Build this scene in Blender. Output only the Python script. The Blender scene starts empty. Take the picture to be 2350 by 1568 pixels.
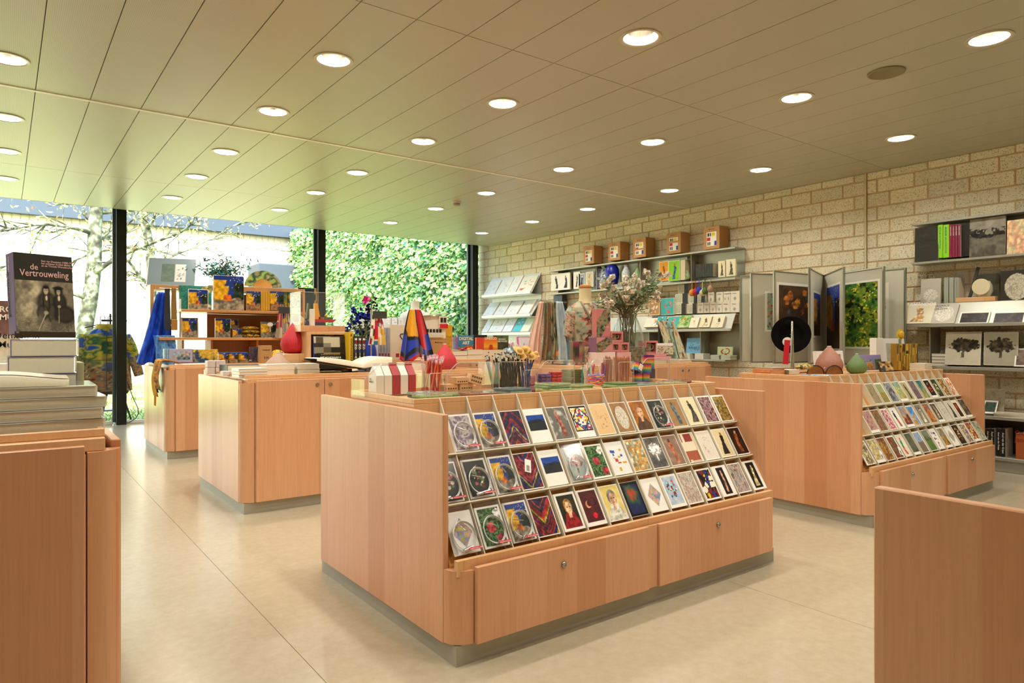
import bpy, bmesh, math, random
import numpy as np
from mathutils import Vector, Matrix
S = bpy.context.scene
C = S.collection
random.seed(7)
RNG = np.random.default_rng(7)
pi = math.pi
# ---------------------------------------------------------------- camera, world, sun, exposure
CAM_H, FPX = 1.2, 1566.7                    # eye height, focal length in pixels of a 2350 px wide frame
YAW = math.atan2(1175 - 8, FPX)             # the room's long axis lies to the left of the view axis
cam = bpy.data.objects.new('camera', bpy.data.cameras.new('camera'))
C.objects.link(cam)
cam.location = (0, 0, CAM_H)
cam.rotation_euler = (pi / 2, 0, -YAW)
cam.data.sensor_width = 36
cam.data.lens = 36 * FPX / 2350
cam.data.clip_start = 0.05
cam.data.clip_end = 200
S.camera = cam
world = bpy.data.worlds.new('world')
S.world = world
world.use_nodes = True
_n, _l = world.node_tree.nodes, world.node_tree.links
_sky = _n.new('ShaderNodeTexSky')
_sky.sky_type = 'NISHITA'
_sky.sun_disc = False
_sky.sun_elevation = math.radians(48)
_sky.sun_rotation = math.radians(200)
_sky.air_density = 1.0
_sky.dust_density = 2.0
_l.new(_sky.outputs[0], _n['Background'].inputs[0])
_n['Background'].inputs[1].default_value = 0.95
sun = bpy.data.objects.new('sun', bpy.data.lights.new('sun', 'SUN'))
C.objects.link(sun)
sun.data.energy = 9.5
sun.data.angle = math.radians(1.0)
sun.data.color = (1.0, 0.98, 0.95)
sun.rotation_euler = (math.radians(42), 0, math.radians(-32))   # from behind the room, over its roof
LAMP_W, LAMP_COL = 10.5, (1.0, 0.945, 0.85)
S.view_settings.view_transform = 'Standard'
S.view_settings.look = 'None'
S.view_settings.exposure = 0.63
S.view_settings.gamma = 1
S.view_settings.use_curve_mapping = False
S.cycles.use_denoising = True
S.cycles.max_bounces = 7
S.cycles.diffuse_bounces = 4
S.cycles.glossy_bounces = 4
S.cycles.transparent_max_bounces = 16
S.cycles.transmission_bounces = 6
S.cycles.caustics_reflective = False
S.cycles.caustics_refractive = False
S.cycles.sample_clamp_indirect = 6
# ---------------------------------------------------------------- pixel -> point on a real plane (frame 2350 x 1568)
_fw = (math.sin(YAW), math.cos(YAW))
_rt = (math.cos(YAW), -math.sin(YAW))
def _ray(px, py):
 u = (px - 1175) / FPX
 return (_fw[0] + u * _rt[0], _fw[1] + u * _rt[1], (784.0 - py) / FPX)
def at_z(px, py, z):
 r = _ray(px, py); t = (z - CAM_H) / r[2]
 return Vector((r[0] * t, r[1] * t, z))
def at_x(px, py, x):
 r = _ray(px, py); t = x / r[0]
 return Vector((x, r[1] * t, CAM_H + r[2] * t))
def at_y(px, py, y):
 r = _ray(px, py); t = y / r[1]
 return Vector((r[0] * t, y, CAM_H + r[2] * t))
# ---------------------------------------------------------------- materials
def lin(c):
 if isinstance(c, str):
  c = c.lstrip('#'); c = [int(c[i:i + 2], 16) / 255 for i in (0, 2, 4)]
 return tuple((x / 12.92 if x <= 0.04045 else ((x + 0.055) / 1.055) ** 2.4) for x in c)
def new_mat(name):
 m = bpy.data.materials.new(name); m.use_nodes = True
 nt = m.node_tree
 return m, nt, nt.nodes['Principled BSDF']
def N(nt, typ, **kw):
 n = nt.nodes.new(typ)
 for k, v in kw.items():
  if k.startswith('i_'):
   key = k[2:]
   n.inputs[int(key) if key.isdigit() else key.replace('_', ' ')].default_value = v
  else:
   setattr(n, k, v)
 return n
def mixc(nt, fac, a, b, blend='MIX'):
 n = nt.nodes.new('ShaderNodeMix'); n.data_type = 'RGBA'; n.blend_type = blend
 for sock, v in ((n.inputs[0], fac), (n.inputs[6], a), (n.inputs[7], b)):
  if hasattr(v, 'is_output'): nt.links.new(v, sock)
  elif isinstance(v, (int, float)): sock.default_value = v
  else: sock.default_value = (*v, 1)
 return n.outputs[2]
def ramp(nt, fac, stops):
 n = nt.nodes.new('ShaderNodeValToRGB')
 e = n.color_ramp.elements
 while len(e) < len(stops): e.new(0.5)
 for el, (p, c) in zip(e, stops):
  el.position = p; el.color = (*c, 1) if len(c) == 3 else c
 nt.links.new(fac, n.inputs[0])
 return n.outputs[0]
_cache = {}
def col(c, rough=0.5, metal=0.0, var=0.05, scale=18.0, coat=0.0, sheen=0.0, trans=0.0, spec=0.5, name=None):
 """a plain coloured surface with a little procedural mottling"""
 key = (c, rough, metal, var, scale, coat, sheen, trans, spec)
 if key in _cache: return _cache[key]
 m, nt, p = new_mat(name or 'surface')
 b = lin(c)
 nz = N(nt, 'ShaderNodeTexNoise', i_Scale=scale, i_Detail=2.0)
 tc = N(nt, 'ShaderNodeTexCoord')
 nt.links.new(tc.outputs['Object'], nz.inputs['Vector'])
 o = mixc(nt, nz.outputs[0], tuple(x * (1 - var) for x in b), tuple(min(1, x * (1 + var)) for x in b))
 nt.links.new(o, p.inputs['Base Color'])
 p.inputs['Roughness'].default_value = rough
 p.inputs['Metallic'].default_value = metal
 p.inputs['Coat Weight'].default_value = coat
 p.inputs['Sheen Weight'].default_value = sheen
 p.inputs['Transmission Weight'].default_value = trans
 p.inputs['Specular IOR Level'].default_value = spec
 _cache[key] = m
 return m
def printed(rough=0.35, coat=0.0, sheen=0.0):
 """flat print: the colours sit on the mesh as a colour attribute"""
 key = ('print', rough, coat, sheen)
 if key in _cache: return _cache[key]
 m, nt, p = new_mat('print')
 a = N(nt, 'ShaderNodeVertexColor', layer_name='Col')
 nz = N(nt, 'ShaderNodeTexNoise', i_Scale=160.0, i_Detail=1.0)
 tc = N(nt, 'ShaderNodeTexCoord')
 nt.links.new(tc.outputs['Object'], nz.inputs['Vector'])
 k = ramp(nt, nz.outputs[0], [(0.3, (0.92,) * 3), (0.7, (1.0,) * 3)])
 nt.links.new(mixc(nt, 1.0, a.outputs[0], k, 'MULTIPLY'), p.inputs['Base Color'])
 p.inputs['Roughness'].default_value = rough
 p.inputs['Specular IOR Level'].default_value = 0.22
 p.inputs['Coat Weight'].default_value = coat
 p.inputs['Sheen Weight'].default_value = sheen
 _cache[key] = m
 return m
def thin_glass(name, tint=(1, 1, 1), rough=0.02, refl=1.0, haze=0.0):
 m, nt, p = new_mat(name)
 nt.nodes.remove(p)
 out = nt.nodes['Material Output']
 t = N(nt, 'ShaderNodeBsdfTransparent'); t.inputs[0].default_value = (*tint, 1)
 g = N(nt, 'ShaderNodeBsdfGlossy'); g.inputs['Roughness'].default_value = rough
 lw = N(nt, 'ShaderNodeLayerWeight', i_Blend=0.5)
 pw = N(nt, 'ShaderNodeMath', operation='POWER'); nt.links.new(lw.outputs['Facing'], pw.inputs[0]); pw.inputs[1].default_value = 4.0
 mul = N(nt, 'ShaderNodeMath', operation='MULTIPLY_ADD'); mul.inputs[1].default_value = 0.95 * refl; mul.inputs[2].default_value = 0.025 * refl
 nt.links.new(pw.outputs[0], mul.inputs[0])
 mx = N(nt, 'ShaderNodeMixShader')
 nt.links.new(mul.outputs[0], mx.inputs[0]); nt.links.new(t.outputs[0], mx.inputs[1]); nt.links.new(g.outputs[0], mx.inputs[2])
 last = mx.outputs[0]
 if haze:
  d = N(nt, 'ShaderNodeBsdfDiffuse'); d.inputs[0].default_value = (0.9, 0.9, 0.9, 1)
  nz = N(nt, 'ShaderNodeTexNoise', i_Scale=25.0, i_Detail=3.0)
  mm = N(nt, 'ShaderNodeMath', operation='MULTIPLY'); mm.inputs[1].default_value = haze * 2
  nt.links.new(nz.outputs[0], mm.inputs[0])
  m2 = N(nt, 'ShaderNodeMixShader')
  nt.links.new(mm.outputs[0], m2.inputs[0]); nt.links.new(last, m2.inputs[1]); nt.links.new(d.outputs[0], m2.inputs[2])
  last = m2.outputs[0]
 nt.links.new(last, out.inputs[0])
 return m
GLASS = thin_glass('window glass', (0.97, 0.99, 0.98))
ACRYL = thin_glass('clear acrylic', (0.985, 0.985, 0.982), 0.06, 0.6, 0.014)
PLAST = thin_glass('clear plastic bag', (0.99, 0.99, 0.99), 0.12, 0.8, 0.02)
VASEG = thin_glass('vase glass', (0.93, 0.975, 0.975), 0.03, 1.5, 0.015)
def wood_mat(name, base, dark, strip=0.118, rough=0.33, tone=0.5):
 m, nt, p = new_mat(name)
 g = N(nt, 'ShaderNodeNewGeometry')
 sp = N(nt, 'ShaderNodeSeparateXYZ'); nt.links.new(g.outputs['Position'], sp.inputs[0])
 ad = N(nt, 'ShaderNodeMath', operation='ADD'); nt.links.new(sp.outputs[0], ad.inputs[0]); nt.links.new(sp.outputs[1], ad.inputs[1])
 dv = N(nt, 'ShaderNodeMath', operation='DIVIDE'); nt.links.new(ad.outputs[0], dv.inputs[0]); dv.inputs[1].default_value = strip
 fl = N(nt, 'ShaderNodeMath', operation='FLOOR'); nt.links.new(dv.outputs[0], fl.inputs[0])
 wn = N(nt, 'ShaderNodeTexWhiteNoise', noise_dimensions='1D'); nt.links.new(fl.outputs[0], wn.inputs[1])
 cb = N(nt, 'ShaderNodeCombineXYZ')
 s1 = N(nt, 'ShaderNodeMath', operation='MULTIPLY'); nt.links.new(ad.outputs[0], s1.inputs[0]); s1.inputs[1].default_value = 60
 s2 = N(nt, 'ShaderNodeMath', operation='MULTIPLY'); nt.links.new(sp.outputs[2], s2.inputs[0]); s2.inputs[1].default_value = 2.2
 s3 = N(nt, 'ShaderNodeMath', operation='MULTIPLY'); nt.links.new(wn.outputs[0], s3.inputs[0]); s3.inputs[1].default_value = 37
 for i, s in enumerate((s1, s2, s3)): nt.links.new(s.outputs[0], cb.inputs[i])
 nz = N(nt, 'ShaderNodeTexNoise', i_Scale=1.6, i_Detail=5.0, i_Roughness=0.62, i_Distortion=0.35)
 nt.links.new(cb.outputs[0], nz.inputs['Vector'])
 c1 = mixc(nt, wn.outputs[0], lin(base), lin(dark))
 k = ramp(nt, nz.outputs[0], [(0.25, (0.90, 0.87, 0.84)), (0.6, (1.0, 1.0, 1.0))])
 c2 = mixc(nt, 1.0, c1, k, 'MULTIPLY')
 fr = N(nt, 'ShaderNodeMath', operation='FRACT'); nt.links.new(dv.outputs[0], fr.inputs[0])
 edge = ramp(nt, fr.outputs[0], [(0.0, (0.86, 0.80, 0.76)), (0.02, (1, 1, 1))])
 nt.links.new(mixc(nt, 1.0, c2, edge, 'MULTIPLY'), p.inputs['Base Color'])
 p.inputs['Roughness'].default_value = rough
 bp = N(nt, 'ShaderNodeBump', i_Strength=0.05, i_Distance=0.002)
 nt.links.new(nz.outputs[0], bp.inputs['Height']); nt.links.new(bp.outputs[0], p.inputs['Normal'])
 p.inputs['Coat Weight'].default_value = 0.15
 p.inputs['Coat Roughness'].default_value = 0.2
 return m
WOOD = wood_mat('beech veneer', '#dba981', '#c58a5f', 0.16)
WOOD_EDGE = wood_mat('beech edge', '#dfb283', '#d8a873', 0.5)
WOOD_SHADED = wood_mat('rack backboard', '#cf9450', '#c4863f', 0.03)  # darker orange beech: shade behind the cards is put into the colour
PLINTH = col('#a5a394', 0.45, 0.35, 0.06, 8)
STEEL = col('#aeada0', 0.42, 0.6, 0.05, 9)
DARKMETAL = col('#2b2f2b', 0.4, 0.6, 0.05, 12)
CHROME = col('#d8d8d4', 0.16, 1.0, 0.02, 12)
PAPER = col('#efe9da', 0.65, 0, 0.04, 40)
WHITE = col('#f2efe6', 0.45, 0, 0.03, 20)
CREAM = col('#e6dfcb', 0.5, 0, 0.04, 20)
BLACK = col('#141312', 0.5, 0, 0.1, 20)
KRAFT = col('#b98a54', 0.7, 0, 0.08, 60)
# ---------------------------------------------------------------- mesh builder
class MB:
 def __init__(s): s.v = []; s.f = []; s.c = []; s.M = Matrix.Identity(4); s.col = None
 def at(s, loc=(0, 0, 0), rz=0, rx=0, ry=0):
  s.M = Matrix.Translation(loc) @ Matrix.Rotation(rz, 4, 'Z') @ Matrix.Rotation(ry, 4, 'Y') @ Matrix.Rotation(rx, 4, 'X'); return s
 def add(s, vs, fs):
  b = len(s.v)
  for v in vs: s.v.append(tuple(s.M @ Vector(v)))
  if s.col is not None: s.c += [s.col] * len(vs)
  for f in fs: s.f.append(tuple(b + i for i in f))
  return s
 def box(s, x0, y0, z0, x1, y1, z1):
  return s.add([(x0, y0, z0), (x1, y0, z0), (x1, y1, z0), (x0, y1, z0), (x0, y0, z1), (x1, y0, z1), (x1, y1, z1), (x0, y1, z1)],
                     [(0, 3, 2, 1), (4, 5, 6, 7), (0, 1, 5, 4), (1, 2, 6, 5), (2, 3, 7, 6), (3, 0, 4, 7)])
 def cbox(s, x0, y0, z0, x1, y1, z1, b=0.002):
  """box with chamfered edges"""
  b = min(b, (x1 - x0) * .4, (y1 - y0) * .4, (z1 - z0) * .4)
  vs = []; idx = {}
  for i, x in enumerate((x0, x1)):
   for j, y in enumerate((y0, y1)):
    for k, z in enumerate((z0, z1)):
     dx, dy, dz = (b if i == 0 else -b), (b if j == 0 else -b), (b if k == 0 else -b)
     for a, d in enumerate(((0, dy, dz), (dx, 0, dz), (dx, dy, 0))):
      idx[i, j, k, a] = len(vs); vs.append((x + d[0], y + d[1], z + d[2]))
  I = idx; F = []
  F += [(I[0,0,0,0], I[0,0,1,0], I[0,1,1,0], I[0,1,0,0]), (I[1,0,0,0], I[1,1,0,0], I[1,1,1,0], I[1,0,1,0])]
  F += [(I[0,0,0,1], I[1,0,0,1], I[1,0,1,1], I[0,0,1,1]), (I[0,1,0,1], I[0,1,1,1], I[1,1,1,1], I[1,1,0,1])]
  F += [(I[0,0,0,2], I[0,1,0,2], I[1,1,0,2], I[1,0,0,2]), (I[0,0,1,2], I[1,0,1,2], I[1,1,1,2], I[0,1,1,2])]
  for k in (0, 1):
   for j in (0, 1): F.append((I[0,j,k,1], I[1,j,k,1], I[1,j,k,2], I[0,j,k,2]))
   for i in (0, 1): F.append((I[i,0,k,0], I[i,1,k,0], I[i,1,k,2], I[i,0,k,2]))
  for i in (0, 1):
   for j in (0, 1): F.append((I[i,j,0,0], I[i,j,1,0], I[i,j,1,1], I[i,j,0,1]))
  for i in (0, 1):
   for j in (0, 1):
    for k in (0, 1): F.append((I[i,j,k,0], I[i,j,k,1], I[i,j,k,2]))
  return s.add(vs, F)
 def prism(s, poly, z0, z1):
  n = len(poly)
  vs = [(x, y, z0) for x, y in poly] + [(x, y, z1) for x, y in poly]
  fs = [tuple(range(n - 1, -1, -1)), tuple(range(n, 2 * n))] + [(i, (i + 1) % n, n + (i + 1) % n, n + i) for i in range(n)]
  return s.add(vs, fs)
 def xprism(s, poly, x0, x1):
  """(y, z) outline pushed along x"""
  n = len(poly)
  vs = [(x0, y, z) for y, z in poly] + [(x1, y, z) for y, z in poly]
  fs = [tuple(range(n - 1, -1, -1)), tuple(range(n, 2 * n))] + [(i, (i + 1) % n, n + (i + 1) % n, n + i) for i in range(n)]
  return s.add(vs, fs)
 def lathe(s, prof, n=24, cap0=True, cap1=True, sx=1, sy=1):
  vs = []; fs = []
  for r, z in prof:
   for i in range(n):
    a = 2 * pi * i / n; vs.append((r * math.cos(a) * sx, r * math.sin(a) * sy, z))
  for k in range(len(prof) - 1):
   for i in range(n):
    j = (i + 1) % n; fs.append((k * n + i, k * n + j, (k + 1) * n + j, (k + 1) * n + i))
  if cap0: fs.append(tuple(range(n - 1, -1, -1)))
  if cap1: fs.append(tuple((len(prof) - 1) * n + i for i in range(n)))
  return s.add(vs, fs)
 def loft(s, secs, n=20, cap=True):
  """secs: (cx, cy, cz, rx, ry)"""
  vs = []; fs = []
  for cx, cy, cz, rx, ry in secs:
   for i in range(n):
    a = 2 * pi * i / n; vs.append((cx + rx * math.cos(a), cy + ry * math.sin(a), cz))
  for k in range(len(secs) - 1):
   for i in range(n):
    j = (i + 1) % n; fs.append((k * n + i, k * n + j, (k + 1) * n + j, (k + 1) * n + i))
  if cap: fs.append(tuple(range(n - 1, -1, -1))); fs.append(tuple((len(secs) - 1) * n + i for i in range(n)))
  return s.add(vs, fs)
 def tube(s, pts, r, n=6, closed=False, cap=True):
  pts = [Vector(p) for p in pts]; m = len(pts)
  rs = r if hasattr(r, '__len__') else [r] * m
  vs = []; fs = []; up = None
  for k in range(m):
   a = pts[k - 1] if (k or closed) else pts[k]; b = pts[(k + 1) % m] if (k < m - 1 or closed) else pts[k]
   t = (b - a).normalized() if (b - a).length > 1e-9 else Vector((0, 0, 1))
   if up is None: up = Vector((0, 0, 1)) if abs(t.z) < .9 else Vector((1, 0, 0))
   u = t.cross(up)
   if u.length < 1e-6: u = t.orthogonal()
   u.normalize(); w = u.cross(t).normalized(); up = w
   for i in range(n):
    an = 2 * pi * i / n; vs.append(pts[k] + (u * math.cos(an) + w * math.sin(an)) * rs[k])
  for k in range(m if closed else m - 1):
   k2 = (k + 1) % m
   for i in range(n):
    j = (i + 1) % n; fs.append((k * n + i, k2 * n + i, k2 * n + j, k * n + j))
  if cap and not closed: fs.append(tuple(range(n))); fs.append(tuple((m - 1) * n + i for i in range(n - 1, -1, -1)))
  return s.add(vs, fs)
 def ball(s, c, rx, ry=None, rz=None, n=10, m=7):
  ry = ry or rx; rz = rz or rx
  prof = [(math.sin(pi * k / m), -math.cos(pi * k / m)) for k in range(m + 1)]
  prof[0] = (0.02, -1); prof[-1] = (0.02, 1)
  vs = []; fs = []
  for r, z in prof:
   for i in range(n):
    a = 2 * pi * i / n; vs.append((c[0] + rx * r * math.cos(a), c[1] + ry * r * math.sin(a), c[2] + rz * z))
  for k in range(m):
   for i in range(n):
    j = (i + 1) % n; fs.append((k * n + i, k * n + j, (k + 1) * n + j, (k + 1) * n + i))
  fs.append(tuple(range(n - 1, -1, -1))); fs.append(tuple(m * n + i for i in range(n)))
  return s.add(vs, fs)
 def mesh(s, name, mat, smooth=False):
  me = bpy.data.meshes.new(name); me.from_pydata(s.v, [], s.f)
  if s.c:
   a = me.color_attributes.new('Col', 'FLOAT_COLOR', 'POINT')
   cc = np.ones((len(s.v), 4), np.float32); cc[:, :3] = np.array(s.c, np.float32)
   a.data.foreach_set('color', cc.ravel())
  if mat: me.materials.append(mat)
  if smooth:
   me.polygons.foreach_set('use_smooth', [True] * len(me.polygons))
   if smooth != 'all':
    try: me.set_sharp_from_angle(angle=math.radians(45 if smooth is True else smooth))
    except Exception: pass
  me.update()
  return me
def link(name, data, parent=None):
 o = bpy.data.objects.new(name, data); C.objects.link(o)
 if parent is not None: o.parent = parent
 return o
def part(name, mb, mat, parent, smooth=False, label=None, loc=None, rot=None):
 o = link(name, mb.mesh(name, mat, smooth) if isinstance(mb, MB) else mb, parent)
 if label: o['label'] = label
 if loc: o.location = loc
 if rot: o.rotation_euler = rot
 return o
def tag(o, label, cat, group=None, kind=None):
 if label: o['label'] = label
 if cat: o['category'] = cat
 if group: o['group'] = group
 if kind: o['kind'] = kind
 return o
def thing(name, label, cat, loc=(0, 0, 0), rz=0, group=None, rx=0):
 o = link(name, None); o.location = loc; o.rotation_euler = (rx, 0, rz)
 o.empty_display_size = 0.05
 return tag(o, label, cat, group)
def solo(name, mb, mat, label, cat, loc=(0, 0, 0), rz=0, group=None, smooth=False, rx=0):
 o = link(name, mb.mesh(name, mat, smooth) if isinstance(mb, MB) else mb)
 o.location = loc; o.rotation_euler = (rx, 0, rz)
 return tag(o, label, cat, group)
def structure(name, mb, mat, parent=None, smooth=False):
 o = link(name, mb.mesh(name, mat, smooth) if isinstance(mb, MB) else mb, parent)
 if parent is None: o['kind'] = 'structure'
 return o
def nth(i, n):
 if n == 1: return 'single'
 return 'lowest' if i == 0 else ('topmost' if i == n - 1 else ('second', 'third', 'fourth', 'fifth', 'sixth', 'seventh', 'eighth', 'ninth')[i - 1])
def dup(root, loc, rz=None, label=None, group=None, rx=None):
 r = root.copy(); C.objects.link(r); r.location = loc
 if rz is not None: r.rotation_euler[2] = rz
 if rx is not None: r.rotation_euler[0] = rx
 if label: r['label'] = label
 if group: r['group'] = group
 for ch in list(root.children):
  c = ch.copy(); C.objects.link(c); c.parent = r
  for g in list(ch.children):
   d = g.copy(); C.objects.link(d); d.parent = c
 return r
def grid_mesh(name, P, cols=None, mat=None, smooth=True, closed_u=False):
 """P: (nv, nu, 3) points; cols: (nv, nu, 3) sRGB"""
 P = np.asarray(P, np.float32); nv, nu = P.shape[:2]
 idx = np.arange(nv * nu).reshape(nv, nu)
 if closed_u:
  i2 = np.concatenate([idx, idx[:, :1]], 1)
 else: i2 = idx
 a, b, c, d = i2[:-1, :-1], i2[:-1, 1:], i2[1:, 1:], i2[1:, :-1]
 F = np.stack([a, b, c, d], -1).reshape(-1, 4)
 me = bpy.data.meshes.new(name)
 me.vertices.add(nv * nu); me.vertices.foreach_set('co', P.reshape(-1))
 nf = len(F); me.loops.add(nf * 4); me.polygons.add(nf)
 me.loops.foreach_set('vertex_index', F.reshape(-1).astype(np.int32))
 me.polygons.foreach_set('loop_start', np.arange(0, nf * 4, 4, dtype=np.int32))
 me.polygons.foreach_set('loop_total', np.full(nf, 4, np.int32))
 if smooth: me.polygons.foreach_set('use_smooth', np.ones(nf, bool))
 me.update(calc_edges=True)
 if cols is not None:
  at = me.color_attributes.new('Col', 'FLOAT_COLOR', 'POINT')
  cc = np.ones((nv * nu, 4), np.float32)
  k = np.clip(np.asarray(cols, np.float32).reshape(-1, 3), 0, 1)
  cc[:, :3] = np.where(k <= 0.04045, k / 12.92, ((k + 0.055) / 1.055) ** 2.4)
  at.data.foreach_set('color', cc.ravel())
 if mat: me.materials.append(mat)
 return me
def pic_mesh(img, w, h, mat=None):
 """upright print, bottom centre at the origin, facing -y"""
 nv, nu = img.shape[:2]
 X, Z = np.meshgrid(np.linspace(-w / 2, w / 2, nu), np.linspace(h, 0, nv))
 P = np.stack([X, np.zeros_like(X), Z], -1)[:, ::-1]
 return grid_mesh('print', P[::1], img[:, ::-1], mat or printed(), smooth=False)
# ---------------------------------------------------------------- lettering
_txt = {}
def text_mesh(s, size, mat, bold=0.0, align='LEFT', spacing=1.0, line=1.0, sx=1.0):
 key = (s, round(size, 4), mat.name, bold, align, spacing, line, sx)
 if key in _txt: return _txt[key]
 cu = bpy.data.curves.new('lettering', 'FONT')
 cu.body = s; cu.size = size; cu.offset = bold * size; cu.align_x = align; cu.space_character = spacing; cu.space_line = line
 cu.resolution_u = 2
 o = bpy.data.objects.new('lettering', cu)
 C.objects.link(o)
 dg = bpy.context.evaluated_depsgraph_get()
 me = bpy.data.meshes.new_from_object(o.evaluated_get(dg))
 C.objects.unlink(o); bpy.data.objects.remove(o)
 n = len(me.vertices); co = np.zeros(n * 3, np.float32); me.vertices.foreach_get('co', co); co = co.reshape(-1, 3)
 co = np.stack([co[:, 0] * sx, -co[:, 2], co[:, 1]], -1); me.vertices.foreach_set('co', co.ravel())
 me.materials.clear(); me.materials.append(mat); me.update()
 _txt[key] = me
 return me
def text(s, size, mat, parent, loc, bold=0.0, align='LEFT', rot=(0, 0, 0), spacing=1.0, line=1.0, sx=1.0):
 o = link('lettering', text_mesh(s, size, mat, bold, align, spacing, line, sx), parent)
 o.location = loc; o.rotation_euler = rot
 return o
# ---------------------------------------------------------------- generic printed pictures (all invented)
def rgb(c):
 if isinstance(c, str): c = c.lstrip('#'); return np.array([int(c[i:i + 2], 16) / 255 for i in (0, 2, 4)])
 return np.array(c, float)
def vnoise(h, w, sx, sy, seed):
 r = np.random.default_rng(seed)
 g = r.random((int(sy) + 3, int(sx) + 3))
 yy = np.linspace(0, sy, h); xx = np.linspace(0, sx, w)
 y0 = yy.astype(int); x0 = xx.astype(int); fy = (yy - y0)[:, None]; fx = (xx - x0)[None]
 fy = fy * fy * (3 - 2 * fy); fx = fx * fx * (3 - 2 * fx)
 a = g[np.ix_(y0, x0)]; b = g[np.ix_(y0, x0 + 1)]; c = g[np.ix_(y0 + 1, x0)]; d = g[np.ix_(y0 + 1, x0 + 1)]
 return (a * (1 - fx) + b * fx) * (1 - fy) + (c * (1 - fx) + d * fx) * fy
def fbm(h, w, s, seed, o=3):
 t = 0; k = 0
 for i in range(o):
  q = 0.55 ** i; t = t + q * vnoise(h, w, s * 2 ** i * w / max(h, w), s * 2 ** i * h / max(h, w), seed * 13 + i); k += q
 return t / k
def pal_map(t, pal):
 P = np.array([rgb(c) for c in pal]); t = np.clip(t, 0, 0.9999) * (len(P) - 1)
 i = t.astype(int); f = (t - i)[..., None]
 return P[i] * (1 - f) + P[np.minimum(i + 1, len(P) - 1)] * f
def stretch(t):
 a, b = np.percentile(t, 4), np.percentile(t, 96)
 return np.clip((t - a) / (b - a + 1e-9), 0, 1)
def art(kind, pal, seed=1, h=42, w=28):
 y, x = np.mgrid[0:h, 0:w]; y = y / (h - 1); x = x / (w - 1)
 f = stretch(fbm(h, w, 6, seed)); g = stretch(fbm(h, w, 12, seed + 5)); r = np.random.default_rng(seed)
 P = [rgb(c) for c in pal]
 def mask(img, m, c, k=0.25):
  c = rgb(c)[None, None] * (1 - k + 2 * k * g[..., None]); return np.where(m[..., None], c, img)
 if kind == 'haze': return pal_map(f * .7 + g * .3, pal)
 if kind == 'strokes':
  s = stretch(fbm(h, w, 5, seed) * .6 + vnoise(h, w, w * .45, h * .2, seed) * .5); return pal_map(s, pal)
 if kind == 'zones':          # patches of colour, top to bottom and left to right
  t = (0.55 * y + 0.25 * (x - .5) * (1 if seed % 2 else -1) + 0.5 * (f - .5)); return pal_map(np.clip(t * 1.25 + .08, 0, 1), pal) * (0.85 + .3 * g[..., None])
 if kind == 'night':          # generic: blue upper patch, yellow side, brown ground
  img = pal_map(f * .5 + g * .5, [pal[0], pal[1]])
  img = mask(img, (x < .46 - .25 * y + .1 * (f - .5)) & (y > .12) | ((x < .5) & (y > .3) & (y < .62) & (x < .62 - .3 * y)), pal[2], .2)
  img = mask(img, (x > .62 + .15 * (f - .5)) & (y > .2) & (y < .7), pal[3], .5)
  img = mask(img, y > .66 + .1 * (f - .5), pal[4], .3)
  img = mask(img, (y > .55) & (y < .72) & (abs(x - .45) < .2 * (y - .3) * 2), pal[5], .3)
  st = (r.random((h, w)) > .965) & (y < .35) & (x > .4); return mask(img, st, '#f3f3e0', 0)
 if kind == 'figure':         # a standing figure on a plain ground
  img = pal_map(f, [pal[0], pal[0], pal[1]])
  cx = .5 + .06 * np.sin(y * 5 + seed)
  hw = np.where(y < .2, .07, np.where(y < .45, .13, .10 + .16 * (y - .45) * (2 if seed % 2 else .5)))
  img = mask(img, (abs(x - cx) < hw) & (y > .22) & (y < .92), pal[2], .35)
  img = mask(img, ((x - cx) / .085) ** 2 + ((y - .16) / .065) ** 2 < 1, pal[3] if len(pal) > 3 else pal[2], .2)
  if len(pal) > 4: img = mask(img, (abs(x - cx) < hw * .8) & (y > .55) & (y < .92), pal[4], .3)
  return img
 if kind == 'portrait':
  img = pal_map(f, [pal[0], pal[1]])
  img = mask(img, (y > .66 - .9 * (.36 - abs(x - .5)).clip(0, .15)) & (abs(x - .5) < .2 + .75 * (y - .5)), pal[3], .2)
  img = mask(img, (abs(x - .5) < .09) & (y > .45) & (y < .7), pal[2], .15)
  img = mask(img, ((x - .5) / .25) ** 2 + ((y - .33) / .235) ** 2 < 1, pal[4], .3)
  img = mask(img, ((x - .52) / .19) ** 2 + ((y - .385) / .20) ** 2 < 1, pal[2], .18)
  for ex in (.45, .6): img = mask(img, ((x - ex) / .045) ** 2 + ((y - .36) / .016) ** 2 < 1, '#2b211b', .1)
  img = mask(img, (abs(x - .53) < .06) & (abs(y - .485) < .012), '#8c4238', .1)
  img = mask(img, (abs(x - .54) < .018) & (abs(y - .42) < .03), rgb(pal[2]) * .8, .1)
  return img
 if kind == 'blocks':
  img = np.ones((h, w, 3)) * P[0]
  n = 5; xs = np.sort(r.random(n)) ; ys = np.sort(r.random(n + 1))
  ix = np.searchsorted(xs, x); iy = np.searchsorted(ys, y)
  t = r.integers(0, len(P), (n + 2, n + 1)); return np.array(P)[t[iy, ix]]
 if kind == 'mosaic':
  n = 9; ix = (x * n + .5 * f).astype(int); iy = (y * n * h / w + .5 * g).astype(int)
  t = r.integers(0, len(P), (60, 60)); return np.array(P)[t[iy % 60, ix % 60]] * (0.85 + .3 * g[..., None])
 if kind == 'lattice':
  n = 10; t = r.integers(0, len(P) - 1, (40, 40)); ix = (x * n).astype(int); iy = (y * n * h / w).astype(int)
  img = np.array(P)[t[iy, ix]]
  d = np.minimum(abs(abs(x - .5) * 2 + abs(y - .5) * 2 - .96), np.minimum(np.minimum(x, 1 - x), np.minimum(y, 1 - y)) * 1.6)
  return mask(img, d < .07, pal[-1], .05)
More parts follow.
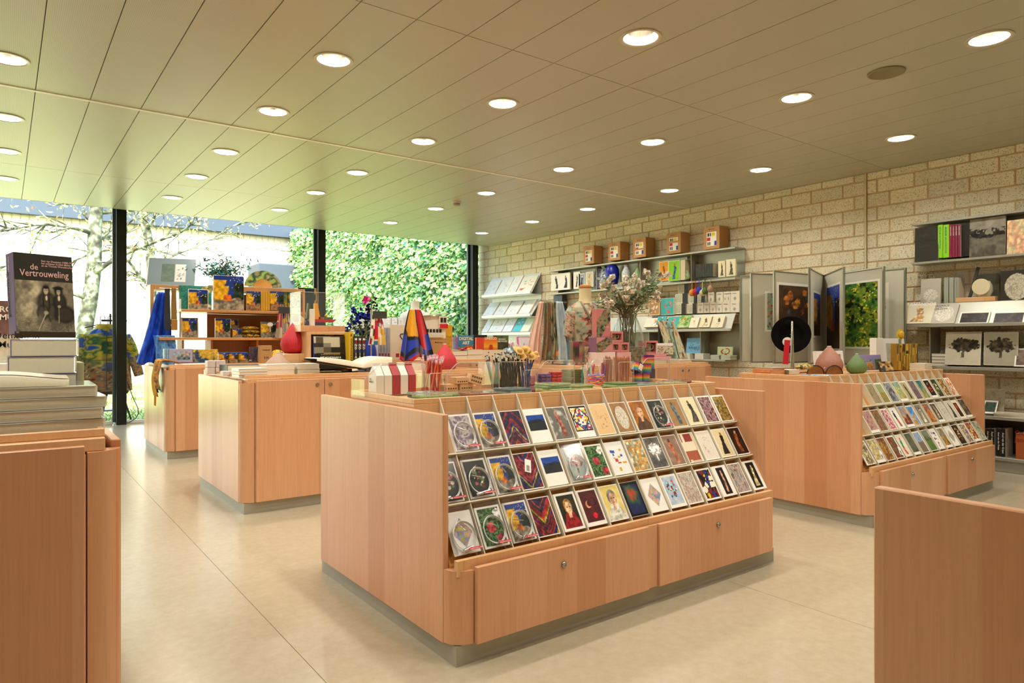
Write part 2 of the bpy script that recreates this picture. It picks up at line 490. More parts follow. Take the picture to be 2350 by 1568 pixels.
 if kind == 'diamond':
  img = np.ones((h, w, 3)) * P[0]; m = abs(x - .5) / .40 + abs(y - .5) / .36 < 1
  t = r.integers(1, len(P), (40, 40)); u = (x * 11).astype(int); v = (y * 11 * h / w).astype(int)
  return np.where(m[..., None], np.array(P)[t[v, u]] * (.92 + .12 * g[..., None]), img)
 if kind == 'chevron':
  u = (y + (1 if seed % 2 else -1) * abs(x - .45) * .9) * 15 + 1.0 * f + seed
  t = r.integers(0, len(P), 64); i = np.floor(u).astype(int) % 64
  return np.array(P)[t[i]] * (0.6 + .7 * g[..., None])
 if kind == 'bouquet':
  img = pal_map(f, [pal[0], pal[1]])
  for k in range(26):
   a = r.random() * 6.28; q = r.random() ** .6 * .36; cx, cy = .5 + q * math.cos(a) * .9, .45 + q * math.sin(a)
   img = mask(img, ((x - cx) ** 2 + ((y - cy) * h / w) ** 2) < (.03 + .05 * r.random()) ** 2, pal[2 + k % (len(pal) - 2)], .4)
  return img
 if kind == 'leafy':
  s = stretch(np.sin(fbm(h, w, 5, seed) * 34)); img = pal_map(s, pal[:3])
  for k in range(3):
   cx, cy = (.85, .15) if k == 0 else ((.45, .5) if k == 1 else (.8, .85))
   img = mask(img, (((x - cx) / .2) ** 2 + ((y - cy) / .13) ** 2) < .6 + .8 * f, pal[3 + k % (len(pal) - 3)], .4)
  return img
 if kind == 'land':
  img = pal_map(f, [pal[0], pal[1]]); hor = .45 + .15 * (fbm(h, w, 3, seed + 9) - .5)
  img = np.where((y > hor)[..., None], pal_map(f * .6 + g * .4, pal[2:4]), img)
  if len(pal) > 4: img = mask(img, (y > hor - .26 + .2 * f) & (y < hor + .04) & (f > .35), pal[4], .5)
  return img
 if kind == 'shapes':
  img = np.ones((h, w, 3)) * P[0]
  for k in range(11):
   cx, cy = .2 + .6 * r.random(), .15 + .7 * r.random(); a, b = .03 + .08 * r.random(), .02 + .05 * r.random()
   img = mask(img, (abs(x - cx) < a) & (abs(y - cy) < b), pal[1 + k % (len(pal) - 1)], .05)
  return img
 if kind == 'glasswork':
  img = np.ones((h, w, 3)) * P[0]; n = 5; pts = r.random((n * n, 2)); t = r.integers(0, len(P) - 1, n * n)
  d = np.stack([np.hypot((x - px), (y - py) * h / w * .8) for px, py in pts], -1); o = np.argsort(d, -1); s = np.sort(d, -1)
  img = np.array(P)[t[o[..., 0]]]; return mask(img, s[..., 1] - s[..., 0] < .035, pal[-1], .05)
 if kind == 'oval':
  img = pal_map(f, [pal[0], pal[1]]); m = ((x - .5) / .37) ** 2 + ((y - .5) / .4) ** 2 < 1
  return np.where(m[..., None], pal_map(stretch(np.sin(fbm(h, w, 6, seed) * 20)), [pal[2], pal[3], pal[2]]), img)
 if kind == 'sketch':
  img = np.ones((h, w, 3)) * P[0]; s = abs(fbm(h, w, 7, seed) - .5); m = (s < .014) & (((x - .5) / .36) ** 2 + ((y - .5) / .38) ** 2 < 1)
  return mask(img, m, pal[1], .2)
 if kind == 'discs':
  img = pal_map(f, [pal[0], pal[1]])
  for cx, cy, q, c in ((.36, .42, .17, pal[2]), (.43, .40, .14, pal[0]), (.66, .36, .2, pal[3]), (.62, .36, .15, pal[1]), (.55, .8, .13, pal[4])):
   img = mask(img, (x - cx) ** 2 + ((y - cy) * h / w * .95) ** 2 < q * q, c, .15)
  return img
 if kind == 'glow':
  img = np.ones((h, w, 3)) * P[0]; m = (abs(x - .5) < .38) & (abs(y - .5) < .42)
  d = np.hypot((x - .45), (y - .35)) * 2 + .35 * f; return np.where(m[..., None], pal_map(np.clip(d, 0, 1), pal[1:]), img)
 if kind == 'tree':
  img = pal_map(f, [pal[0], pal[1]])
  m = ((((x - .5) / .42) ** 2 + ((y - .38) / .22) ** 2) + .9 * (g - .5) < .95) | ((abs(x - .5 + .1 * (y - .6)) < .05 + .12 * (y - .7).clip(0, 1)) & (y > .45) & (y < .78))
  return mask(img, m, pal[2], .5)
 if kind == 'floral':
  t = stretch(fbm(h, w, 14, seed)); img = pal_map(f, pal[:3]); img = mask(img, t > .68, pal[3], .4); img = mask(img, (g < .22), pal[4], .4); return img
 if kind == 'fine':
  t = stretch(fbm(h, w, 38, seed)); u = stretch(fbm(h, w, 22, seed + 3)); img = pal_map(stretch(f * .5 + u * .6), pal[:3]); img = mask(img, (t > .66) & (f > .3), pal[3], .35); return mask(img, (u < .2), pal[4], .35)
 return pal_map(f, pal)
def framed(img, m=0.09, c='#f4f1e8', bottom=None, sides=None):
 """white margin round a picture"""
 h, w = img.shape[:2]; out = np.ones((h, w, 3)) * rgb(c)
 mx = max(1, int(round((sides if sides is not None else m) * w))); my = max(1, int(round(m * w))); mb = max(1, int(round((bottom if bottom is not None else m) * w)))
 hh, ww = h - my - mb, w - 2 * mx
 iy = np.linspace(0, h - 1, hh).astype(int); ix = np.linspace(0, w - 1, ww).astype(int)
 out[my:my + hh, mx:mx + ww] = img[np.ix_(iy, ix)]
 return out
# ================================================================ the room
HC, WX, CY1, WIN = 3.06, 7.66, 11.0, 11.39
XL, YB = -4.99, -1.87
def floor_mat():
 m, nt, p = new_mat('linoleum')
 g = N(nt, 'ShaderNodeNewGeometry')
 n1 = N(nt, 'ShaderNodeTexNoise', i_Scale=1.3, i_Detail=5.0, i_Roughness=0.65)
 n2 = N(nt, 'ShaderNodeTexNoise', i_Scale=22.0, i_Detail=4.0, i_Roughness=0.7)
 for n in (n1, n2): nt.links.new(g.outputs['Position'], n.inputs['Vector'])
 a = mixc(nt, n1.outputs[0], lin('#b0a48a'), lin('#bab097'))
 k = ramp(nt, n2.outputs[0], [(0.3, (0.90, 0.88, 0.84)), (0.65, (1, 1, 1))])
 nt.links.new(mixc(nt, 1.0, a, k, 'MULTIPLY'), p.inputs['Base Color'])
 rr = ramp(nt, n1.outputs[0], [(0.3, (0.215,) * 3), (0.7, (0.235,) * 3)])
 nt.links.new(rr, p.inputs['Roughness'])
 bp = N(nt, 'ShaderNodeBump', i_Strength=0.04, i_Distance=0.002)
 nt.links.new(n2.outputs[0], bp.inputs['Height']); nt.links.new(bp.outputs[0], p.inputs['Normal'])
 return m
FLOORM = floor_mat()
fl = link('floor', None); fl['kind'] = 'structure'
b = MB()
b.box(XL - .1, YB - .1, -0.10, WX + .35, WIN + .1, -0.004); part('subfloor', b, col('#8d8674', .8), fl)
x = XL - .1
k = 0
while x < WX + .3:                      # two metre wide sheets with hairline joints
 x2 = min(x + 2.0, WX + .35)
 b = MB(); b.box(x + .0012, YB - .1, -0.004, x2 - .0012, WIN + .02, 0.0); part('floor_sheet', b, FLOORM, fl)
 x = x2
def ceil_mat():
 m, nt, p = new_mat('perforated ceiling metal')
 g = N(nt, 'ShaderNodeNewGeometry')
 sp = N(nt, 'ShaderNodeSeparateXYZ'); nt.links.new(g.outputs['Position'], sp.inputs[0])
 mu = N(nt, 'ShaderNodeMath', operation='MULTIPLY'); mu.inputs[1].default_value = 2 * pi / 0.0095
 nt.links.new(sp.outputs[0], mu.inputs[0])
 sn = N(nt, 'ShaderNodeMath', operation='SINE'); nt.links.new(mu.outputs[0], sn.inputs[0])
 k = ramp(nt, sn.outputs[0], [(0.0, (1, 1, 1)), (0.55, (1, 1, 1)), (1.0, (0.72, 0.72, 0.72))])
 nz = N(nt, 'ShaderNodeTexNoise', i_Scale=0.7, i_Detail=1.0); nt.links.new(g.outputs['Position'], nz.inputs['Vector'])
 a = mixc(nt, nz.outputs[0], lin('#b9b6a4'), lin('#c1beac'))
 nt.links.new(mixc(nt, 1.0, a, k, 'MULTIPLY'), p.inputs['Base Color'])
 p.inputs['Roughness'].default_value = 0.36
 p.inputs['Specular IOR Level'].default_value = 0.7
 return m
CEILM = ceil_mat()
ce = link('ceiling', None); ce['kind'] = 'structure'
b = MB(); b.box(XL - .1, YB - .1, HC + .16, WX + .35, CY1 + .0, HC + .3); part('ceiling_slab', b, col('#55534a', .9), ce)
b = MB(); b.box(XL - .1, CY1 - .02, HC - .0, WX, CY1, HC + .16); part('ceiling_edge', b, col('#77776a', .6), ce)
b = MB(); b.box(XL - .1, CY1, HC + .12, WX + .35, WIN + .1, HC + .3); part('window_soffit', b, col('#77776a', .6), ce)
b = MB()
for i in range(-15, 23):
 xs = .19 + .3448 * i
 if XL < xs < WX: b.box(xs - .004, YB, HC + .012, xs + .004, CY1 - .02, HC + .016)
part('ceiling_joint', b, col('#85806c', .7), ce)['kind'] = 'stuff'
LX = [-1.376, .018, 1.748, 3.126, 4.85, 6.574]; LY = [.3, 1.61, 2.88, 4.32, 5.58, 7.05, 8.3, 9.69]
LR = .112
BRK = [YB, .81, 3.49, 6.17, 8.87, CY1 - .02]
def panel(x0, x1, y0, y1, holes):
 bm = bmesh.new(); g = .0028
 x0 += g; x1 -= g; y0 += g; y1 -= g
 def loop(pts):
  vs = [bm.verts.new((*p, HC)) for p in pts]
  return [bm.edges.new((vs[i], vs[(i + 1) % len(vs)])) for i in range(len(vs))]
 ed = loop([(x0, y0), (x1, y0), (x1, y1), (x0, y1)])
 for hx, hy in holes: ed += loop([(hx + LR * math.cos(a), hy + LR * math.sin(a)) for a in np.linspace(0, 2 * pi, 32, endpoint=False)])
 bmesh.ops.triangle_fill(bm, use_beauty=True, edges=ed)
 for f in bm.faces:
  f.normal_update()
  if f.normal.z > 0: f.normal_flip()
 outer = [e for e in bm.edges if len(e.link_faces) == 1 and not any(abs(((v.co.x - hx) ** 2 + (v.co.y - hy) ** 2) ** .5 - LR) < 1e-3 for v in e.verts for hx, hy in holes)]
 r = bmesh.ops.extrude_edge_only(bm, edges=outer)
 for v in [q for q in r['geom'] if isinstance(q, bmesh.types.BMVert)]: v.co.z += .012
 me = bpy.data.meshes.new('ceiling_panel'); bm.to_mesh(me); bm.free(); me.materials.append(CEILM)
 return me
for i in range(-15, 22):
 xs = .19 + .3448 * i
 if xs + .34 < XL: continue
 x1 = min(xs + .3448, WX)
 for y0, y1 in zip(BRK[:-1], BRK[1:]):
  hs = [(lx, ly) for lx in LX for ly in LY if xs < lx < x1 and y0 < ly < y1]
  part('ceiling_panel', panel(max(xs, XL), x1, y0, y1, hs), None, ce)
b = MB(); b.box(XL, 6.17 - .02, HC - .005, WX, 6.17 + .02, HC + .01)
part('ceiling_profile', b, col('#e9e4d2', .35), ce)
TRIM = col('#cfc8b2', .35, .2); CUP = col('#d9d5c8', .14, .9, .02)
def lamp_mat():
 m, nt, p = new_mat('lamp glow')
 p.inputs['Base Color'].default_value = (1, .95, .85, 1)
 p.inputs['Emission Color'].default_value = (1.0, .90, .72, 1); p.inputs['Emission Strength'].default_value = 5.0
 nz = N(nt, 'ShaderNodeTexNoise', i_Scale=3.0); nt.links.new(ramp(nt, nz.outputs[0], [(0, (1, .9, .7)), (1, (1, .92, .76))]), p.inputs['Emission Color'])
 return m
GLOW = lamp_mat()
trim = MB(); trim.lathe([(LR + .016, HC - .001), (LR + .015, HC - .006), (LR, HC - .007), (LR - .008, HC - .002), (LR - .008, HC + .004), (LR + .002, HC + .004)], 40, False, False)
cup = MB(); cup.lathe([(LR - .006, HC + .001), (LR - .012, HC + .03), (LR - .028, HC + .08), (LR - .045, HC + .115), (.02, HC + .12)], 40, False, False)
lens = MB(); lens.lathe([(.055, HC + .108), (.05, HC + .100), (.02, HC + .096)], 24, False, True)
TM, CM_, LM = trim.mesh('trim_ring', TRIM, True), cup.mesh('reflector', CUP, True), lens.mesh('bulb', GLOW, True)
lt = bpy.data.lights.new('lamp', 'AREA'); lt.shape = 'DISK'; lt.size = .15; lt.energy = LAMP_W; lt.color = LAMP_COL; lt.spread = math.radians(172)
rowname = {.3: 'the row behind the viewer', 1.61: 'the nearest row', 2.88: 'the second row', 4.32: 'the third row', 5.58: 'row before the white ceiling profile', 7.05: 'row after the white ceiling profile', 8.3: 'the second row from the window', 9.69: 'the row by the window'}
colname = {-1.376: 'beyond the left cupboard', .018: 'leftmost column', 1.748: 'left counter column', 3.126: 'centre counter column', 4.85: 'second column from the bricks', 6.574: 'column beside the brick wall'}
for lx in LX:
 for ly in LY:
  if lx < 0 and ly > 6 or (ly < 1 and lx < 1): continue  # positions out of view carry on the grid, added for their light
  t = thing('downlight', 'round downlight, %s, %s' % (colname[lx], rowname[ly]), 'downlight', (lx, ly, 0), 0, 'downlights in the ceiling')
  for nm, me in (('trim_ring', TM), ('reflector', CM_), ('bulb', LM)): link(nm, me, t)
  o = bpy.data.objects.new('lamp', lt); C.objects.link(o); o.parent = t; o.location = (0, 0, HC + .05)
b = MB(); b.lathe([(.118, HC), (.118, HC - .008), (.108, HC - .011), (.100, HC - .006), (.0, HC - .006)], 36, False, False)
solo('ceiling_speaker', b, col('#8f8667', .6, .2), 'flat round speaker grille in the ceiling near the right downlights', 'speaker', (4.89, 2.237, 0), smooth=True)
t = thing('smoke_detector', 'small white smoke detector on the ceiling', 'detector', (4.83, 7.72, 0))
b = MB(); b.lathe([(.058, HC), (.058, HC - .016), (.05, HC - .022)], 24, False, False); part('base', b, col('#d8d4c4', .5), t, True)
b = MB(); b.lathe([(.05, HC - .022), (.05, HC - .034), (.044, HC - .05), (.03, HC - .056), (.0, HC - .056)], 24, False, False); part('sensor_head', b, col('#a8a08f', .5), t, True)
def brick_mat(name, c0, c1):
 m, nt, p = new_mat(name)
 g = N(nt, 'ShaderNodeNewGeometry')
 oi = N(nt, 'ShaderNodeObjectInfo')
 n0 = N(nt, 'ShaderNodeTexNoise', i_Scale=5.0, i_Detail=4.0)
 n1 = N(nt, 'ShaderNodeTexNoise', i_Scale=85.0, i_Detail=3.0, i_Roughness=0.7)
 n2 = N(nt, 'ShaderNodeTexVoronoi', i_Scale=70.0)
 for n in (n0, n1, n2): nt.links.new(g.outputs['Position'], n.inputs['Vector'])
 a = mixc(nt, n0.outputs[0], lin(c0), lin(c1))
 tone = ramp(nt, oi.outputs['Random'], [(0, (0.86, .86, .86)), (1, (1.06, 1.05, 1.03))])
 a = mixc(nt, 1.0, a, tone, 'MULTIPLY')
 sp = ramp(nt, n1.outputs[0], [(0.34, (0.42, 0.38, 0.31)), (0.46, (1, 1, 1)), (.7, (1.12, 1.1, 1.06))])
 nt.links.new(mixc(nt, 1.0, a, sp, 'MULTIPLY'), p.inputs['Base Color'])
 p.inputs['Roughness'].default_value = 0.9
 bp = N(nt, 'ShaderNodeBump', i_Strength=0.6, i_Distance=0.006)
 nt.links.new(n1.outputs[0], bp.inputs['Height']); nt.links.new(bp.outputs[0], p.inputs['Normal'])
 return m
BRICK = brick_mat('split concrete brick', '#e4dabb', '#eee5cb')
MORTAR = col('#c9a97c', .95, 0, .1, 40)
wr = link('wall_right', None); wr['kind'] = 'structure'
b = MB(); b.box(WX + .003, YB - .1, 0, WX + .32, WIN + .02, HC + .28); part('mortar_bed', b, MORTAR, wr)
BL, BH, JT = .38, .1514, .013
def brick_mb(y0, y1, z0, z1, k):
 bb = MB(); d = .004 * random.random()
 bb.cbox(WX - .004 - d, y0, z0, WX + .03, y1, z1, .006); return bb
bricks = []
k = 0; z1 = 2.979 + .1514
while z1 > 0.05:
 z0 = z1 - BH; off = 2.708 if k % 2 == 0 else 2.839
 j = -12
 while off + BL * j < WIN:
  ya, yb = off + BL * j + JT / 2, off + BL * (j + 1) - JT / 2
  for c in ((ya, min(yb, 3.706)), (max(ya, 3.735), yb)):
   if c[1] - c[0] > .02 and c[1] > YB: bricks.append((max(c[0], YB), min(c[1], WIN), max(z0 + JT / 2, 0.001), min(z1 - JT / 2, HC - .001 if c[1] < CY1 else HC + .1), k))
  j += 1
 z1 = z0; k += 1
vis = sorted(bricks, key=lambda q: -((1 if q[0] > 1.9 and q[2] > 1.9 else 0) * 10 - (q[0] ** 2 + 58) ** .5 * .1 + (0.6 if q[2] > 1.0 else 0)))
for q in vis[:300]: part('brick', brick_mb(*q), BRICK, wr)
b = MB()
for q in vis[300:]: b.cbox(WX - .006, q[0], q[2], WX + .03, q[1], q[3], .006)
part('brickwork', b, BRICK, wr)['kind'] = 'stuff'
b = MB(); b.tube([(WX - .012, 3.7208, .9), (WX - .012, 3.7208, HC)], .009, 8); solo('wall_cable', b, col('#e3d9b4', .6), 'thin cream cable duct running down the brick wall joint', 'cable')
b = MB(); b.box(XL - .3, YB - .3, 0, WX + .35, YB - .1, HC + .3); structure('wall_back', b, col('#cfc6ae', .8))
b = MB(); b.box(XL - .3, YB - .1, 0, XL - .1, WIN, HC + .3); structure('wall_left', b, col('#cfc6ae', .8))
FRAME = col('#1d211d', .38, .5, .06, 12); FRAMEB = col('#5d6b70', .35, .5, .06, 12)
MUL = [-4.5, -1.9, 1.345, 4.325, 7.45]
for i, xm in enumerate(MUL):
 t = structure('trim_%d' % (i + 1), MB().cbox(xm - .045, WIN - .16, 0, xm + .082, WIN + .01, HC + .12, .004), FRAME)
 part('glazing_bead', MB().cbox(xm - .082, WIN - .035, 0.03, xm - .047, WIN + .01, HC + .12, .003), FRAMEB, t)
for i, (xa, xb) in enumerate(zip(MUL[:-1], MUL[1:])):
 b = MB(); b.box(xa + .075, WIN - .014, .05, xb - .075, WIN - .006, HC + .12)
 w = structure('window_%d' % (i + 1), b, GLASS)
 part('bottom_rail', MB().cbox(xa + .082, WIN - .05, 0, xb - .082, WIN + .01, .05, .004), col('#dfe3de', .4), w)
 part('top_rail', MB().cbox(xa + .082, WIN - .05, HC + .07, xb - .082, WIN + .01, HC + .12, .004), FRAME, w)
# ================================================================ outside
def grass_mat():
 m, nt, p = new_mat('lawn')
 g = N(nt, 'ShaderNodeNewGeometry')
 n = N(nt, 'ShaderNodeTexNoise', i_Scale=2.5, i_Detail=8.0, i_Roughness=.8); nt.links.new(g.outputs['Position'], n.inputs['Vector'])
 nt.links.new(ramp(nt, n.outputs[0], [(.3, lin('#8c8a52')), (.5, lin('#9caa5c')), (.7, lin('#c3c08a'))]), p.inputs['Base Color'])
 p.inputs['Roughness'].default_value = 1
 return m
b = MB(); b.box(-30, WIN + .1, -.3, 30, 40, -.06); structure('ground_outside', b, grass_mat())
n = 9000
X = RNG.uniform(-3, 7.5, n); Y = WIN + .4 + 11.2 * RNG.random(n) ** 1.3; A = RNG.uniform(0, pi, n); Hh = RNG.uniform(.03, .10, n)
vs = np.stack([np.stack([X - .012 * np.cos(A), Y - .012 * np.sin(A), np.full(n, -.06)], -1), np.stack([X + .012 * np.cos(A), Y + .012 * np.sin(A), np.full(n, -.06)], -1),
               np.stack([X + .04 * RNG.normal(size=n), Y + .04 * RNG.normal(size=n), -.06 + Hh], -1)], 1).reshape(-1, 3)
me = bpy.data.meshes.new('grass'); me.from_pydata(vs.tolist(), [], np.arange(3 * n).reshape(-1, 3).tolist()); me.materials.append(col('#7fa04a', .8, 0, .3, 2))
tag(link('lawn_grass', me), 'sunlit short grass outside the glass wall', 'grass', kind='stuff')
WB = 23.5
wall_o = link('white_building', None); tag(wall_o, 'whitewashed brick building with a grey eave across the garden', 'building')
m, nt, p = new_mat('whitewashed brick')  # daylight glare is put into the pale brick colours
br = N(nt, 'ShaderNodeTexBrick'); br.inputs['Color1'].default_value = (*lin('#d9d2c2'), 1); br.inputs['Color2'].default_value = (*lin('#cdc5b2'), 1)
br.inputs['Mortar'].default_value = (*lin('#b4a88f'), 1); br.inputs['Scale'].default_value = 1; br.inputs['Brick Width'].default_value = .42; br.inputs['Row Height'].default_value = .16; br.inputs['Mortar Size'].default_value = .012
g = N(nt, 'ShaderNodeNewGeometry'); sp = N(nt, 'ShaderNodeSeparateXYZ'); cb = N(nt, 'ShaderNodeCombineXYZ')
nt.links.new(g.outputs['Position'], sp.inputs[0]); nt.links.new(sp.outputs[0], cb.inputs[0]); nt.links.new(sp.outputs[2], cb.inputs[1]); nt.links.new(cb.outputs[0], br.inputs['Vector'])
nt.links.new(br.outputs[0], p.inputs['Base Color']); p.inputs['Roughness'].default_value = .9
b = MB(); b.box(-25, WB, -.3, 12, WB + .6, 4.75); part('wall', b, m, wall_o)
b = MB(); b.box(-25, WB - .25, 4.75, 12, WB + .8, 5.7); part('eave', b, col('#333f4b', .7), wall_o)
b = MB()
for i in range(120): b.box(-14 + i * .2, WB - .03, 4.3 + .08 * random.random(), -14 + i * .2 + .17, WB, 4.75)
part('eave_boarding', b, col('#b7aa94', .8, 0, .15, 3), wall_o)['kind'] = 'stuff'
p0, p1 = at_y(590, 603, WB - 1.2), at_y(660, 603, WB - 1.2)
t = thing('rain_hopper', 'grey metal box fixed to the white building outside', 'box', ((p0.x + p1.x) / 2 + .3, WB, 0))
b = MB(); w_ = (p1.x - p0.x) / 2 + .25; b.cbox(-w_, -1.2, 2.75, w_, -.002, p0.z, .03); part('body', b, col('#3a434c', .6, .1), t)
b = MB(); b.cbox(-w_ + .12, -1.1, 2.3, w_ - .1, -.002, 2.75, .03); part('outlet', b, col('#3e4a58', .5, .2), t)
IX = 8.15
iv = thing('ivy_wall', 'garden wall thickly grown with sunlit green ivy outside the window', 'ivy')
b = MB(); b.box(IX + .1, 11.45, -.3, IX + .5, WB, 5.0); part('wall_core', b, col('#6d7458', .9), iv)
def leaf_cloud(n, seed):
 r = np.random.default_rng(seed)
 y = 11.5 + (WB - 11.8) * r.random(n); z = -.1 + 5.1 * r.random(n)
 dp = fbm(64, 64, 9, seed + 1); iy = ((y - 11.9) / (WB - 12.2) * 63).astype(int).clip(0, 63); iz = ((z + .1) / 5.2 * 63).astype(int).clip(0, 63)
 x = IX + .05 - .5 * dp[iz, iy] * r.random(n) ** .6 - np.where((y > WB - 2.5), .4 * (1 - abs(z - 3) / 5), 0) * r.random(n)
 s = r.uniform(.055, .13, n)
 nx = np.stack([-1 + .5 * r.normal(size=n), -.35 + .7 * r.normal(size=n), .5 + .6 * r.normal(size=n)], -1); nx /= np.linalg.norm(nx, axis=1, keepdims=True)
 dn = np.stack([.2 * r.normal(size=n), .5 * r.normal(size=n), -np.ones(n)], -1); dn -= (dn * nx).sum(1, keepdims=True) * nx; dn /= np.linalg.norm(dn, axis=1, keepdims=True)
 sd = np.cross(nx, dn); c = np.stack([x, y, z], -1); s = s[:, None]
 V = np.stack([c, c + s * (.45 * dn + .62 * sd) - .12 * s * nx, c + s * 1.15 * dn, c + s * (.45 * dn - .62 * sd) - .12 * s * nx, c + .42 * s * dn], 1).reshape(-1, 3)
 base = np.arange(n)[:, None] * 5
 F = np.concatenate([base + np.array([[0, 1, 4]]), base + np.array([[1, 2, 4]]), base + np.array([[2, 3, 4]]), base + np.array([[3, 0, 4]])])
 colr = pal_map(r.random(n), ['#2f5c34', '#5f9448', '#8dba60', '#b9d37c', '#dce08e', '#6fa06a', '#23503a'])  # dark teal tones put the shade between leaves into the leaf colour
 return V, F, np.repeat(colr, 5, 0)
V, F, K = leaf_cloud(52000, 3)
me = bpy.data.meshes.new('leaves'); me.from_pydata(V.tolist(), [], F.tolist())
a = me.color_attributes.new('Col', 'FLOAT_COLOR', 'POINT'); cc = np.ones((len(V), 4), np.float32); cc[:, :3] = np.where(K <= .04045, K / 12.92, ((K + .055) / 1.055) ** 2.4); a.data.foreach_set('color', cc.ravel())
def leaf_mat(name):
 m, nt, p = new_mat(name)
 a = N(nt, 'ShaderNodeVertexColor', layer_name='Col'); tr = N(nt, 'ShaderNodeBsdfTranslucent'); mx = N(nt, 'ShaderNodeMixShader'); mx.inputs[0].default_value = .35
 nt.links.new(a.outputs[0], p.inputs['Base Color']); nt.links.new(a.outputs[0], tr.inputs[0]); p.inputs['Roughness'].default_value = .4
 nt.links.new(p.outputs[0], mx.inputs[1]); nt.links.new(tr.outputs[0], mx.inputs[2]); nt.links.new(mx.outputs[0], nt.nodes['Material Output'].inputs[0])
 return m
LEAF = leaf_mat('leaf'); me.materials.append(LEAF)
link('leaves', me, iv)['kind'] = 'stuff'
def tree(base, hgt, r0, seed, label, lean=0.0, limbs=9):
 r = random.Random(seed)
 t = thing('garden_tree', label, 'tree', base)
 m, nt, p = new_mat('lichened bark')
 n1 = N(nt, 'ShaderNodeTexNoise', i_Scale=7.0, i_Detail=5.0); tc = N(nt, 'ShaderNodeTexCoord'); nt.links.new(tc.outputs['Object'], n1.inputs['Vector'])
 nt.links.new(ramp(nt, n1.outputs[0], [(.35, lin('#2f2d22')), (.5, lin('#55583f')), (.62, lin('#8f967c')), (.75, lin('#6a7030'))]), p.inputs['Base Color']); p.inputs['Roughness'].default_value = .95
 b = MB(); pts = [(lean * k * k * .03 + .06 * math.sin(k * 1.3 + seed), .05 * math.cos(k + seed), hgt * k / 9) for k in range(10)]
 b.tube(pts, [r0 * (1.15 - .055 * k) for k in range(10)], 12); part('trunk', b, m, t, 'all')
 tw = MB(); lv = []
 for q in range(limbs):
  h0 = hgt * (.34 + .6 * q / limbs); a = q * 2.4 + seed; L = r.uniform(1.5, 3.2); p0 = Vector((lean * .03 * (h0 / hgt * 9) ** 2, 0, h0)); d = Vector((math.cos(a), .5 * math.sin(a), .35)).normalized()
  bb = MB(); pp = [p0]; rr = [r0 * .34]
  for s in range(7):
   d = (d + Vector((r.uniform(-.3, .3), r.uniform(-.3, .3), r.uniform(-.3, .25)))).normalized(); pp.append(pp[-1] + d * L / 7); rr.append(r0 * .34 * (1 - (s + 1) / 8))
   for u in range(3):
    e = (d + Vector((r.uniform(-1, 1), r.uniform(-1, 1), r.uniform(-1, .8)))).normalized(); l2 = r.uniform(.25, .8)
    k1 = pp[-1] + e * l2 * .5 + Vector((0, 0, r.uniform(-.08, .08))); k2 = pp[-1] + e * l2
    tw.tube([pp[-1], k1, k2], [.018, .011, .004], 4); lv += [k2, k1]
    e2 = (e + Vector((r.uniform(-1, 1), r.uniform(-1, 1), r.uniform(-1, 1)))).normalized(); tw.tube([k1, k1 + e2 * .35], [.009, .003], 4); lv.append(k1 + e2 * .3)
  bb.tube(pp, rr, 7); part('branch', bb, m, t, 'all')
 part('twigs', tw, m, t)['kind'] = 'stuff'
 lb = MB(); cs = [lin(c) for c in ('#b9c25c', '#d8b080', '#c9d26a', '#b58a5a')]
 for k in lv:
  for u in range(2):
   lb.col = r.choice(cs); c = k + Vector((r.uniform(-.12, .12), r.uniform(-.12, .12), r.uniform(-.15, .05))); s = r.uniform(.03, .06); d1 = Vector((r.uniform(-1, 1), r.uniform(-1, 1), r.uniform(-1, 1))).normalized(); d2 = d1.orthogonal().normalized()
   lb.add([c - d1 * s, c + d2 * s * .5, c + d1 * s, c - d2 * s * .5], [(0, 1, 2, 3)])
 part('leaves', lb, LEAF, t)['kind'] = 'stuff'
b0 = at_y(192, 784, 15.2); tree((b0.x, 15.2, -.1), 6.2, .135, 3, 'lichen-covered tree outside left of the dark window post', .25)
b0 = at_y(358, 784, 18.3); tree((b0.x, 18.3, -.1), 6.5, .115, 8, 'slimmer leaning garden tree outside right of the dark window post', -.25)
# ================================================================ counters
LOCK = col('#a7a69e', .25, 1.0, .03, 12)
def lock_mb(x, y, z):
 b = MB(); b.M = Matrix.Translation((x, y, z)) @ Matrix.Rotation(pi / 2, 4, 'X'); b.lathe([(.0135, 0), (.0135, .006), (.011, .009), (.006, .009), (.006, .007), (0, .007)], 18, False, False); return b
def keyhole(x, y, z):
 return MB().box(x - .0012, y - .0098, z - .005, x + .0012, y - .0068, z + .005)
W, D = 2.035, 1.32
def shell(t):
 """plinth, end panels, tray: shared by both kinds of counter"""
 part('plinth', MB().box(0, 0, 0, W, D, .075), PLINTH, t)
 for s in (0, 1):
  x0 = -.02 if s == 0 else W - .005
  part('end_panel', MB().cbox(x0, .062, .072, x0 + .025, D - .035, .926, .0025), WOOD, t)
def tray(t, y0, y1):
 b = MB(); h = .962
 b.cbox(.022, y0, .60, W - .022, y1, h - .022, .002)
 b.cbox(.022, y0, h - .022, W - .022, y0 + .016, h); b.cbox(.022, y1 - .016, h - .022, W - .022, y1, h)
 b.cbox(.022, y0 + .016, h - .022, .038, y1 - .016, h); b.cbox(W - .038, y0 + .016, h - .022, W - .022, y1 - .016, h)
 part('display_tray', b, WOOD_EDGE, t)
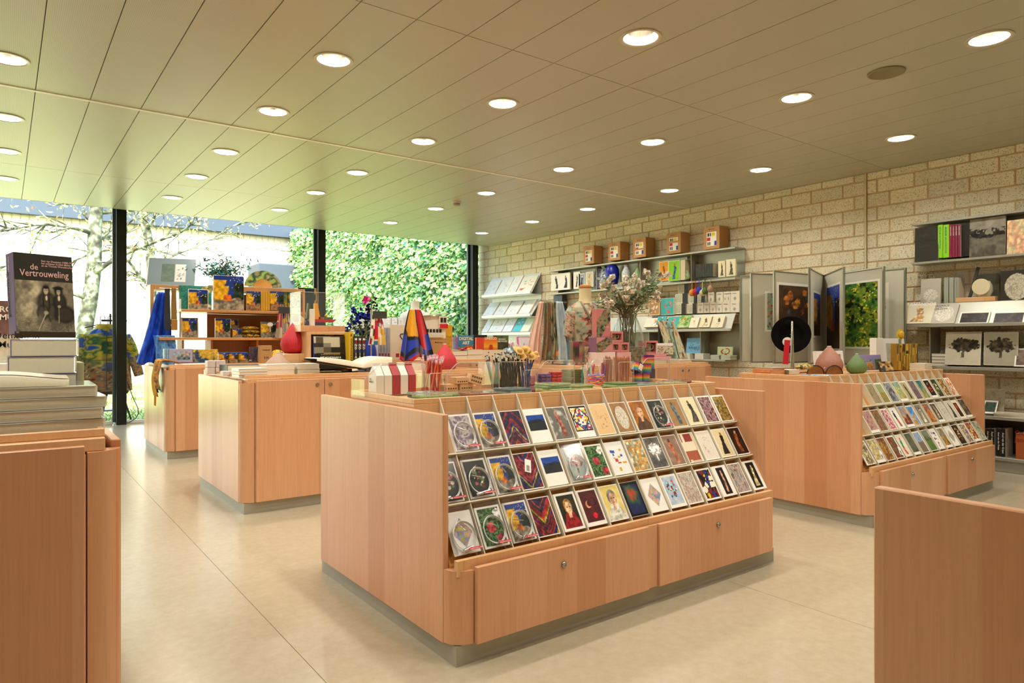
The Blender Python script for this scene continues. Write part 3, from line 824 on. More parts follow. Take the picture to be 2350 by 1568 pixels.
def posts(t, hi):
 for sx in (0, 1):
  for sy in (0, 1):
   cx, cy = (.045, .02) if sy == 0 else (.045, D - .02)
   pts = []
   for k in range(9):
    a = pi / 2 * k / 8; pts.append((-.062 - .0 + .085 - .085 * math.cos(a) - .0, .062 - .085 * math.sin(a)))
   pts = [(-.018 + .085 * (1 - math.cos(pi / 2 * k / 8)), .060 - .075 * math.sin(pi / 2 * k / 8)) for k in range(9)] + [(.067, .06)]
   if sx: pts = [(W - x, y) for x, y in pts][::-1]
   if sy: pts = [(x, D - y) for x, y in pts][::-1]
   part('corner_post', MB().prism(pts, .078, hi), WOOD, t, True)
def cupboard(loc, label, splits, locks, group):
 t = thing('display_cupboard', label, 'cupboard', loc, 0, group)
 shell(t); posts(t, .905)
 part('carcass', MB().cbox(.02, .02, .075, W - .02, D - .02, .91), WOOD, t)
 tray(t, .035, D - .035)
 part('front_rail', MB().cbox(.024, .004, .905, W - .024, .035, .94), WOOD_EDGE, t)
 xs = [.072] + splits + [W - .072]
 for i, (a, bb) in enumerate(zip(xs[:-1], xs[1:])):
  d = part('door', MB().cbox(a + .002, -.036, .08, bb - .002, -.014, .926, .002), WOOD, t)
  lx = locks[i]
  if lx: part('lock', lock_mb(lx, -.036, .884), LOCK, d, True)
 part('door_back', MB().box(.07, -.016, .08, W - .07, .03, .90), WOOD, t)
 return t
GC = 'beech counters of the shop floor'
cupboard((1.335, 4.90, 0), 'beech cupboard in the middle row carrying white book piles and the red vase', [.565, 1.05, 1.53], [.51, .61, 1.48, 1.58], GC)
cupboard((1.335, 7.66, 0), 'beech cupboard nearest the window, in front of the painting-gift shelves', [.565, 1.05, 1.53], [.51, .61, 1.48, 1.58], GC)
cupboard((4.475, 4.90, 0), 'beech cupboard carrying the floral mannequin and flower vase', [.48, 1.02, 1.52], [.43, .53, 1.47, 1.57], GC)
cupboard((4.475, 7.66, 0), 'beech cupboard carrying the art books near the ivy window', [.565, 1.05, 1.53], [.51, .61, 1.48, 1.58], GC)
cupboard((-1.79, 2.135, 0), 'beech cupboard at the left edge under the thick book piles', [.56, 1.03, 1.50], [.51, .61, 1.45, 1.55], GC)
RPITCH = .1353
TY, TZ, BY, BZ = .362, .962, .022, .388       # slope front line: top (under the tray) to bottom rail, local y/z
SL = math.hypot(TY - BY, TZ - BZ); SU = Vector((0, (TY - BY) / SL, (TZ - BZ) / SL)); SNRM = Vector((0, -SU.z, SU.y))
SLOPE = math.atan2(TY - BY, TZ - BZ)          # lean from the vertical
def slope_pt(s, d=0.0):                        # s up the slope from the bottom, d out of it
 return Vector((0, BY, BZ)) + SU * s + SNRM * d
ROWS = [.012, .216, .420]                      # foot of the bottom, middle and top row of cards
DEPTH = .042
RIM = col('#d9d2ba', .45)
def rack(loc, label, both=True):
 t = thing('postcard_rack', label, 'rack', loc, 0, GC)
 shell(t); posts(t, .35)
 tray(t, TY, 1.002)
 for s in ((0, 1) if both else (0,)):
  fy = (lambda y: y) if s == 0 else (lambda y: D - y)
  def xp(poly, x0, x1):
   pl = [(fy(y), z) for y, z in poly]
   return MB().xprism(pl if s == 0 else pl[::-1], x0, x1)
  part('front_rail', xp([(.0, .33), (.0, .388), (.022, .388), (.022, .33)], .005, W - .005), WOOD_EDGE, t)
  part('plinth_rail', xp([(-.012, .08), (-.012, .345), (.022, .345), (.022, .08)], .068, W - .068), WOOD, t)
  for a, bb, lx in ((.07, 1.0, .49), (1.072, W - .065, 1.50)):
   d = part('drawer', xp([(-.036, .08), (-.036, .362), (-.013, .362), (-.013, .08)], a, bb), WOOD, t)
   if s == 0: part('lock', lock_mb(lx, -.036, .294), LOCK, d, True)
  if s == 0: part('drawer_gap', xp([(-.024, .08), (-.024, .362), (-.013, .362), (-.013, .08)], 1.003, 1.069), WOOD, t)
  p0, p1 = slope_pt(-.01, -DEPTH), slope_pt(SL - .03, -DEPTH)
  part('backboard', xp([(p0.y, p0.z), (p1.y, p1.z), (p1.y + .02, p1.z), (p0.y + .25, .12), (p0.y, .12)], .005, W - .005), WOOD_SHADED, t)
  if s: continue
  for r_ in ROWS[1:]:
   q0, q1 = slope_pt(r_ - .012, -DEPTH), slope_pt(r_ - .012, .006); q2, q3 = slope_pt(r_ - .006, .006), slope_pt(r_ - .006, -DEPTH)
   part('ledge', xp([(q1.y, q1.z), (q2.y, q2.z), (q3.y, q3.z), (q0.y, q0.z)], .008, W - .008), RIM, t)
  q0, q1, q2, q3 = slope_pt(.0, 0), slope_pt(SL - .002, 0), slope_pt(SL - .002, -DEPTH), slope_pt(0.0, -DEPTH)
  dv = xp([(q0.y, q0.z), (q1.y, q1.z), (q2.y + .0, q2.z), (q3.y, q3.z)], -.0022, .0022).mesh('divider', RIM)
  for k in range(1, 15):
   part('divider', dv, None, t, loc=(.008 + RPITCH * k, 0, 0))
 return t
rack((1.335, 2.135, 0), 'beech postcard rack in the centre with four clear boxes on its tray')
rack((4.475, 2.135, 0), 'beech postcard rack near the brick wall with vases and a black hat on top')
rack((1.335, -.66, 0), 'beech counter in the lower right corner seen from behind its end panel')
# ================================================================ postcards in the racks
PR = printed(.34); PM = printed(.6)
CARDW = WHITE
SLEEVE = PLAST; WIRE = col('#d2d2cc', .35, .6, .02, 12); REDLAB = col('#c5182e', .5, 0, .03); TAGW = col('#efece2', .6)
def fx(px, y): return at_y(px, 784, y).x
def zy(px, py, y): return at_y(px, py, y).z
def slot(rack_loc, colk, row, dx=0.0, d=-.004):
 p = slope_pt(ROWS[row] + .002, d)
 return (rack_loc[0] + .008 + RPITCH * (colk + .5) + dx, rack_loc[1] + p.y, p.z)
cw, ch, ct = .117, .166, .006
card_me = MB().cbox(-cw / 2, .0006, 0, cw / 2, ct, ch, .0008).mesh('postcard', CARDW)
def postcard(label, loc, img, w=None, lean=-SLOPE, rz=0.0, group='postcards in the rack bins'):
 o = link('postcard', card_me); o.location = loc; o.rotation_euler = (lean, 0, rz)
 tag(o, label, 'postcard', group)
 part('picture', pic_mesh(img, cw, ch, PR), None, o)
 return o
def back_cards(loc, n, label, group):
 for i in range(n):
  o = link('postcard', card_me); p = Vector(loc) + Vector((-.0055 * (i + 1), 0, 0)) - SNRM * (.0075 * (i + 1)); o.location = p; o.rotation_euler = (-SLOPE, 0, 0)
  tag(o, label, 'postcard', group)
_ring = None
def cable_card(label, loc, img, seed):
 """clear bag with a coiled steel photo cable and clips in front of a card"""
 global _ring
 r = random.Random(seed)
 t = thing('photo_cable', label, 'photo cable', loc, 0, 'bagged photo cables in the rack bins', -SLOPE)
 part('card', card_me, None, t)
 part('picture', pic_mesh(img, cw, ch, PR), None, t)
 if _ring is None:
  b = MB()
  for q in range(3):
   R = .046 + .0022 * q
   b.tube([(R * math.cos(a), -.009 - .002 * q, .068 + R * 1.12 * math.sin(a)) for a in np.linspace(0, 2 * pi, 26, endpoint=False)], .0016, 5, closed=True)
  _ring = b.mesh('wire_coil', WIRE, 'all')
 part('wire_coil', _ring, None, t, rot=(0, 0, 0))
 a = r.uniform(.3, 1.3); b = MB(); b.tube([(0.0 + .012 * math.cos(a), -.014, .075 + .012 * math.sin(a)), (-.038 * math.cos(a), -.014, .075 + .038 * math.sin(a))], .0026, 8); part('clip_rod', b, CHROME, t, True)
 b = MB(); b.tube([(.03 - .07 * r.random(), -.013, .012), (.042 - .07 * r.random(), -.013, .02)], .006, 10); part('end_weight', b, CHROME, t, True)
 lb = part('brand_label', MB().cbox(-.004, -.0205, .008, .056, -.0198, .017, .0002), REDLAB, t, label='red paper label')
 text('transform photo cable', .0062, TAGW, lb, (.001, -.0206, .0103), .01)
 part('clear_bag', MB().cbox(-cw / 2 - .004, -.0195, -.001, cw / 2 + .004, .0, ch + .012, .004), SLEEVE, t)
 return t
def price_tag(parent, x, z):
 p = part('price_tag', MB().cbox(x - .016, -.0016, z - .03, x + .016, -.0008, z + .03, .0003), TAGW, parent, rot=(0, .35, 0), label='white price tag')
 b = MB()
 for i in range(9): b.box(x - .008, -.0019, z - .024 + i * .003, x + .008, -.0016, z - .0225 + i * .003)
 part('barcode', b, BLACK, p)
NIGHT = ['#1b3a8c', '#26408f', '#e0ab25', '#20301f', '#8f8672', '#cf6a26']
CHEV = ['#8f2328', '#6c1c26', '#2a2a5a', '#a58f2b', '#7c2030', '#2c3158', '#33322a', '#9a3a2c', '#2a2440']
DUSK = ['#183f8f', '#1c4fa8', '#1a2226', '#22241f', '#131a1e']
LEAFY = ['#153018', '#2f5a2c', '#6d9150', '#e9e7dd', '#b93843', '#a62d38']
BOUQ = ['#121913', '#24301f', '#c9c3ad', '#8c2b2b', '#57703f', '#d8cba8', '#b85a56']
DIAM = ['#f3f0e8', '#b9a64d', '#8aa0c4', '#c99aa0', '#a39f93', '#6f8fbf', '#cbb667', '#d0a8a5']
ML = (1.335, 2.135, 0)
def F(kind, pal, seed, m=.05, bottom=None, sides=None, c='#f4f1e8'):
 return framed(art(kind, pal, seed, 72, 50), m, c, bottom, sides)
mid = {
 2: [(1, 'C', 'hazy purple landscape', F('haze', ['#6a5a6e', '#8d7a86', '#d9cfc4', '#51424c'], 3, .07, .06)),
     (2, 'C', 'blue and yellow night scene', F('night', NIGHT, 5, .07, .04)),
     (3, 'P', 'red and blue chevron pattern', F('chevron', CHEV, 4, .04)),
     (4, 'S', 'dark blue house at dusk with wide margins', F('land', DUSK, 2, .28, .5, .07)),
     (5, 'P', 'snowy garden with a reddish column', F('figure', ['#6b6a60', '#c9c8bf', '#9a5a4a', '#c08a70'], 4, .03)),
     (6, 'P', 'black-lined coloured window lattice', F('lattice', ['#f1ead6', '#f1ead6', '#2c4ea0', '#c23b2e', '#e0bf3d', '#171512'], 3, .05, .28)),
     (7, 'P', 'pencil head sketch on buff paper', F('sketch', ['#e2bd86', '#8f6f50'], 6, .05)),
     (8, 'P', 'pale oval on a brown ground', F('oval', ['#8f6a42', '#a67d4f', '#e6dfcb', '#a59a80'], 7, .05)),
     (9, 'P', 'amber portrait of a bald figure', F('portrait', ['#8a4d14', '#c07a22', '#d9a67a', '#5d3f1e', '#a06a3a'], 8, .05)),
     (10, 'C', 'dark flower bouquet', F('bouquet', BOUQ, 9, .06)),
     (11, 'P', 'dancing figure in blue on brown', F('figure', ['#a5814f', '#96704a', '#5a6c70', '#6b5740', '#50676f'], 4, .05)),
     (12, 'P', 'slim black-dressed figure on cream', F('figure', ['#e8dcb0', '#e3d5a6', '#33302a', '#6b5a48', '#4a463b'], 5, .05)),
     (13, 'P', 'mauve crowded fairground', F('strokes', ['#3b2738', '#7d4f52', '#c9a79a', '#4a3460'], 6, .08, .06)),
     (14, 'P', 'green and ochre brush strokes', F('strokes', ['#3a4a26', '#a07c2a', '#c9a24a', '#4f6a5a', '#6b3a1e'], 7, .1, .06))],
 1: [(0, 'C', 'half-hidden dark bouquet', F('bouquet', BOUQ, 19, .06)),
     (1, 'C', 'dark bouquet with white blooms', F('bouquet', BOUQ, 11, .08)),
     (2, 'C', 'blue and yellow night scene', F('night', NIGHT, 15, .08, .04)),
     (3, 'T', 'red and blue chevrons with price tag', F('chevron', CHEV, 7, .03)),
     (4, 'S', 'dark blue house at dusk with wide margins', F('land', DUSK, 12, .3, .5, .08)),
     (5, 'C', 'pale pink blossom tree', F('tree', ['#9fb0a8', '#c9cfc0', '#c79a8f'], 4, .07)),
     (6, 'P', 'green leaves with red and white blooms', F('leafy', LEAFY, 5, .07)),
     (7, 'P', 'small coloured shapes scattered on white', F('shapes', ['#efede8', '#d9a92c', '#2a59b0', '#c9a43a', '#2a59b0', '#b5402f'], 8, .02)),
     (8, 'P', 'gold and grey mosaic', F('mosaic', ['#d6b36a', '#b98a3a', '#e2d4a4', '#a3a28c', '#7f826f', '#d59a3d'], 9, .05)),
     (9, 'P', 'white horse in a black and white photograph', F('tree', ['#4a4845', '#77746e', '#e4e0d8'], 16, .05)),
     (10, 'P', 'ruddy standing figure on greyish brown', F('figure', ['#8f6f5d', '#a58775', '#a5603c', '#4a2f25', '#b5714a'], 10, .05)),
     (11, 'P', 'cream and red collage of paper shapes', F('blocks', ['#e8d9b4', '#a85a3a', '#d8c49a', '#8f2f24', '#e6dcc0'], 13, .05)),
     (12, 'P', 'scribbled rosy drawing on off-white', F('sketch', ['#e6dccb', '#a5776b'], 16, .06)),
     (13, 'P', 'black-robed figure on a red block', F('figure', ['#e5d3a3', '#e0cc98', '#1b1815', '#7a5a48', '#201a17'], 7, .06)),
     (14, 'P', 'small lit figure on a dark brown ground', F('figure', ['#2b1a12', '#3b2417', '#8a4a24', '#c9a87e', '#a65a2a'], 8, .06))],
 0: [(0, 'C', 'pastel diamond of squares', F('diamond', DIAM, 3, .02)),
     (1, 'C', 'green leaves with a white bloom', F('leafy', LEAFY, 8, .07)),
     (2, 'C', 'blue and yellow night scene', F('night', NIGHT, 25, .09, .05)),
     (3, 'P', 'red and blue chevron pattern', F('chevron', CHEV, 9, .04)),
     (4, 'S', 'fair-haired portrait in a red dress', F('portrait', ['#23210f', '#33301a', '#e2b98e', '#8f1f22', '#a8793f'], 3, .1, .1)),
     (5, 'P', 'maroon field with rings and a red disc', F('discs', ['#4a1c1f', '#5d2426', '#d98a5a', '#33171a', '#e21f33'], 4, .09, .16)),
     (6, 'P', 'grey-haired portrait on yellow', F('portrait', ['#dcc468', '#e6d68a', '#d9a98a', '#c9c9b8', '#8c8c80'], 12, .04)),
     (7, 'P', 'glowing orange swirl in a black frame', F('glow', ['#15120f', '#e0a030', '#c4472a', '#3a5a3a', '#1f2a55'], 6, .0)),
     (8, 'P', 'pastel diamond of squares', F('diamond', DIAM, 6, .02)),
     (9, 'P', 'green and red juggler-like shapes on blue', F('bouquet', ['#8fb0cf', '#c9d2d8', '#1f5a36', '#b5332f', '#e3dcc9', '#1c3a66'], 7, .1, .14)),
     (10, 'P', 'pale drawn figures in grey and rose', F('strokes', ['#b5a898', '#d8cfc0', '#9a8d80', '#c9a99a'], 12, .06)),
     (11, 'P', 'blue and yellow leaded-glass pattern', F('glasswork', ['#f0e9d2', '#2c3f9e', '#e4bf2c', '#f0e9d2', '#7a2a2a', '#141210'], 5, .07)),
     (12, 'P', 'two pale figures on black with white margins', F('figure', ['#1a1612', '#221c16', '#c9957c', '#c9957c', '#c08a72'], 6, .1, .1, .26)),
     (13, 'P', 'grey-pink painted wheels and soldiers', F('strokes', ['#5f5a55', '#a8988c', '#c9b0a3', '#6f7f80'], 18, .06)),
     (14, 'P', 'pale standing figure on black', F('figure', ['#17140f', '#1f2412', '#e2cf9c', '#d8b98c', '#d9c48f'], 7, .1, .1, .2))]}
RN = {2: 'top', 1: 'middle', 0: 'bottom'}
for row, L in mid.items():
 for k, typ, desc, img in L:
  loc = slot(ML, k, row, random.uniform(-.006, .006), -.004 - .006 * random.random())
  if typ == 'C': cable_card('bagged steel photo cable over %s card, %s row' % (desc, RN[row]), loc, img, k * 7 + row)
  else:
   o = postcard('postcard of %s, %s row of the centre rack' % (desc, RN[row]), loc, img)
   if typ == 'S': back_cards(loc, 3, 'white-edged spare postcards behind the %s card, %s row' % ('dusk house' if k == 4 and row else 'red dress', RN[row]), 'spare postcards %s row' % RN[row])
   if typ == 'T': price_tag(o, -.03, .1)
RL = (4.475, 2.135, 0)
EAR = [['#8a7a5c', '#a5946f', '#6b5c42'], ['#6a7048', '#8f9568', '#c2a24a'], ['#3b3d45', '#6f7377', '#b5b0a3'], ['#5a7a80', '#a5a87a', '#d0b050'], ['#b5a67a', '#4a4a3a', '#2f3028'], ['#5d4a5a', '#8a6f70', '#3f3040'],
       ['#3f6a70', '#7a8f6a', '#b0903f'], ['#171612', '#26241c', '#c23a2c'], ['#2a3a1e', '#6f8f3f', '#d0c8a8'], ['#a8772c', '#5d3a1c', '#d8c090'], ['#c25a30', '#e8c8a0', '#8f3a24']]
top = [(1, 'haze', EAR[0], 'dim brown interior'), (2, 'land', ['#8f9a6a', '#a5ab7a', '#6f7a45', '#b09040'], 'olive meadow'), (3, 'strokes', EAR[2], 'dark figure in grey foliage'), (4, 'zones', ['#5f8a95', '#9fb58a', '#c9a33f', '#7a6a3f'], 'blue-green bay with yellow trees'),
       (5, 'figure', ['#b5a67a', '#a5966a', '#2f3028', '#2a2822'], 'dark-robed figure on olive'), (6, 'haze', EAR[5], 'violet crowd'), (7, 'zones', EAR[6], 'teal garden'), (8, 'bouquet', ['#15140f', '#1f1e17', '#c5392c', '#a8302a', '#d0604a'], 'red flowers on black'),
       (9, 'bouquet', ['#26301a', '#3a4524', '#d6cfae', '#8a9a4a', '#c9b890'], 'white flowers in dark green'), (10, 'mosaic', ['#b5842f', '#6a4a1f', '#dccaa0', '#8a6224', '#3a2a16'], 'golden brown market'), (11, 'mosaic', ['#c9623a', '#ecd6b2', '#9a4028', '#e0a070', '#f0e6cf'], 'red and cream checks')]
midr = [(0, 'haze', ['#9a5f5a', '#c9a090', '#7a4a50'], 'rose haze'), (1, 'strokes', ['#7a4030', '#a58a3f', '#4a3f50', '#b56a4a'], 'rust and olive stripes'), (2, 'floral', ['#d9a8a8', '#e6c9c4', '#c98a90', '#b52f45', '#8f5a6a'], 'pink figures in red'), (3, 'figure', ['#f0ede4', '#f0ede4', '#22221e', '#22221e', '#c24a3a'], 'black bird shape above a red base'),
  (4, 'zones', ['#8a9ab5', '#d08a4a', '#7a3a2a', '#4a3a55'], 'orange coat on violet'), (5, 'zones', ['#3f7ac2', '#7aa8d8', '#c98a45', '#d8c9a0'], 'orange column against blue sky'), (6, 'figure', ['#8a8070', '#7a7060', '#d0c8b0', '#3a332b'], 'woman in white and black'), (7, 'zones', ['#4a558f', '#b56a35', '#c98a3f', '#8a5a3a'], 'blue and orange harvest'),
  (8, 'figure', ['#5a4a3a', '#6a5846', '#b5a890', '#a08870'], 'sepia costume portrait'), (9, 'sketch', ['#d0cbbb', '#2a2824'], 'ink sketch of a fighter'), (10, 'figure', ['#cfcab8', '#cfcab8', '#3a3a36', '#55524a'], 'grey costume drawing'), (11, 'glow', ['#efe6cc', '#c9823a', '#7a2418', '#1c120e'], 'red-bodied figure in an oval'), (12, 'haze', ['#2f2a22', '#4a4436', '#8a8470'], 'dark night meadow')]
botr = [(0, 'mosaic', ['#8a7a5a', '#b5a67a', '#6a5c42', '#c9bd95'], 'brown cubes'), (1, 'T', ['#c9c0a0', '#a89a78', '#d8b84a', '#b5a890'], 'cream collage with price tag'), (2, 'strokes', ['#8a3a2a', '#c9a835', '#4a2a3a', '#a5502f'], 'swirling red and yellow shawl'), (3, 'T2', ['#6a6f45', '#8a2f24', '#a53a2a', '#4a4a35'], 'green fields over red with price tag'), (4, 'figure', ['#ebe2d0', '#e6d2c0', '#2f9a5a', '#d03a2f', '#c9523a'], 'green and red dancing child'),
  (5, 'haze', ['#4a4f3f', '#6a6f58', '#3a3d30'], 'grey-green relief'), (6, 'land', ['#7a95b5', '#a8b8c9', '#8a7a6a', '#6f6455'], 'blue mountain view'), (7, 'land', ['#6f7a62', '#8a947a', '#4f6a35', '#6f8a45', '#3f4a30'], 'grey tree over grass'), (8, 'shapes', ['#f2efe6', '#a82f35', '#2c3a66', '#8f2a2f', '#35508f'], 'red and blue dashes on white'), (9, 'zones', ['#9a9585', '#7f7868', '#c98f2c', '#3a352c'], 'yellow sail on grey'), (10, 'diamond', ['#f3f0e8', '#b0ac9c', '#a5a090', '#bdb8a6', '#8f8a7a'], 'grey-lined white diamond'),
  (11, 'bouquet', ['#241a12', '#33251a', '#d8923a', '#c95a2a', '#e6d2a8'], 'orange flowers in a dark vase'), (12, 'mosaic', ['#7a80a8', '#c9a070', '#5a3a2a', '#e0d0b0', '#a5704a'], 'violet and brown street'), (13, 'mosaic', ['#8f2f22', '#e6d2a5', '#c98a3a', '#2f241c', '#b5522f'], 'red, gold and white crowd'), (14, 'floral', ['#7aa56a', '#98b588', '#6a9a5a', '#c9a0a8', '#8fa8a5'], 'pink figures on a green lawn')]
for row, L in ((2, top), (1, midr), (0, botr)):
 off = {2: 2, 1: 2, 0: 0}[row]
 for i, (k, kind, pal, desc) in enumerate(L):
  tagp = kind in ('T', 'T2'); kk = 'mosaic' if tagp else kind
  img = framed(art(kk, pal, 40 + i * 3 + row * 17, 56, 38), .06 + .05 * ((i * 7 + row) % 3 == 0), '#f4f1e8', .06 + .12 * ((i + row) % 4 == 1))
  o = postcard('postcard of %s, %s row, rack by the brick wall' % (desc, RN[row]), slot(RL, k + off + (1 if row == 2 else 0), row, random.uniform(-.005, .005), -.004 - .006 * random.random()), img)
  if tagp: price_tag(o, .02, .06)
# ================================================================ helpers for merchandise
INK = col('#1c1a18', .6); WINK = col('#f3efe4', .6); PINKINK = col('#e8b7b4', .6)
def book(label, w, h, t, loc, rz=0, rx=0, cover='#888888', img=None, cat='book', group=None, texts=(), spine=None, rough=.4, pages='#e9e1cb', name='book', flex=True, mat=None):
 o = thing(name, label, cat, loc, rz, group, rx)
 cm = mat or (col(cover, rough, 0, .04) if isinstance(cover, str) else cover)
 b = MB(); b.cbox(-w / 2, 0, 0, w / 2, .0022, h, .0006); b.cbox(-w / 2, t - .0022, 0, w / 2, t, h, .0006)
 if not spine: b.cbox(-w / 2 - .0002, .0002, 0, -w / 2 + .0025, t - .0002, h, .0006)
 part('cover', b, cm, o)
 if spine: part('spine', MB().cbox(-w / 2 - .0006, .0, 0, -w / 2 + .0025, t, h, .001), col(spine, rough, 0, .03), o)
 part('pages', MB().box(-w / 2 + .0025, .0022, .002, w / 2 - .0025, t - .0022, h - .002), col(pages, .75, 0, .05, 60), o)
 if img is not None: part('cover_print', pic_mesh(img, w - .001, h - .001, printed(rough)), None, o, loc=(0, -.0005, .0005))
 for s, sz, c, x, z, bold, al in texts: text(s, sz, c, o, (x, -.0010, z), bold, al)
 return o
def flat_book(label, w, d, t, x, y, z, rz=0, cover='#e8e4d8', **kw):
 """lying flat, x/y of its centre, resting on z"""
 c, s = math.cos(rz), math.sin(rz)
 return book(label, w, d, t, (x + d / 2 * s, y - d / 2 * c, z + t), rz, -pi / 2, cover, **kw)
def box_thing(name, label, cat, w, d, h, loc, rz=0, mat=None, img=None, group=None, side=None, bev=.002, rx=0, img2=None, texts=()):
 """carton standing on loc (bottom centre); front at -y"""
 o = solo(name, MB().cbox(-w / 2, -d / 2, 0, w / 2, d / 2, h, bev), mat or KRAFT, label, cat, loc, rz, group, rx=rx)
 if img is not None: part('front_print', pic_mesh(img, w - 2 * bev, h - 2 * bev, printed(.45)), None, o, loc=(0, -d / 2 - .0005, bev))
 if img2 is not None: part('end_print', pic_mesh(img2, d - 2 * bev, h - 2 * bev, printed(.45)), None, o, loc=(-w / 2 - .0005, 0, bev), rot=(0, 0, -pi / 2))
 for s, sz, c, x, z, bold, al in texts: text(s, sz, c, o, (x, -d / 2 - .0012, z), bold, al)
 return o
def drop_vase(name, label, loc, R, Hh, color, rings=60):
 """ribbed drop shaped vase with a small neck"""
 prof = [(.42, 0), (.66, .02), (.9, .12), (.99, .24), (1.0, .33), (.93, .46), (.76, .60), (.55, .74), (.34, .87), (.19, .955), (.14, .985), (.14, 1.0), (.10, 1.0), (.09, .96)]
 n = 96; P = []
 fine = []
 for (r0, z0), (r1, z1) in zip(prof[:-1], prof[1:]):
  for q in range(3): fine.append((r0 + (r1 - r0) * q / 3, z0 + (z1 - z0) * q / 3))
 fine.append(prof[-1])
 for r_, z_ in fine:
  a = np.arange(n * 2) * pi / n
  rr = R * r_ * (1 + .012 * np.cos(a * 48) * (z_ < .95))
  P.append(np.stack([rr * np.cos(a), rr * np.sin(a), np.full_like(a, z_ * Hh)], -1))
 t = thing(name, label, 'vase', loc)
 part('body', grid_mesh(name, np.array(P), None, col(color, .55, 0, .03), closed_u=True), None, t)
 part('neck_ring', MB().lathe([(R * .15, Hh * .97), (R * .165, Hh * 1.0), (R * .13, Hh * 1.012), (R * .10, Hh * 1.0)], 24, False, False), col('#c9bfae', .4), t, True)
 return t
def clear_bin(label, x0, x1, y0, y1, z, h, cut=True, flip=False):
 t = .0028; w = x1 - x0
 o = thing('acrylic_bin', label, 'bin', (x0, y0, z), 0, 'clear acrylic bins on the centre rack')
 d = y1 - y0
 poly = [(0, 0), (w, 0), (w, h - .012), (w - .004, h - .004), (w - .012, h), (w * .30 + .01, h), (w * .26, h - .004), (0, h * .55)] if cut else [(0, 0), (w, 0), (w, h - .01), (w - .01, h), (.01, h), (0, h - .01)]
 for nm, yy in (('front_pane', 0), ('rear_pane', d - t)):
  bb = MB(); n = len(poly); vs = [(px_, yy, pz) for px_, pz in poly] + [(px_, yy + t, pz) for px_, pz in poly]
  bb.add(vs, [tuple(range(n)), tuple(range(2 * n - 1, n - 1, -1))] + [(i, n + i, n + (i + 1) % n, (i + 1) % n) for i in range(n)]); part(nm, bb, ACRYL, o)
 part('end_pane', MB().box(w - t, t, t, w, d - t, h - .002), ACRYL, o)
 part('low_end_pane', MB().box(0, t, t, t, d - t, h * (.53 if cut else .98)), ACRYL, o)
 part('bin_floor', MB().box(0, t, 0, w, d - t, t), ACRYL, o)
 e = MB(); e.tube([(w, 0, 0), (w, 0, h - .01), (w - .01, 0, h), (w * .30, 0, h), (w * .24, 0, h - .006), (0, 0, h * .55)] if cut else [(w, 0, 0), (w, 0, h - .005), (w - .005, 0, h), (.005, 0, h), (0, 0, h - .005), (0, 0, 0)], .0022, 6); part('polished_edge', e, EDGE, o, 'all')
 return o
EDGE = thin_glass('polished acrylic edge', (.93, .95, .94), .1, 1.6, .25)
def stick(name, label, cat, base, top, r, mat, group, tip=None):
 o = thing(name, label, cat, base, 0, group)
 v = Vector(top) - Vector(base)
 part('shaft', MB().tube([(0, 0, 0), v], r, 6), mat, o, True)
 if tip: tip(o, v)
 return o
# ================================================================ goods on the centre rack's tray
MT = .943
GY0, GY1 = 2.93, 3.08
c0 = fx(861, 2.95)
CTN = bpy.data.meshes
def carton(i, color, label):
 w, d, hb, hg = .040, .085, .092, .055
 o = thing('milk_carton', label, 'carton', (c0 + .022 + i * .0425, GY0 + .055, MT + .004), 0, 'gable-top cartons in the clear bin')
 part('body', MB().cbox(-w / 2, -d / 2, 0, w / 2, d / 2, hb, .001), color, o)
 b = MB(); b.xprism([(-d / 2, hb), (-.004, hb + hg * .8), (.004, hb + hg * .8), (d / 2, hb)], -w / 2 + .001, w / 2 - .001); part('gable', b, color, o)
 part('top_fin', MB().cbox(-w / 2 + .001, -.004, hb + hg * .78, w / 2 - .001, .004, hb + hg * 1.08, .0006), color, o)
 return o
CW_, CR_ = col('#f0ebdf', .4, 0, .02), col('#b3242f', .42, 0, .05)
for i, (m_, l_) in enumerate(((CW_, 'cream gable-top carton with a printed side, first in the clear bin'), (CW_, 'cream gable-top carton, second in the clear bin'), (CR_, 'red gable-top carton between two cream ones'), (CW_, 'cream gable-top carton between two red ones'), (CR_, 'red gable-top carton at the pencil end of its bin'))):
 o = carton(i, m_, l_)
 if i == 0:
  q = link('lettering', text_mesh('JOB\nMOBILIS', .012, INK, .01), o); q.rotation_euler = (0, 0, -pi / 2); q.location = (-.0212, .03, .07)
part_bin = clear_bin('clear acrylic bin holding red and cream cartons', fx(836, GY0), fx(976, GY0), GY0, GY1, MT, .152)
pk0, pk1 = fx(978, 2.98), fx(1012, 2.98)
PKM = [col('#c21f2b', .4), col('#d9641f', .4), col('#a81c2c', .4)]; PINK = col('#e2b6bd', .55)
def pink_tip(o, v):
 d = v.normalized(); b = MB(); e = v
 b.ball(tuple(e + d * .008), .0068, .0068, .011, 8, 5)
 for s in (-1, 1): b.ball(tuple(e + d * .022 + Vector((s * .004, 0, 0))), .0026, .0026, .009, 6, 4)
 part('eraser_top', b, PINK, o, True)
r = random.Random(3)
for i in range(26):
 bx, by = r.uniform(pk0 + .006, pk1 - .006), r.uniform(2.95, 3.05)
 tx = bx + r.uniform(-.016, .034)
 stick('pencil', '%s pencil with a pink rubber top in its clear holder' % ('red', 'orange', 'dark crimson')[i % 3], 'pencil', (bx, by, MT + .004), (tx, by + r.uniform(-.01, .01), MT + r.uniform(.14, .165)), .0036, PKM[i % 3], 'pencils with pink tops', pink_tip)
clear_bin('clear acrylic holder of pink-topped pencils', pk0 - .004, pk1 + .006, 2.935, 3.065, MT, .10, False)
b0, b1 = fx(1018, 2.96), fx(1129, 2.96)
clear_bin('clear acrylic bin holding kraft paper block boxes', b0, b1, 2.95, 3.09, MT, .150)
KB = col('#d3a878', .7, 0, .06, 40)
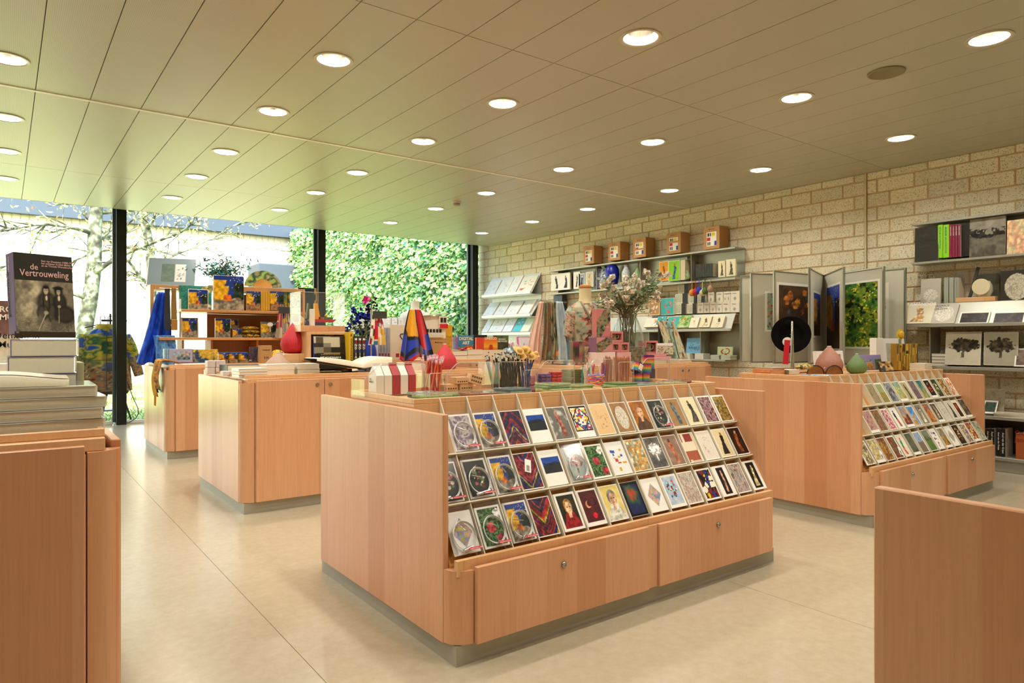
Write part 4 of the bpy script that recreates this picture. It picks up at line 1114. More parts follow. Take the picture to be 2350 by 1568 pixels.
def block(w, d, h, x, y, z, rz, ry, label, dots):
 o = thing('kraft_box', label, 'box', (x, y, z), rz, 'small kraft boxes in the clear bin'); o.rotation_euler[1] = ry
 part('carton', MB().cbox(-w / 2, -d / 2, 0, w / 2, d / 2, h, .0015), KB, o)
 bb = MB()
 for i in range(5):
  for j in range(dots):
   bb.box(-w * .38 + i * w * .17, -d / 2 - .0006, h * (.22 + .42 * j), -w * .38 + i * w * .17 + w * .1, -d / 2 - .0001, h * (.42 + .42 * j))
 part('window_print', bb, INK, o)
 return o
block(.085, .05, .034, b0 + .065, 3.02, MT + .004, 0, 0, 'kraft box lying lowest at the left of the bin', 1)
block(.085, .05, .034, b0 + .16, 3.02, MT + .004, .05, 0, 'kraft box lying under the tilted one', 1)
block(.08, .05, .034, b0 + .125, 3.01, MT + .039, .1, 0, 'kraft box stacked in the middle of the bin', 1)
block(.075, .045, .048, b0 + .205, 3.00, MT + .034, -.1, .30, 'kraft box with oval holes tilted on its edge', 2)
h0, h1 = fx(1131, 3.02), fx(1189, 3.02)
BP = col('#1b1a16', .45); GLD = col('#cfa553', .6, 0, .12, 60); SPOT = col('#d8d2c0', .6, 0, .5, 220)
def spot_tip(o, v):
 d = v.normalized(); b = MB(); b.tube([v - d * .002, v + d * .016], .0052, 6); part('ferrule', b, SPOT, o)
 part('cap', MB().ball(tuple(v + d * .019), .0042, n=6, m=4), BP, o)
r = random.Random(5)
for i in range(46):
 bx, by = r.uniform(h0 + .006, h1 - .006), r.uniform(2.97, 3.08); k = (bx - h0) / (h1 - h0)
 stick('pencil', 'black pencil with a silver-and-black top in the crowded clear holder', 'pencil', (bx, by, MT + .004), (bx + r.uniform(-.05, .03), by + r.uniform(-.02, .02), MT + r.uniform(.148, .178)), .0034, BP, 'black pencils', spot_tip)
clear_bin('clear acrylic holder of black pencils', h0 - .004, h1 + .006, 2.955, 3.095, MT, .148, False)
s0, s1 = fx(1196, 2.99), fx(1222, 2.99)
BLU = col('#1e4f9e', .45); NAVY = col('#1c2f66', .45)
hat = MB(); hat.lathe([(.026, 0), (.027, .0015), (.016, .004), (.013, .014), (.008, .019), (0, .020)], 20, True, False)
HATM = hat.mesh('straw_hat', GLD, True)
r = random.Random(9)
for i, (hx, hz) in enumerate(((1192, 806), (1197, 817), (1205, 803), (1219, 818), (1229, 814), (1212, 806), (1186, 803), (1196, 835), (1216, 838), (1203, 812))):
 top = at_y(hx, hz, 2.97 + .008 * i)
 base = Vector((r.uniform(s0 + .008, s1 - .008), 2.98 + .004 * i, MT + .004))
 o = stick('pencil', '%s pencil topped by a tiny straw hat' % ('bright blue' if i % 2 else 'navy blue'), 'pencil', base, tuple(top), .004, BLU if i % 2 else NAVY, 'straw hat pencils')
 q = link('straw_hat', HATM, o); q.location = top - base; q.rotation_euler = (.9 + r.uniform(-.4, .4), r.uniform(-.6, .6), r.uniform(-.8, .4))
clear_bin('narrow clear acrylic holder of straw hat pencils', s0 - .004, s1 + .008, 2.955, 3.05, MT, .10, False)
e0, e1 = fx(1224, 2.96), fx(1315, 2.96)
clear_bin('clear acrylic bin of red and purple foam erasers', e0 + .008, e1, 2.95, 3.09, MT, .150)
def jig(cx, cy, n, colr, label, grp, sd):
 rr = random.Random(sd); me = None
 if True:
  bb = MB(); w = .034
  bb.cbox(-w, -.024, 0, w, .024, .0085, .001)
  for sx in (-1, 1): bb.cbox(sx * w - .007, -.006, .0005, sx * w + .007, .006, .008, .001)
  bb.cbox(-.007, -.031, .0005, .007, -.024, .008, .001); me = bb.mesh('foam_eraser', colr)
 for i in range(n):
  o = link('foam_eraser', me); o.location = (cx + rr.uniform(-.005, .005), cy + rr.uniform(-.006, .006), MT + .004 + i * .0088); o.rotation_euler = (0, 0, rr.uniform(-.12, .12))
  tag(o, label + ', %s' % nth(i, n), 'eraser', grp)
jig(e0 + .115, 3.01, 8, col('#6f4a86', .6), 'purple jigsaw-shaped foam eraser in the middle stack', 'purple foam erasers', 2)
jig(e0 + .197, 3.01, 9, col('#c9333b', .6), 'red jigsaw-shaped foam eraser in the stack by the bin end', 'red foam erasers', 4)
jig(e0 + .035, 3.055, 7, col('#cf5f80', .6), 'pink jigsaw-shaped foam eraser in the rear stack', 'pink foam erasers', 6)
for i in range(7):
 flat_book('olive-edged notebook, %s in the pile behind the red erasers' % nth(i, 7), .11, .09, .0125, fx(1322, 3.06), 3.085, MT + i * .0127, random.uniform(-.04, .04), '#5d5a2c', group='olive notebooks', pages='#6d6a3a', name='notebook')
RC = ['#d43a3f', '#e2763a', '#6a6fb5', '#e0a33a', '#c94f7a', '#7d86c9']
rx0 = fx(1368, 2.90)
for i, c in enumerate(RC * 2):
 bb = MB(); R = .052; pts = []
 for k in range(28):
  a = 2 * pi * k / 28; pts.append((R * math.cos(a) * (1 + .04 * math.sin(3 * a + i)), .035 * math.sin(a) + .004 * math.sin(5 * a + i), .006 + .0048 * i + .006 * math.sin(2 * a + i * 1.7) ** 2))
 bb.tube(pts, .0036, 6, closed=True)
 solo('jump_rope', bb, col(c, .6), '%s cord loop in the %s half of the coiled bright cords' % (['red', 'orange', 'blue', 'amber', 'pink', 'lilac'][i % 6], 'lower' if i < 6 else 'upper'), 'cord', (rx0, 2.90, MT), 0, 'coiled bright cords', True)
q0, q1 = fx(1343, 2.97), fx(1407, 2.97)
clear_bin('clear acrylic bin of assorted pens', q0, q1, 2.96, 3.09, MT, .150)
PC = ['#c9344f', '#d8cfc0', '#c23a45', '#e6ded0', '#8a3550', '#2f9a80', '#e8d0c0', '#cfc8ba', '#35309a']
r = random.Random(11)
for i, c in enumerate(PC * 2):
 bx = r.uniform(q0 + .012, q1 - .012); by = r.uniform(2.985, 3.06)
 nm = {'#c9344f': 'rose', '#d8cfc0': 'ivory', '#c23a45': 'red', '#e6ded0': 'white', '#8a3550': 'plum', '#2f9a80': 'green', '#e8d0c0': 'pale pink', '#cfc8ba': 'grey', '#35309a': 'violet'}[c]
 o = stick('pen', '%s pen in the %s half of the pen bin' % (nm, 'left' if bx < (q0 + q1) / 2 else 'right'), 'pen', (bx, by, MT + .004), (bx + r.uniform(-.025, .025), by, MT + r.uniform(.10, .14)), .0045, col(c, .4), 'assorted pens in the bin')
n0, n1 = fx(1420, 2.97), fx(1452, 2.97)
CED = col('#a5653f', .55, 0, .12, 30); CED2 = col('#b87a52', .55, 0, .12, 30)
def point(o, v):
 d = v.normalized(); part('sharp_tip', MB().tube([v, v + d * .012], [.0042, .0006], 6), CED, o)
r = random.Random(13)
for i in range(38):
 bx, by = r.uniform(n0 + .005, n1 - .005), r.uniform(2.975, 3.04)
 stick('pencil', 'reddish cedar pencil with its point upward in the tall clear holder', 'pencil', (bx, by, MT + .004), (bx + r.uniform(-.012, .022), by + r.uniform(-.01, .01), MT + r.uniform(.140, .156)), .0042, CED if i % 2 else CED2, 'cedar pencils', point)
clear_bin('tall clear acrylic holder of cedar pencils', n0 - .004, n1 + .004, 2.965, 3.05, MT, .130, False)
r = random.Random(14)
for i in range(16):
 bx = fx(r.uniform(1386, 1415), 3.1); by = r.uniform(3.092, 3.105)
 stick('pencil', 'cedar pencil standing in the row behind the pen bin', 'pencil', (bx, by, MT), (bx + r.uniform(-.02, .02), by, MT + r.uniform(.14, .16)), .004, CED, 'cedar pencils behind', point)
z0_, z1_ = fx(1462, 2.95), fx(1533, 2.95)
RB = ['#3a2a7a', '#b5264a', '#d8641f', '#d0b030', '#3a9a4a', '#2a6fb5', '#6a2f8a']
clear_bin('clear acrylic bin of rainbow-striped tins', z0_, z1_, 2.94, 3.08, MT, .152)
def rainbow_can(label, loc, R, Hh, rot=(0, 0, 0), name='rainbow_tin', group='rainbow tins in the bin'):
 o = thing(name, label, 'tin', loc, 0, group); o.rotation_euler = rot
 nz = 24; a = np.linspace(0, 2 * pi, 40, endpoint=False); z = np.linspace(0, Hh, nz)
 P = np.stack([np.broadcast_to(R * np.cos(a), (nz, 40)), np.broadcast_to(R * np.sin(a), (nz, 40)), np.broadcast_to(z[:, None], (nz, 40))], -1)
 cc = pal_map(np.broadcast_to(np.linspace(.02, .98, nz)[:, None], (nz, 40)), RB[::-1])
 m = printed(.18, .6)
 part('wall', grid_mesh('wall', P, cc, m, closed_u=True), None, o)
 part('rim', MB().lathe([(R, Hh), (R + .0015, Hh + .001), (R - .001, Hh + .003), (R - .003, Hh), (R - .0035, .004), (0, .004)], 40, False, False), col('#17131a', .4), o, True)
 return o
rainbow_can('upright rainbow-striped tin on the lower left of its bin', (z0_ + .055, 3.0, MT + .003), .031, .05)
rainbow_can('upright rainbow-striped tin on the lower right of its bin', (z0_ + .125, 3.0, MT + .003), .031, .05)
rainbow_can('rainbow-striped tin resting on the lower tins at the bin end', (z0_ + .140, 3.0, MT + .058), .031, .058)
o = rainbow_can('tilted rainbow-striped tin with a large price tag', (z0_ + .040, 3.0, MT + .066), .031, .058, (0, .5, 0))
part('price_tag', MB().cbox(-.02, -.036, .012, .012, -.0345, .05, .001), TAGW, o, label='white price tag')
b = at_y(1487, 850, 3.1); rainbow_can('open rainbow cup with a black inside standing behind its bin', (fx(1487, 3.1), 3.1, MT + .075), .042, .09, name='rainbow_cup', group=None)
box_thing('carton', 'plain card box under the open rainbow cup', 'box', .09, .05, .075, (fx(1487, 3.1), 3.1, MT), 0, col('#3a2730', .6))
GP = [['#5f7a4a', '#87a06a', '#c9c98a'], ['#6f8a5f', '#a3ae7a', '#4f6f5a'], ['#6f4a3e', '#8f6450', '#5d3a32'], ['#5a7078', '#8a9f90', '#b5ab7f'], ['#7a8060', '#b9a878', '#8f9468']]
r = random.Random(21)
spots = [(1.50, 2.60, 2), (1.56, 2.76, 2), (1.74, 2.60, 2), (1.73, 2.77, 1), (1.93, 2.59, 3), (2.0, 2.74, 1), (2.19, 2.60, 4), (2.24, 2.80, 1), (2.43, 2.61, 1), (2.52, 2.78, 2), (2.66, 2.60, 3), (2.80, 2.76, 1), (2.86, 2.60, 2), (3.02, 2.78, 1), (3.08, 2.60, 2), (3.24, 2.70, 2)]
nearp = ['beside the cartons', 'before the pink-topped pencils', 'at the left front of the tray', 'before the kraft blocks', 'near the third divider', 'behind the tall central pile', 'in the tall central pile', 'before the straw hats', 'between the piles at the centre', 'before the red erasers', 'right of the centre on the front edge', 'before the cords', 'before the cedar pencils', 'before the rainbow tins', 'near the right front', 'at the right end of the tray']
for (sx, sy, n), where in zip(spots, nearp):
 for i in range(n):
  pal = GP[(int(sx * 50) + (0 if n < 3 else 2)) % 5]
  o = box_thing('puzzle_box', 'slim green-brown printed box, %s of its pile %s' % (nth(i, n), where), 'box', .135, .12, .0125, (sx + r.uniform(-.006, .006), sy + r.uniform(-.008, .008), MT + .0127 * i), r.uniform(-.1, .1), col(pal[i % 2], .4, 0, .5, 70), group='slim boxes ' + where)
  if i == n - 1:
   part('lid_print', pic_mesh(art('floral', pal + [pal[0], pal[2]], int(sx * 100), 20, 22), .131, .116, printed(.2, .4)), None, o, loc=(0, -.058, .0131), rot=(-pi / 2, 0, 0))
# ================================================================ placing helpers
def depth(p): return p[0] * _fw[0] + p[1] * _fw[1]
def mpp(p): return depth(p) / FPX
def base(px, py, z=.943): return at_z(px, py, z)
CT = .943                                    # inner floor of the counter trays
FACE = -YAW                                  # rotation that turns a front towards the viewer
def px_book(label, px0, px1, pyt, pyb, y, t, rz=0.0, lean=0.0, **kw):
 """upright book whose front lies in the plane y"""
 xa, xb = fx(px0, y), fx(px1, y); zb = zy((px0 + px1) / 2, pyb, y); h = (zy((px0 + px1) / 2, pyt, y + .0) - zb) / max(.5, math.cos(lean))
 return book(label, xb - xa, h, t, ((xa + xb) / 2, y, zb), rz, -lean, **kw)
def px_box(name, label, cat, px0, px1, pyt, pyb, y, d, **kw):
 xa, xb = fx(px0, y), fx(px1, y); zb = zy((px0 + px1) / 2, pyb, y); h = zy((px0 + px1) / 2, pyt, y) - zb
 return box_thing(name, label, cat, xb - xa, d, h, ((xa + xb) / 2, y + d / 2, zb), **kw)
# ================================================================ left cupboard: book piles
SHRINK = thin_glass('shrink wrap', (.985, .99, .985), .10, 1.3, .05)
LT = .955
pz = LT
xr = at_z(262, 985, LT)
for i, (dx, dt) in enumerate(((0, .0), (.0, .0), (.004, .0), (-.014, .0))):
 t = .0292
 w, d = .36, .27
 o = flat_book('thick shrink-wrapped art book, %s of the low left pile' % ('lowest', 'second from the bottom', 'third from the bottom', 'topmost')[i], w, d, t, .225 - w / 2 + dx, 2.22 + d / 2 + .004 * i, pz, .02 * (-1) ** i, '#cfcab9', pages='#d6cdb4', img=art('haze', ['#c9d6b5', '#dfe3cc', '#eee9dc'], 3 + i, 12, 16) if i == 3 else None)
 part('shrink_wrap', MB().cbox(-w / 2 - .003, -.0025, -.003, w / 2 + .003, t + .0002, d + .003, .003), SHRINK, o)
 pz += t + .0015
o = thing('catalogue', 'cream paperback catalogue lying with curled open pages on the low left pile', 'book', (-.02, 2.24, pz), 0)
n = 30; X = np.linspace(-.19, .165, n); prof = .019 + .010 * np.sin((X + .19) / .355 * 2.6) ** 2 + .004 * np.cos(X * 20)
P = np.array([[(x, yv, (zt if k else 0.001)) for x, zt in zip(X, prof)] for k, yv in ((0, 0.0), (1, 0.0), (1, .2), (0, .2))])
part('page_block', grid_mesh('page_block', P, None, col('#e6dcbf', .75, 0, .08, 120), False), None, o)
P2 = np.array([[(x, yv, zt + .002 + .006 * k) for x, zt in zip(X[3:], prof[3:])] for k, yv in ((0, 0.004), (1, .10), (0, .196))])
pg = art('blocks', ['#e9e3d0', '#cfc8b5', '#e6dfca', '#b9b09a'], 5, 3, n - 3)
part('open_page', grid_mesh('open_page', P2, pg, printed(.6)), None, o)
nx0, nz = at_y(22, 784, 2.52).x, LT
w = fx(176, 2.52) - fx(22, 2.52)
PURP = '#6f6390'
nt_ = [.052, .052, .052]
pile_bottom = zy(100, 778, 2.52) - 3 * .0535
for i in range(3):
 o = flat_book('thick purple-spined novel in shrink wrap, %s of three' % ('lowest', 'middle', 'topmost')[i], w, .17, .052, nx0 + w / 2 - .004 * i + (.01 if i == 2 else 0), 2.52 + .085, max(LT, pile_bottom) + .0535 * i, 0, PURP, pages='#e0d8c2', spine=PURP)
 part('shrink_wrap', MB().cbox(-w / 2 - .004, -.003, -.003, w / 2 + .004, .0525, .174, .004), SHRINK, o)
riser = max(LT, pile_bottom)
if riser > LT + .01: solo('book_riser', MB().cbox(nx0 - .01, 2.54, LT, nx0 + w - .01, 2.68, riser - .001), col('#d9d2be', .6), 'plain block of books under the purple-spined novels', 'books')
topz = riser + 3 * .0535 + .004
ex = (fx(34, 2.55) + fx(172, 2.55)) / 2
t = thing('book_easel', 'low dark wooden book easel on the novels', 'easel', (ex, 2.545, topz), 0)
hw = (fx(172, 2.545) - fx(40, 2.545)) / 2 + .004
part('ledge', MB().cbox(-hw, -.010, 0, hw, .07, .012, .002), col('#3a2c1c', .45), t)
part('lip', MB().cbox(-hw, -.014, .0, hw, -.008, .019, .001), col('#3a2c1c', .45), t)
part('back_plate', MB().at((0, .068, .006), 0, -.14).cbox(-hw * .8, 0, 0, hw * .8, .006, .17, .001), BLACK, t)
nh = (zy(105, 586, 2.58) - topz - .012) * 1.01
h_, w_ = 150, 118
ph = np.zeros((h_, w_, 3)); yy, xx = np.mgrid[0:h_, 0:w_]; yy = yy / h_; xx = xx / w_
base_ = .42 + .26 * stretch(fbm(h_, w_, 7, 4)) * (.4 + .9 * np.exp(-((xx - .25) ** 2 + (yy - .55) ** 2) * 6)) + .14 * stretch(fbm(h_, w_, 26, 9))
def blob(cx, cy, rx, ry, v, soft=6):
 global base_
 m = 1 / (1 + np.exp(((((xx - cx) / rx) ** 2 + ((yy - cy) / ry) ** 2) - 1) * soft)); base_ = base_ * (1 - m) + (v + .08 * (fbm(h_, w_, 20, 2) - .5)) * m
base_ = np.where(yy < .34, .20 + .02 * (xx - .5), base_)
m_ = (yy > .8); base_ = np.where(m_, base_ * .8 + .14 * stretch(np.sin(fbm(h_, w_, 14, 3) * 50)), base_)
for a_ in ((.52, .60, .16, .135, .14), (.52, .60, .135, .115, .30), (.45, .73, .11, .09, .16), (.45, .73, .085, .07, .33), (.61, .74, .09, .12, .16), (.61, .74, .065, .10, .32), (.40, .84, .05, .08, .45), (.62, .88, .05, .06, .42), (.745, .60, .115, .125, .10), (.745, .60, .09, .10, .22), (.82, .75, .18, .11, .12), (.82, .75, .145, .085, .24), (.51, .45, .065, .07, .16), (.725, .45, .075, .06, .14), (.51, .455, .042, .050, .78), (.51, .415, .048, .018, .10), (.515, .548, .018, .032, .92), (.725, .465, .034, .040, .74), (.72, .418, .09, .022, .10), (.73, .545, .022, .036, .9), (.495, .448, .012, .006, .3), (.527, .448, .012, .006, .3), (.715, .460, .010, .005, .3), (.738, .460, .010, .005, .3), (.50, .735, .04, .025, .7), (.73, .65, .03, .018, .72), (.56, .60, .015, .09, .14), (.46, .60, .012, .09, .14)): blob(*a_)
cane = abs((xx - .49) + (yy - .75) * .62) < .008; base_ = np.where(cane & (yy > .74) & (yy < .97), .8, base_)
cane = abs(xx - .72 + .02 * (yy - .66)) < .006; base_ = np.where(cane & (yy > .66) & (yy < .86), .66, base_)
ph = np.clip(base_, 0, 1)[..., None] * np.array([1.0, .94, .78])[None, None]
wn = (fx(172, 2.57) - fx(34, 2.57)) * 1.06
o = book('upright novel with a sepia photograph cover and purple spine on the easel', wn, nh, .050, (ex + .004, 2.558, topz + .0125), .36, -.10, '#55482e', img=ph, spine=PURP, pages='#d6cdb8')
s_ = wn / .21
text('de', .0330 * s_, PINKINK, o, (-.24 * wn, -.0014, nh * .800), .008, 'LEFT', sx=.9); text('Vertrouweling', .0375 * s_, PINKINK, o, (-.41 * wn, -.0014, nh * .715), .008, 'LEFT', sx=.80)
text('Sam van Deventer (1888-1972),\nhet echtpaar Kröller-Müller\nen de Tweede Wereldoorlog', .0106 * s_, PINKINK, o, (-.045 * wn, -.0014, nh * .905), .014, line=.9, sx=.92)
text('Ariëtte Dekker', .0100 * s_, PINKINK, o, (.18 * wn, -.0014, nh * .012), .01)
def spine_words(o, w, t, s, sz, c, z0, bold=.01):
 q = link('lettering', text_mesh(s, sz, c, bold), o)
 q.matrix_local = Matrix.Translation((-w / 2 - .0014, t / 2 + sz * .33, z0)) @ Matrix(((0, 1, 0, 0), (0, 0, 1, 0), (-1, 0, 0, 0), (0, 0, 0, 1))) @ Matrix.Diagonal((1, 1, 1, 1))
 return q
spine_words(o, wn, .050, 'de vertrouweling', .027 * s_, INK, nh * .80, .01)
spine_words(o, wn, .050, 'Ariëtte Dekker', .010 * s_, WINK, nh * .96)
o = px_book('book with white lettering half hidden behind the sepia-covered novel', -60, 46, 690, 832, 3.2, .03, cover='#8a6a66', img=np.concatenate([art('haze', ['#6f5450', '#8a6a66'], 3, 20, 26), art('haze', ['#d8cfb8', '#e6dcc4'], 4, 16, 26)]))
text('KRÖLLER-M\nMUSEUM', .030, WINK, o, (.065, -.002, .19), .02, 'CENTER', line=1.0); text('Denken in\nMuseum', .034, INK, o, (.06, -.002, .09), .01, 'CENTER')
px_box('poster_tube_box', 'box with a blue and yellow painted print at the far left edge', 'box', -60, 36, 690, 836, 3.28, .03, mat=col('#3a6fa0', .5), img=art('night', NIGHT, 31, 30, 24))
solo('book_stack', MB().cbox(fx(-60, 3.15), 3.15, LT, fx(40, 3.15), 3.35, zy(20, 833, 3.15), .004), col('#dfe3dc', .5), 'white boxed volume lying under the half-hidden lettered book', 'box')
px_box('boxed_book', 'greenish slip-cased book standing behind the purple-spined novels', 'book', 170, 193, 832, 913, 2.62, .16, mat=col('#a5a883', .4))
# ================================================================ coat stand with the painted raincoat
cs = at_z(262, 966, 0.0)
t = thing('coat_stand', 'black metal clothes stand by the dark window post', 'stand', (cs.x, cs.y, 0))
b = MB(); b.tube([(0, 0, .02), (0, 0, 1.62)], .014, 8); part('pole', b, DARKMETAL, t, True)
for sx in (-1, 1):
 b = MB(); b.tube([(sx * .05, 0, 1.62), (sx * .05, 0, .62), (sx * .20, -.22, .012)], .013, 8); part('leg', b, DARKMETAL, t, True)
 b = MB(); b.tube([(sx * .05, 0, .62), (sx * .18, .2, .012)], .013, 8); part('leg', b, DARKMETAL, t, True)
part('shelf', MB().cbox(-.17, -.16, .16, .17, .16, .18, .004), col('#3f5f86', .4), t)
part('crossbar', MB().cbox(-.17, -.012, 1.5, .17, .012, 1.53, .003), DARKMETAL, t)
jp = at_y(240, 738, cs.y - .05); k = mpp(jp)
for dx in (-.055, .045):
 b = MB(); b.tube([(jp.x + dx, cs.y - .05, jp.z - .05), (jp.x + dx, cs.y - .05, jp.z + .06), (jp.x + dx + .03, cs.y - .05, jp.z + .10), (jp.x + dx + .06, cs.y - .05, jp.z + .06), (jp.x + dx + .06, cs.y - .05, jp.z + .03)], .006, 6)
 b.tube([(jp.x + dx, cs.y - .05, jp.z - .04), (jp.x + dx - .2, cs.y - .05, jp.z - .10)], .008, 6); b.tube([(jp.x + dx, cs.y - .05, jp.z - .04), (jp.x + dx + .2, cs.y - .05, jp.z - .10)], .008, 6)
 solo('coat_hanger', b, BLACK, 'black hanger hook above the painted raincoat, %s of two' % ('left' if dx < 0 else 'right'), 'hanger', group='hangers', smooth=True)
JP = ['#1f4fae', '#e0c22a', '#1f5a3a', '#23406f', '#d8b52a', '#c9622f', '#4a3a2a', '#7a8a6a', '#a57a3a']
def jacket_col(P, seed):
 nv, nu = P.shape[:2]; f = stretch(fbm(nv, nu, 9, seed)); g = stretch(fbm(nv, nu, 26, seed + 1)); v = np.linspace(1, 0, nv)[:, None] * np.ones((1, nu)); u = np.linspace(0, 1, nu)[None] * np.ones((nv, 1))
 top_ = pal_map(np.clip(.75 * f + .3 * (u - .5), 0, 1), ['#2a5ab5', '#1f4fae', '#e3c62e', '#1f5a3a', '#e0c22a', '#23406f'])
 low = pal_map(g, ['#2f2a2a', '#c9622f', '#8a7a55', '#3f5a6a', '#d8822f', '#b5b09a', '#3a3a30'])
 w_ = np.clip((v - .48) * 5 + .7 * (f - .5), 0, 1)[..., None]
 return top_ * (1 - w_) + low * w_
jk = thing('raincoat', 'blue, green and yellow painted-print raincoat hanging on the black stand', 'coat', (jp.x, cs.y - .07, jp.z - 1.04), 0)
nv, nu = 90, 110; Z = np.linspace(0, .95, nv); A = np.linspace(0, 2 * pi, nu, endpoint=False)
hwid = np.interp(Z, [0, .3, .62, .82, .90, .95], [.36, .335, .31, .30, .20, .08]); dwid = np.interp(Z, [0, .5, .85, .95], [.11, .11, .10, .06])
P = np.stack([hwid[:, None] * np.sign(np.cos(A)) * abs(np.cos(A)) ** .8 * (1 + .03 * np.sin(A * 9 + Z[:, None] * 4)), dwid[:, None] * np.sin(A) * (1 + .10 * np.sin(A * 11 + 3 * Z[:, None])), np.broadcast_to(Z[:, None], (nv, nu))], -1)
part('body', grid_mesh('body', P, jacket_col(P, 3), printed(.35, .2), closed_u=True), None, jk)
for s in (-1, 1):
 n = 50; s_ = np.linspace(0, 1, n); c_ = np.stack([s * (.26 + .19 * s_ ** .8), -.02 - .02 * s_, .84 - .62 * s_], -1); R = np.interp(s_, [0, .3, 1], [.07, .085, .065]); A2 = np.linspace(0, 2 * pi, 36, endpoint=False)
 P = c_[:, None] + np.stack([np.cos(A2)[None] * R[:, None], np.sin(A2)[None] * R[:, None] * .8, .25 * np.cos(A2)[None] * R[:, None] * s], -1)
 part('sleeve', grid_mesh('sleeve', P, jacket_col(P[::-1], 7 + s)[::-1], printed(.35, .2), closed_u=True), None, jk)
b = MB(); b.lathe([(.11, .90), (.12, .95), (.10, 1.0), (.06, .99), (.05, .92)], 20, False, False, 1.1, .7); part('hood_collar', b, col('#c9b02c', .4, 0, .5, 14), jk, True)
b = MB(); b.tube([(.01, -.12, .9), (.008, -.13, .5), (.01, -.125, .03)], .008, 5); part('zip', b, col('#1c2a4a', .4), jk)
part('swing_tag', MB().cbox(.20, -.128, -.05, .255, -.124, .20, .001), TAGW, jk, label='white swing tag')
part('label_card', MB().cbox(-.03, -.135, .56, .02, -.131, .74, .001), col('#2a4a3a', .5), jk)
part('hem_facing', MB().loft([(0, 0, -.05, .30, .085), (0, 0, .02, .34, .10)], 24), BLACK, jk, True)
cb = MB(); c0p = at_y(292, 966, WIN - .2); cb.tube([tuple(at_y(*q, WIN - .22)) for q in ((292, 878), (305, 912), (317, 938), (318, 948), (312, 960), (297, 970), (288, 971))], .006, 6)
solo('power_cable', cb, BLACK, 'thin black cable hanging beside the window post', 'cable', smooth=True)
# ================================================================ window cupboard: gift shelves
BY_, BK_ = 8.60, 8.94
SHW = wood_mat('gift shelf beech', '#cf9a63', '#c28a52', .3)
t = thing('gift_bookcase', 'open beech bookcase standing on the window cupboard, full of painting gifts', 'bookcase', (0, 0, 0))
xl, xr_ = fx(345, BY_), fx(700, BY_)
ztop = zy(420, 656, BY_); zs2 = zy(560, 713, 8.42); zs1 = zy(560, 775, 8.42)
part('side_panel', MB().cbox(xl, BY_, .965, xl + .035, BK_, ztop, .002), SHW, t)
part('side_panel', MB().cbox(xr_ - .03, BY_, .965, xr_, BK_, zy(650, 662, BY_), .002), SHW, t)
part('top_board', MB().cbox(xl + .036, BY_, ztop - .055, fx(478, BY_), BK_, ztop, .002), SHW, t)
part('top_board', MB().cbox(fx(478, BY_) + .001, BY_, zy(600, 672, BY_), xr_ - .031, BK_, zy(600, 660, BY_), .002), SHW, t)
part('shelf', MB().cbox(fx(416, 8.40), 8.40, zs2 - .03, fx(700, 8.42), BK_ - .03, zs2, .002), SHW, t)
part('shelf', MB().cbox(fx(366, 8.40), 8.40, zs1 - .03, fx(700, 8.42), BK_ - .03, zs1, .002), SHW, t)
part('back_panel', MB().box(fx(474, BK_), BK_ - .03, .965, xr_ - .031, BK_ - .012, zs2 - .031), wood_mat('shaded shelf back', '#b5763c', '#a86a34', .4), t)  # browner beech: shade behind the shelves is put into its colour
part('back_panel', MB().box(fx(540, BK_), BK_ - .03, zs2 + .001, xr_ - .031, BK_ - .012, zy(600, 674, BY_)), wood_mat('shaded shelf back', '#b5763c', '#a86a34', .4), t)  # same painted-in shade behind the upper shelf
for px_, za, zb in ((487, .965, zs1 - .031), (592, .965, zs1 - .031), (543, zs2 + .001, zy(543, 670, BY_)), (421, .965, zs1 - .031)):
 xx_ = fx(px_, BY_); part('divider', MB().cbox(xx_ - .012, BY_ + .02, za, xx_ + .012, BK_ - .032, zb, .001), SHW, t)
part('post', MB().cbox(fx(412, 8.55), 8.55, zs1 + .001, fx(412, 8.55) + .018, 8.58, zs2 + .12, .002), WHITE, t, label='white upright post')
o = thing('sign_holder', 'tilted acrylic sign holder on the left end of the bookcase top', 'sign', (fx(392, 8.75), 8.75, ztop), FACE * .5, rx=-.45)
w = .50; h = .38
part('panel', MB().cbox(-w / 2, 0, .01, w / 2, .012, h, .003), col('#7f9096', .25, 0, .03, 4, .3), o)
part('sheet', pic_mesh(np.concatenate([art('haze', ['#5d6f62', '#74857a'], 3, 20, 12), art('shapes', ['#d9dcd8', '#8a8f90', '#b0b5b0', '#3a3d3f'], 3, 20, 10)], 1), .26, .24, printed(.4)), None, o, loc=(.02, -.001, .06))
part('rim', MB().cbox(-w / 2 - .012, -.006, 0, w / 2 + .012, .02, .01, .002).cbox(-w / 2 - .012, -.006, .0101, -w / 2 - .001, .02, h + .01, .002), col('#dfe6e6', .3), o)
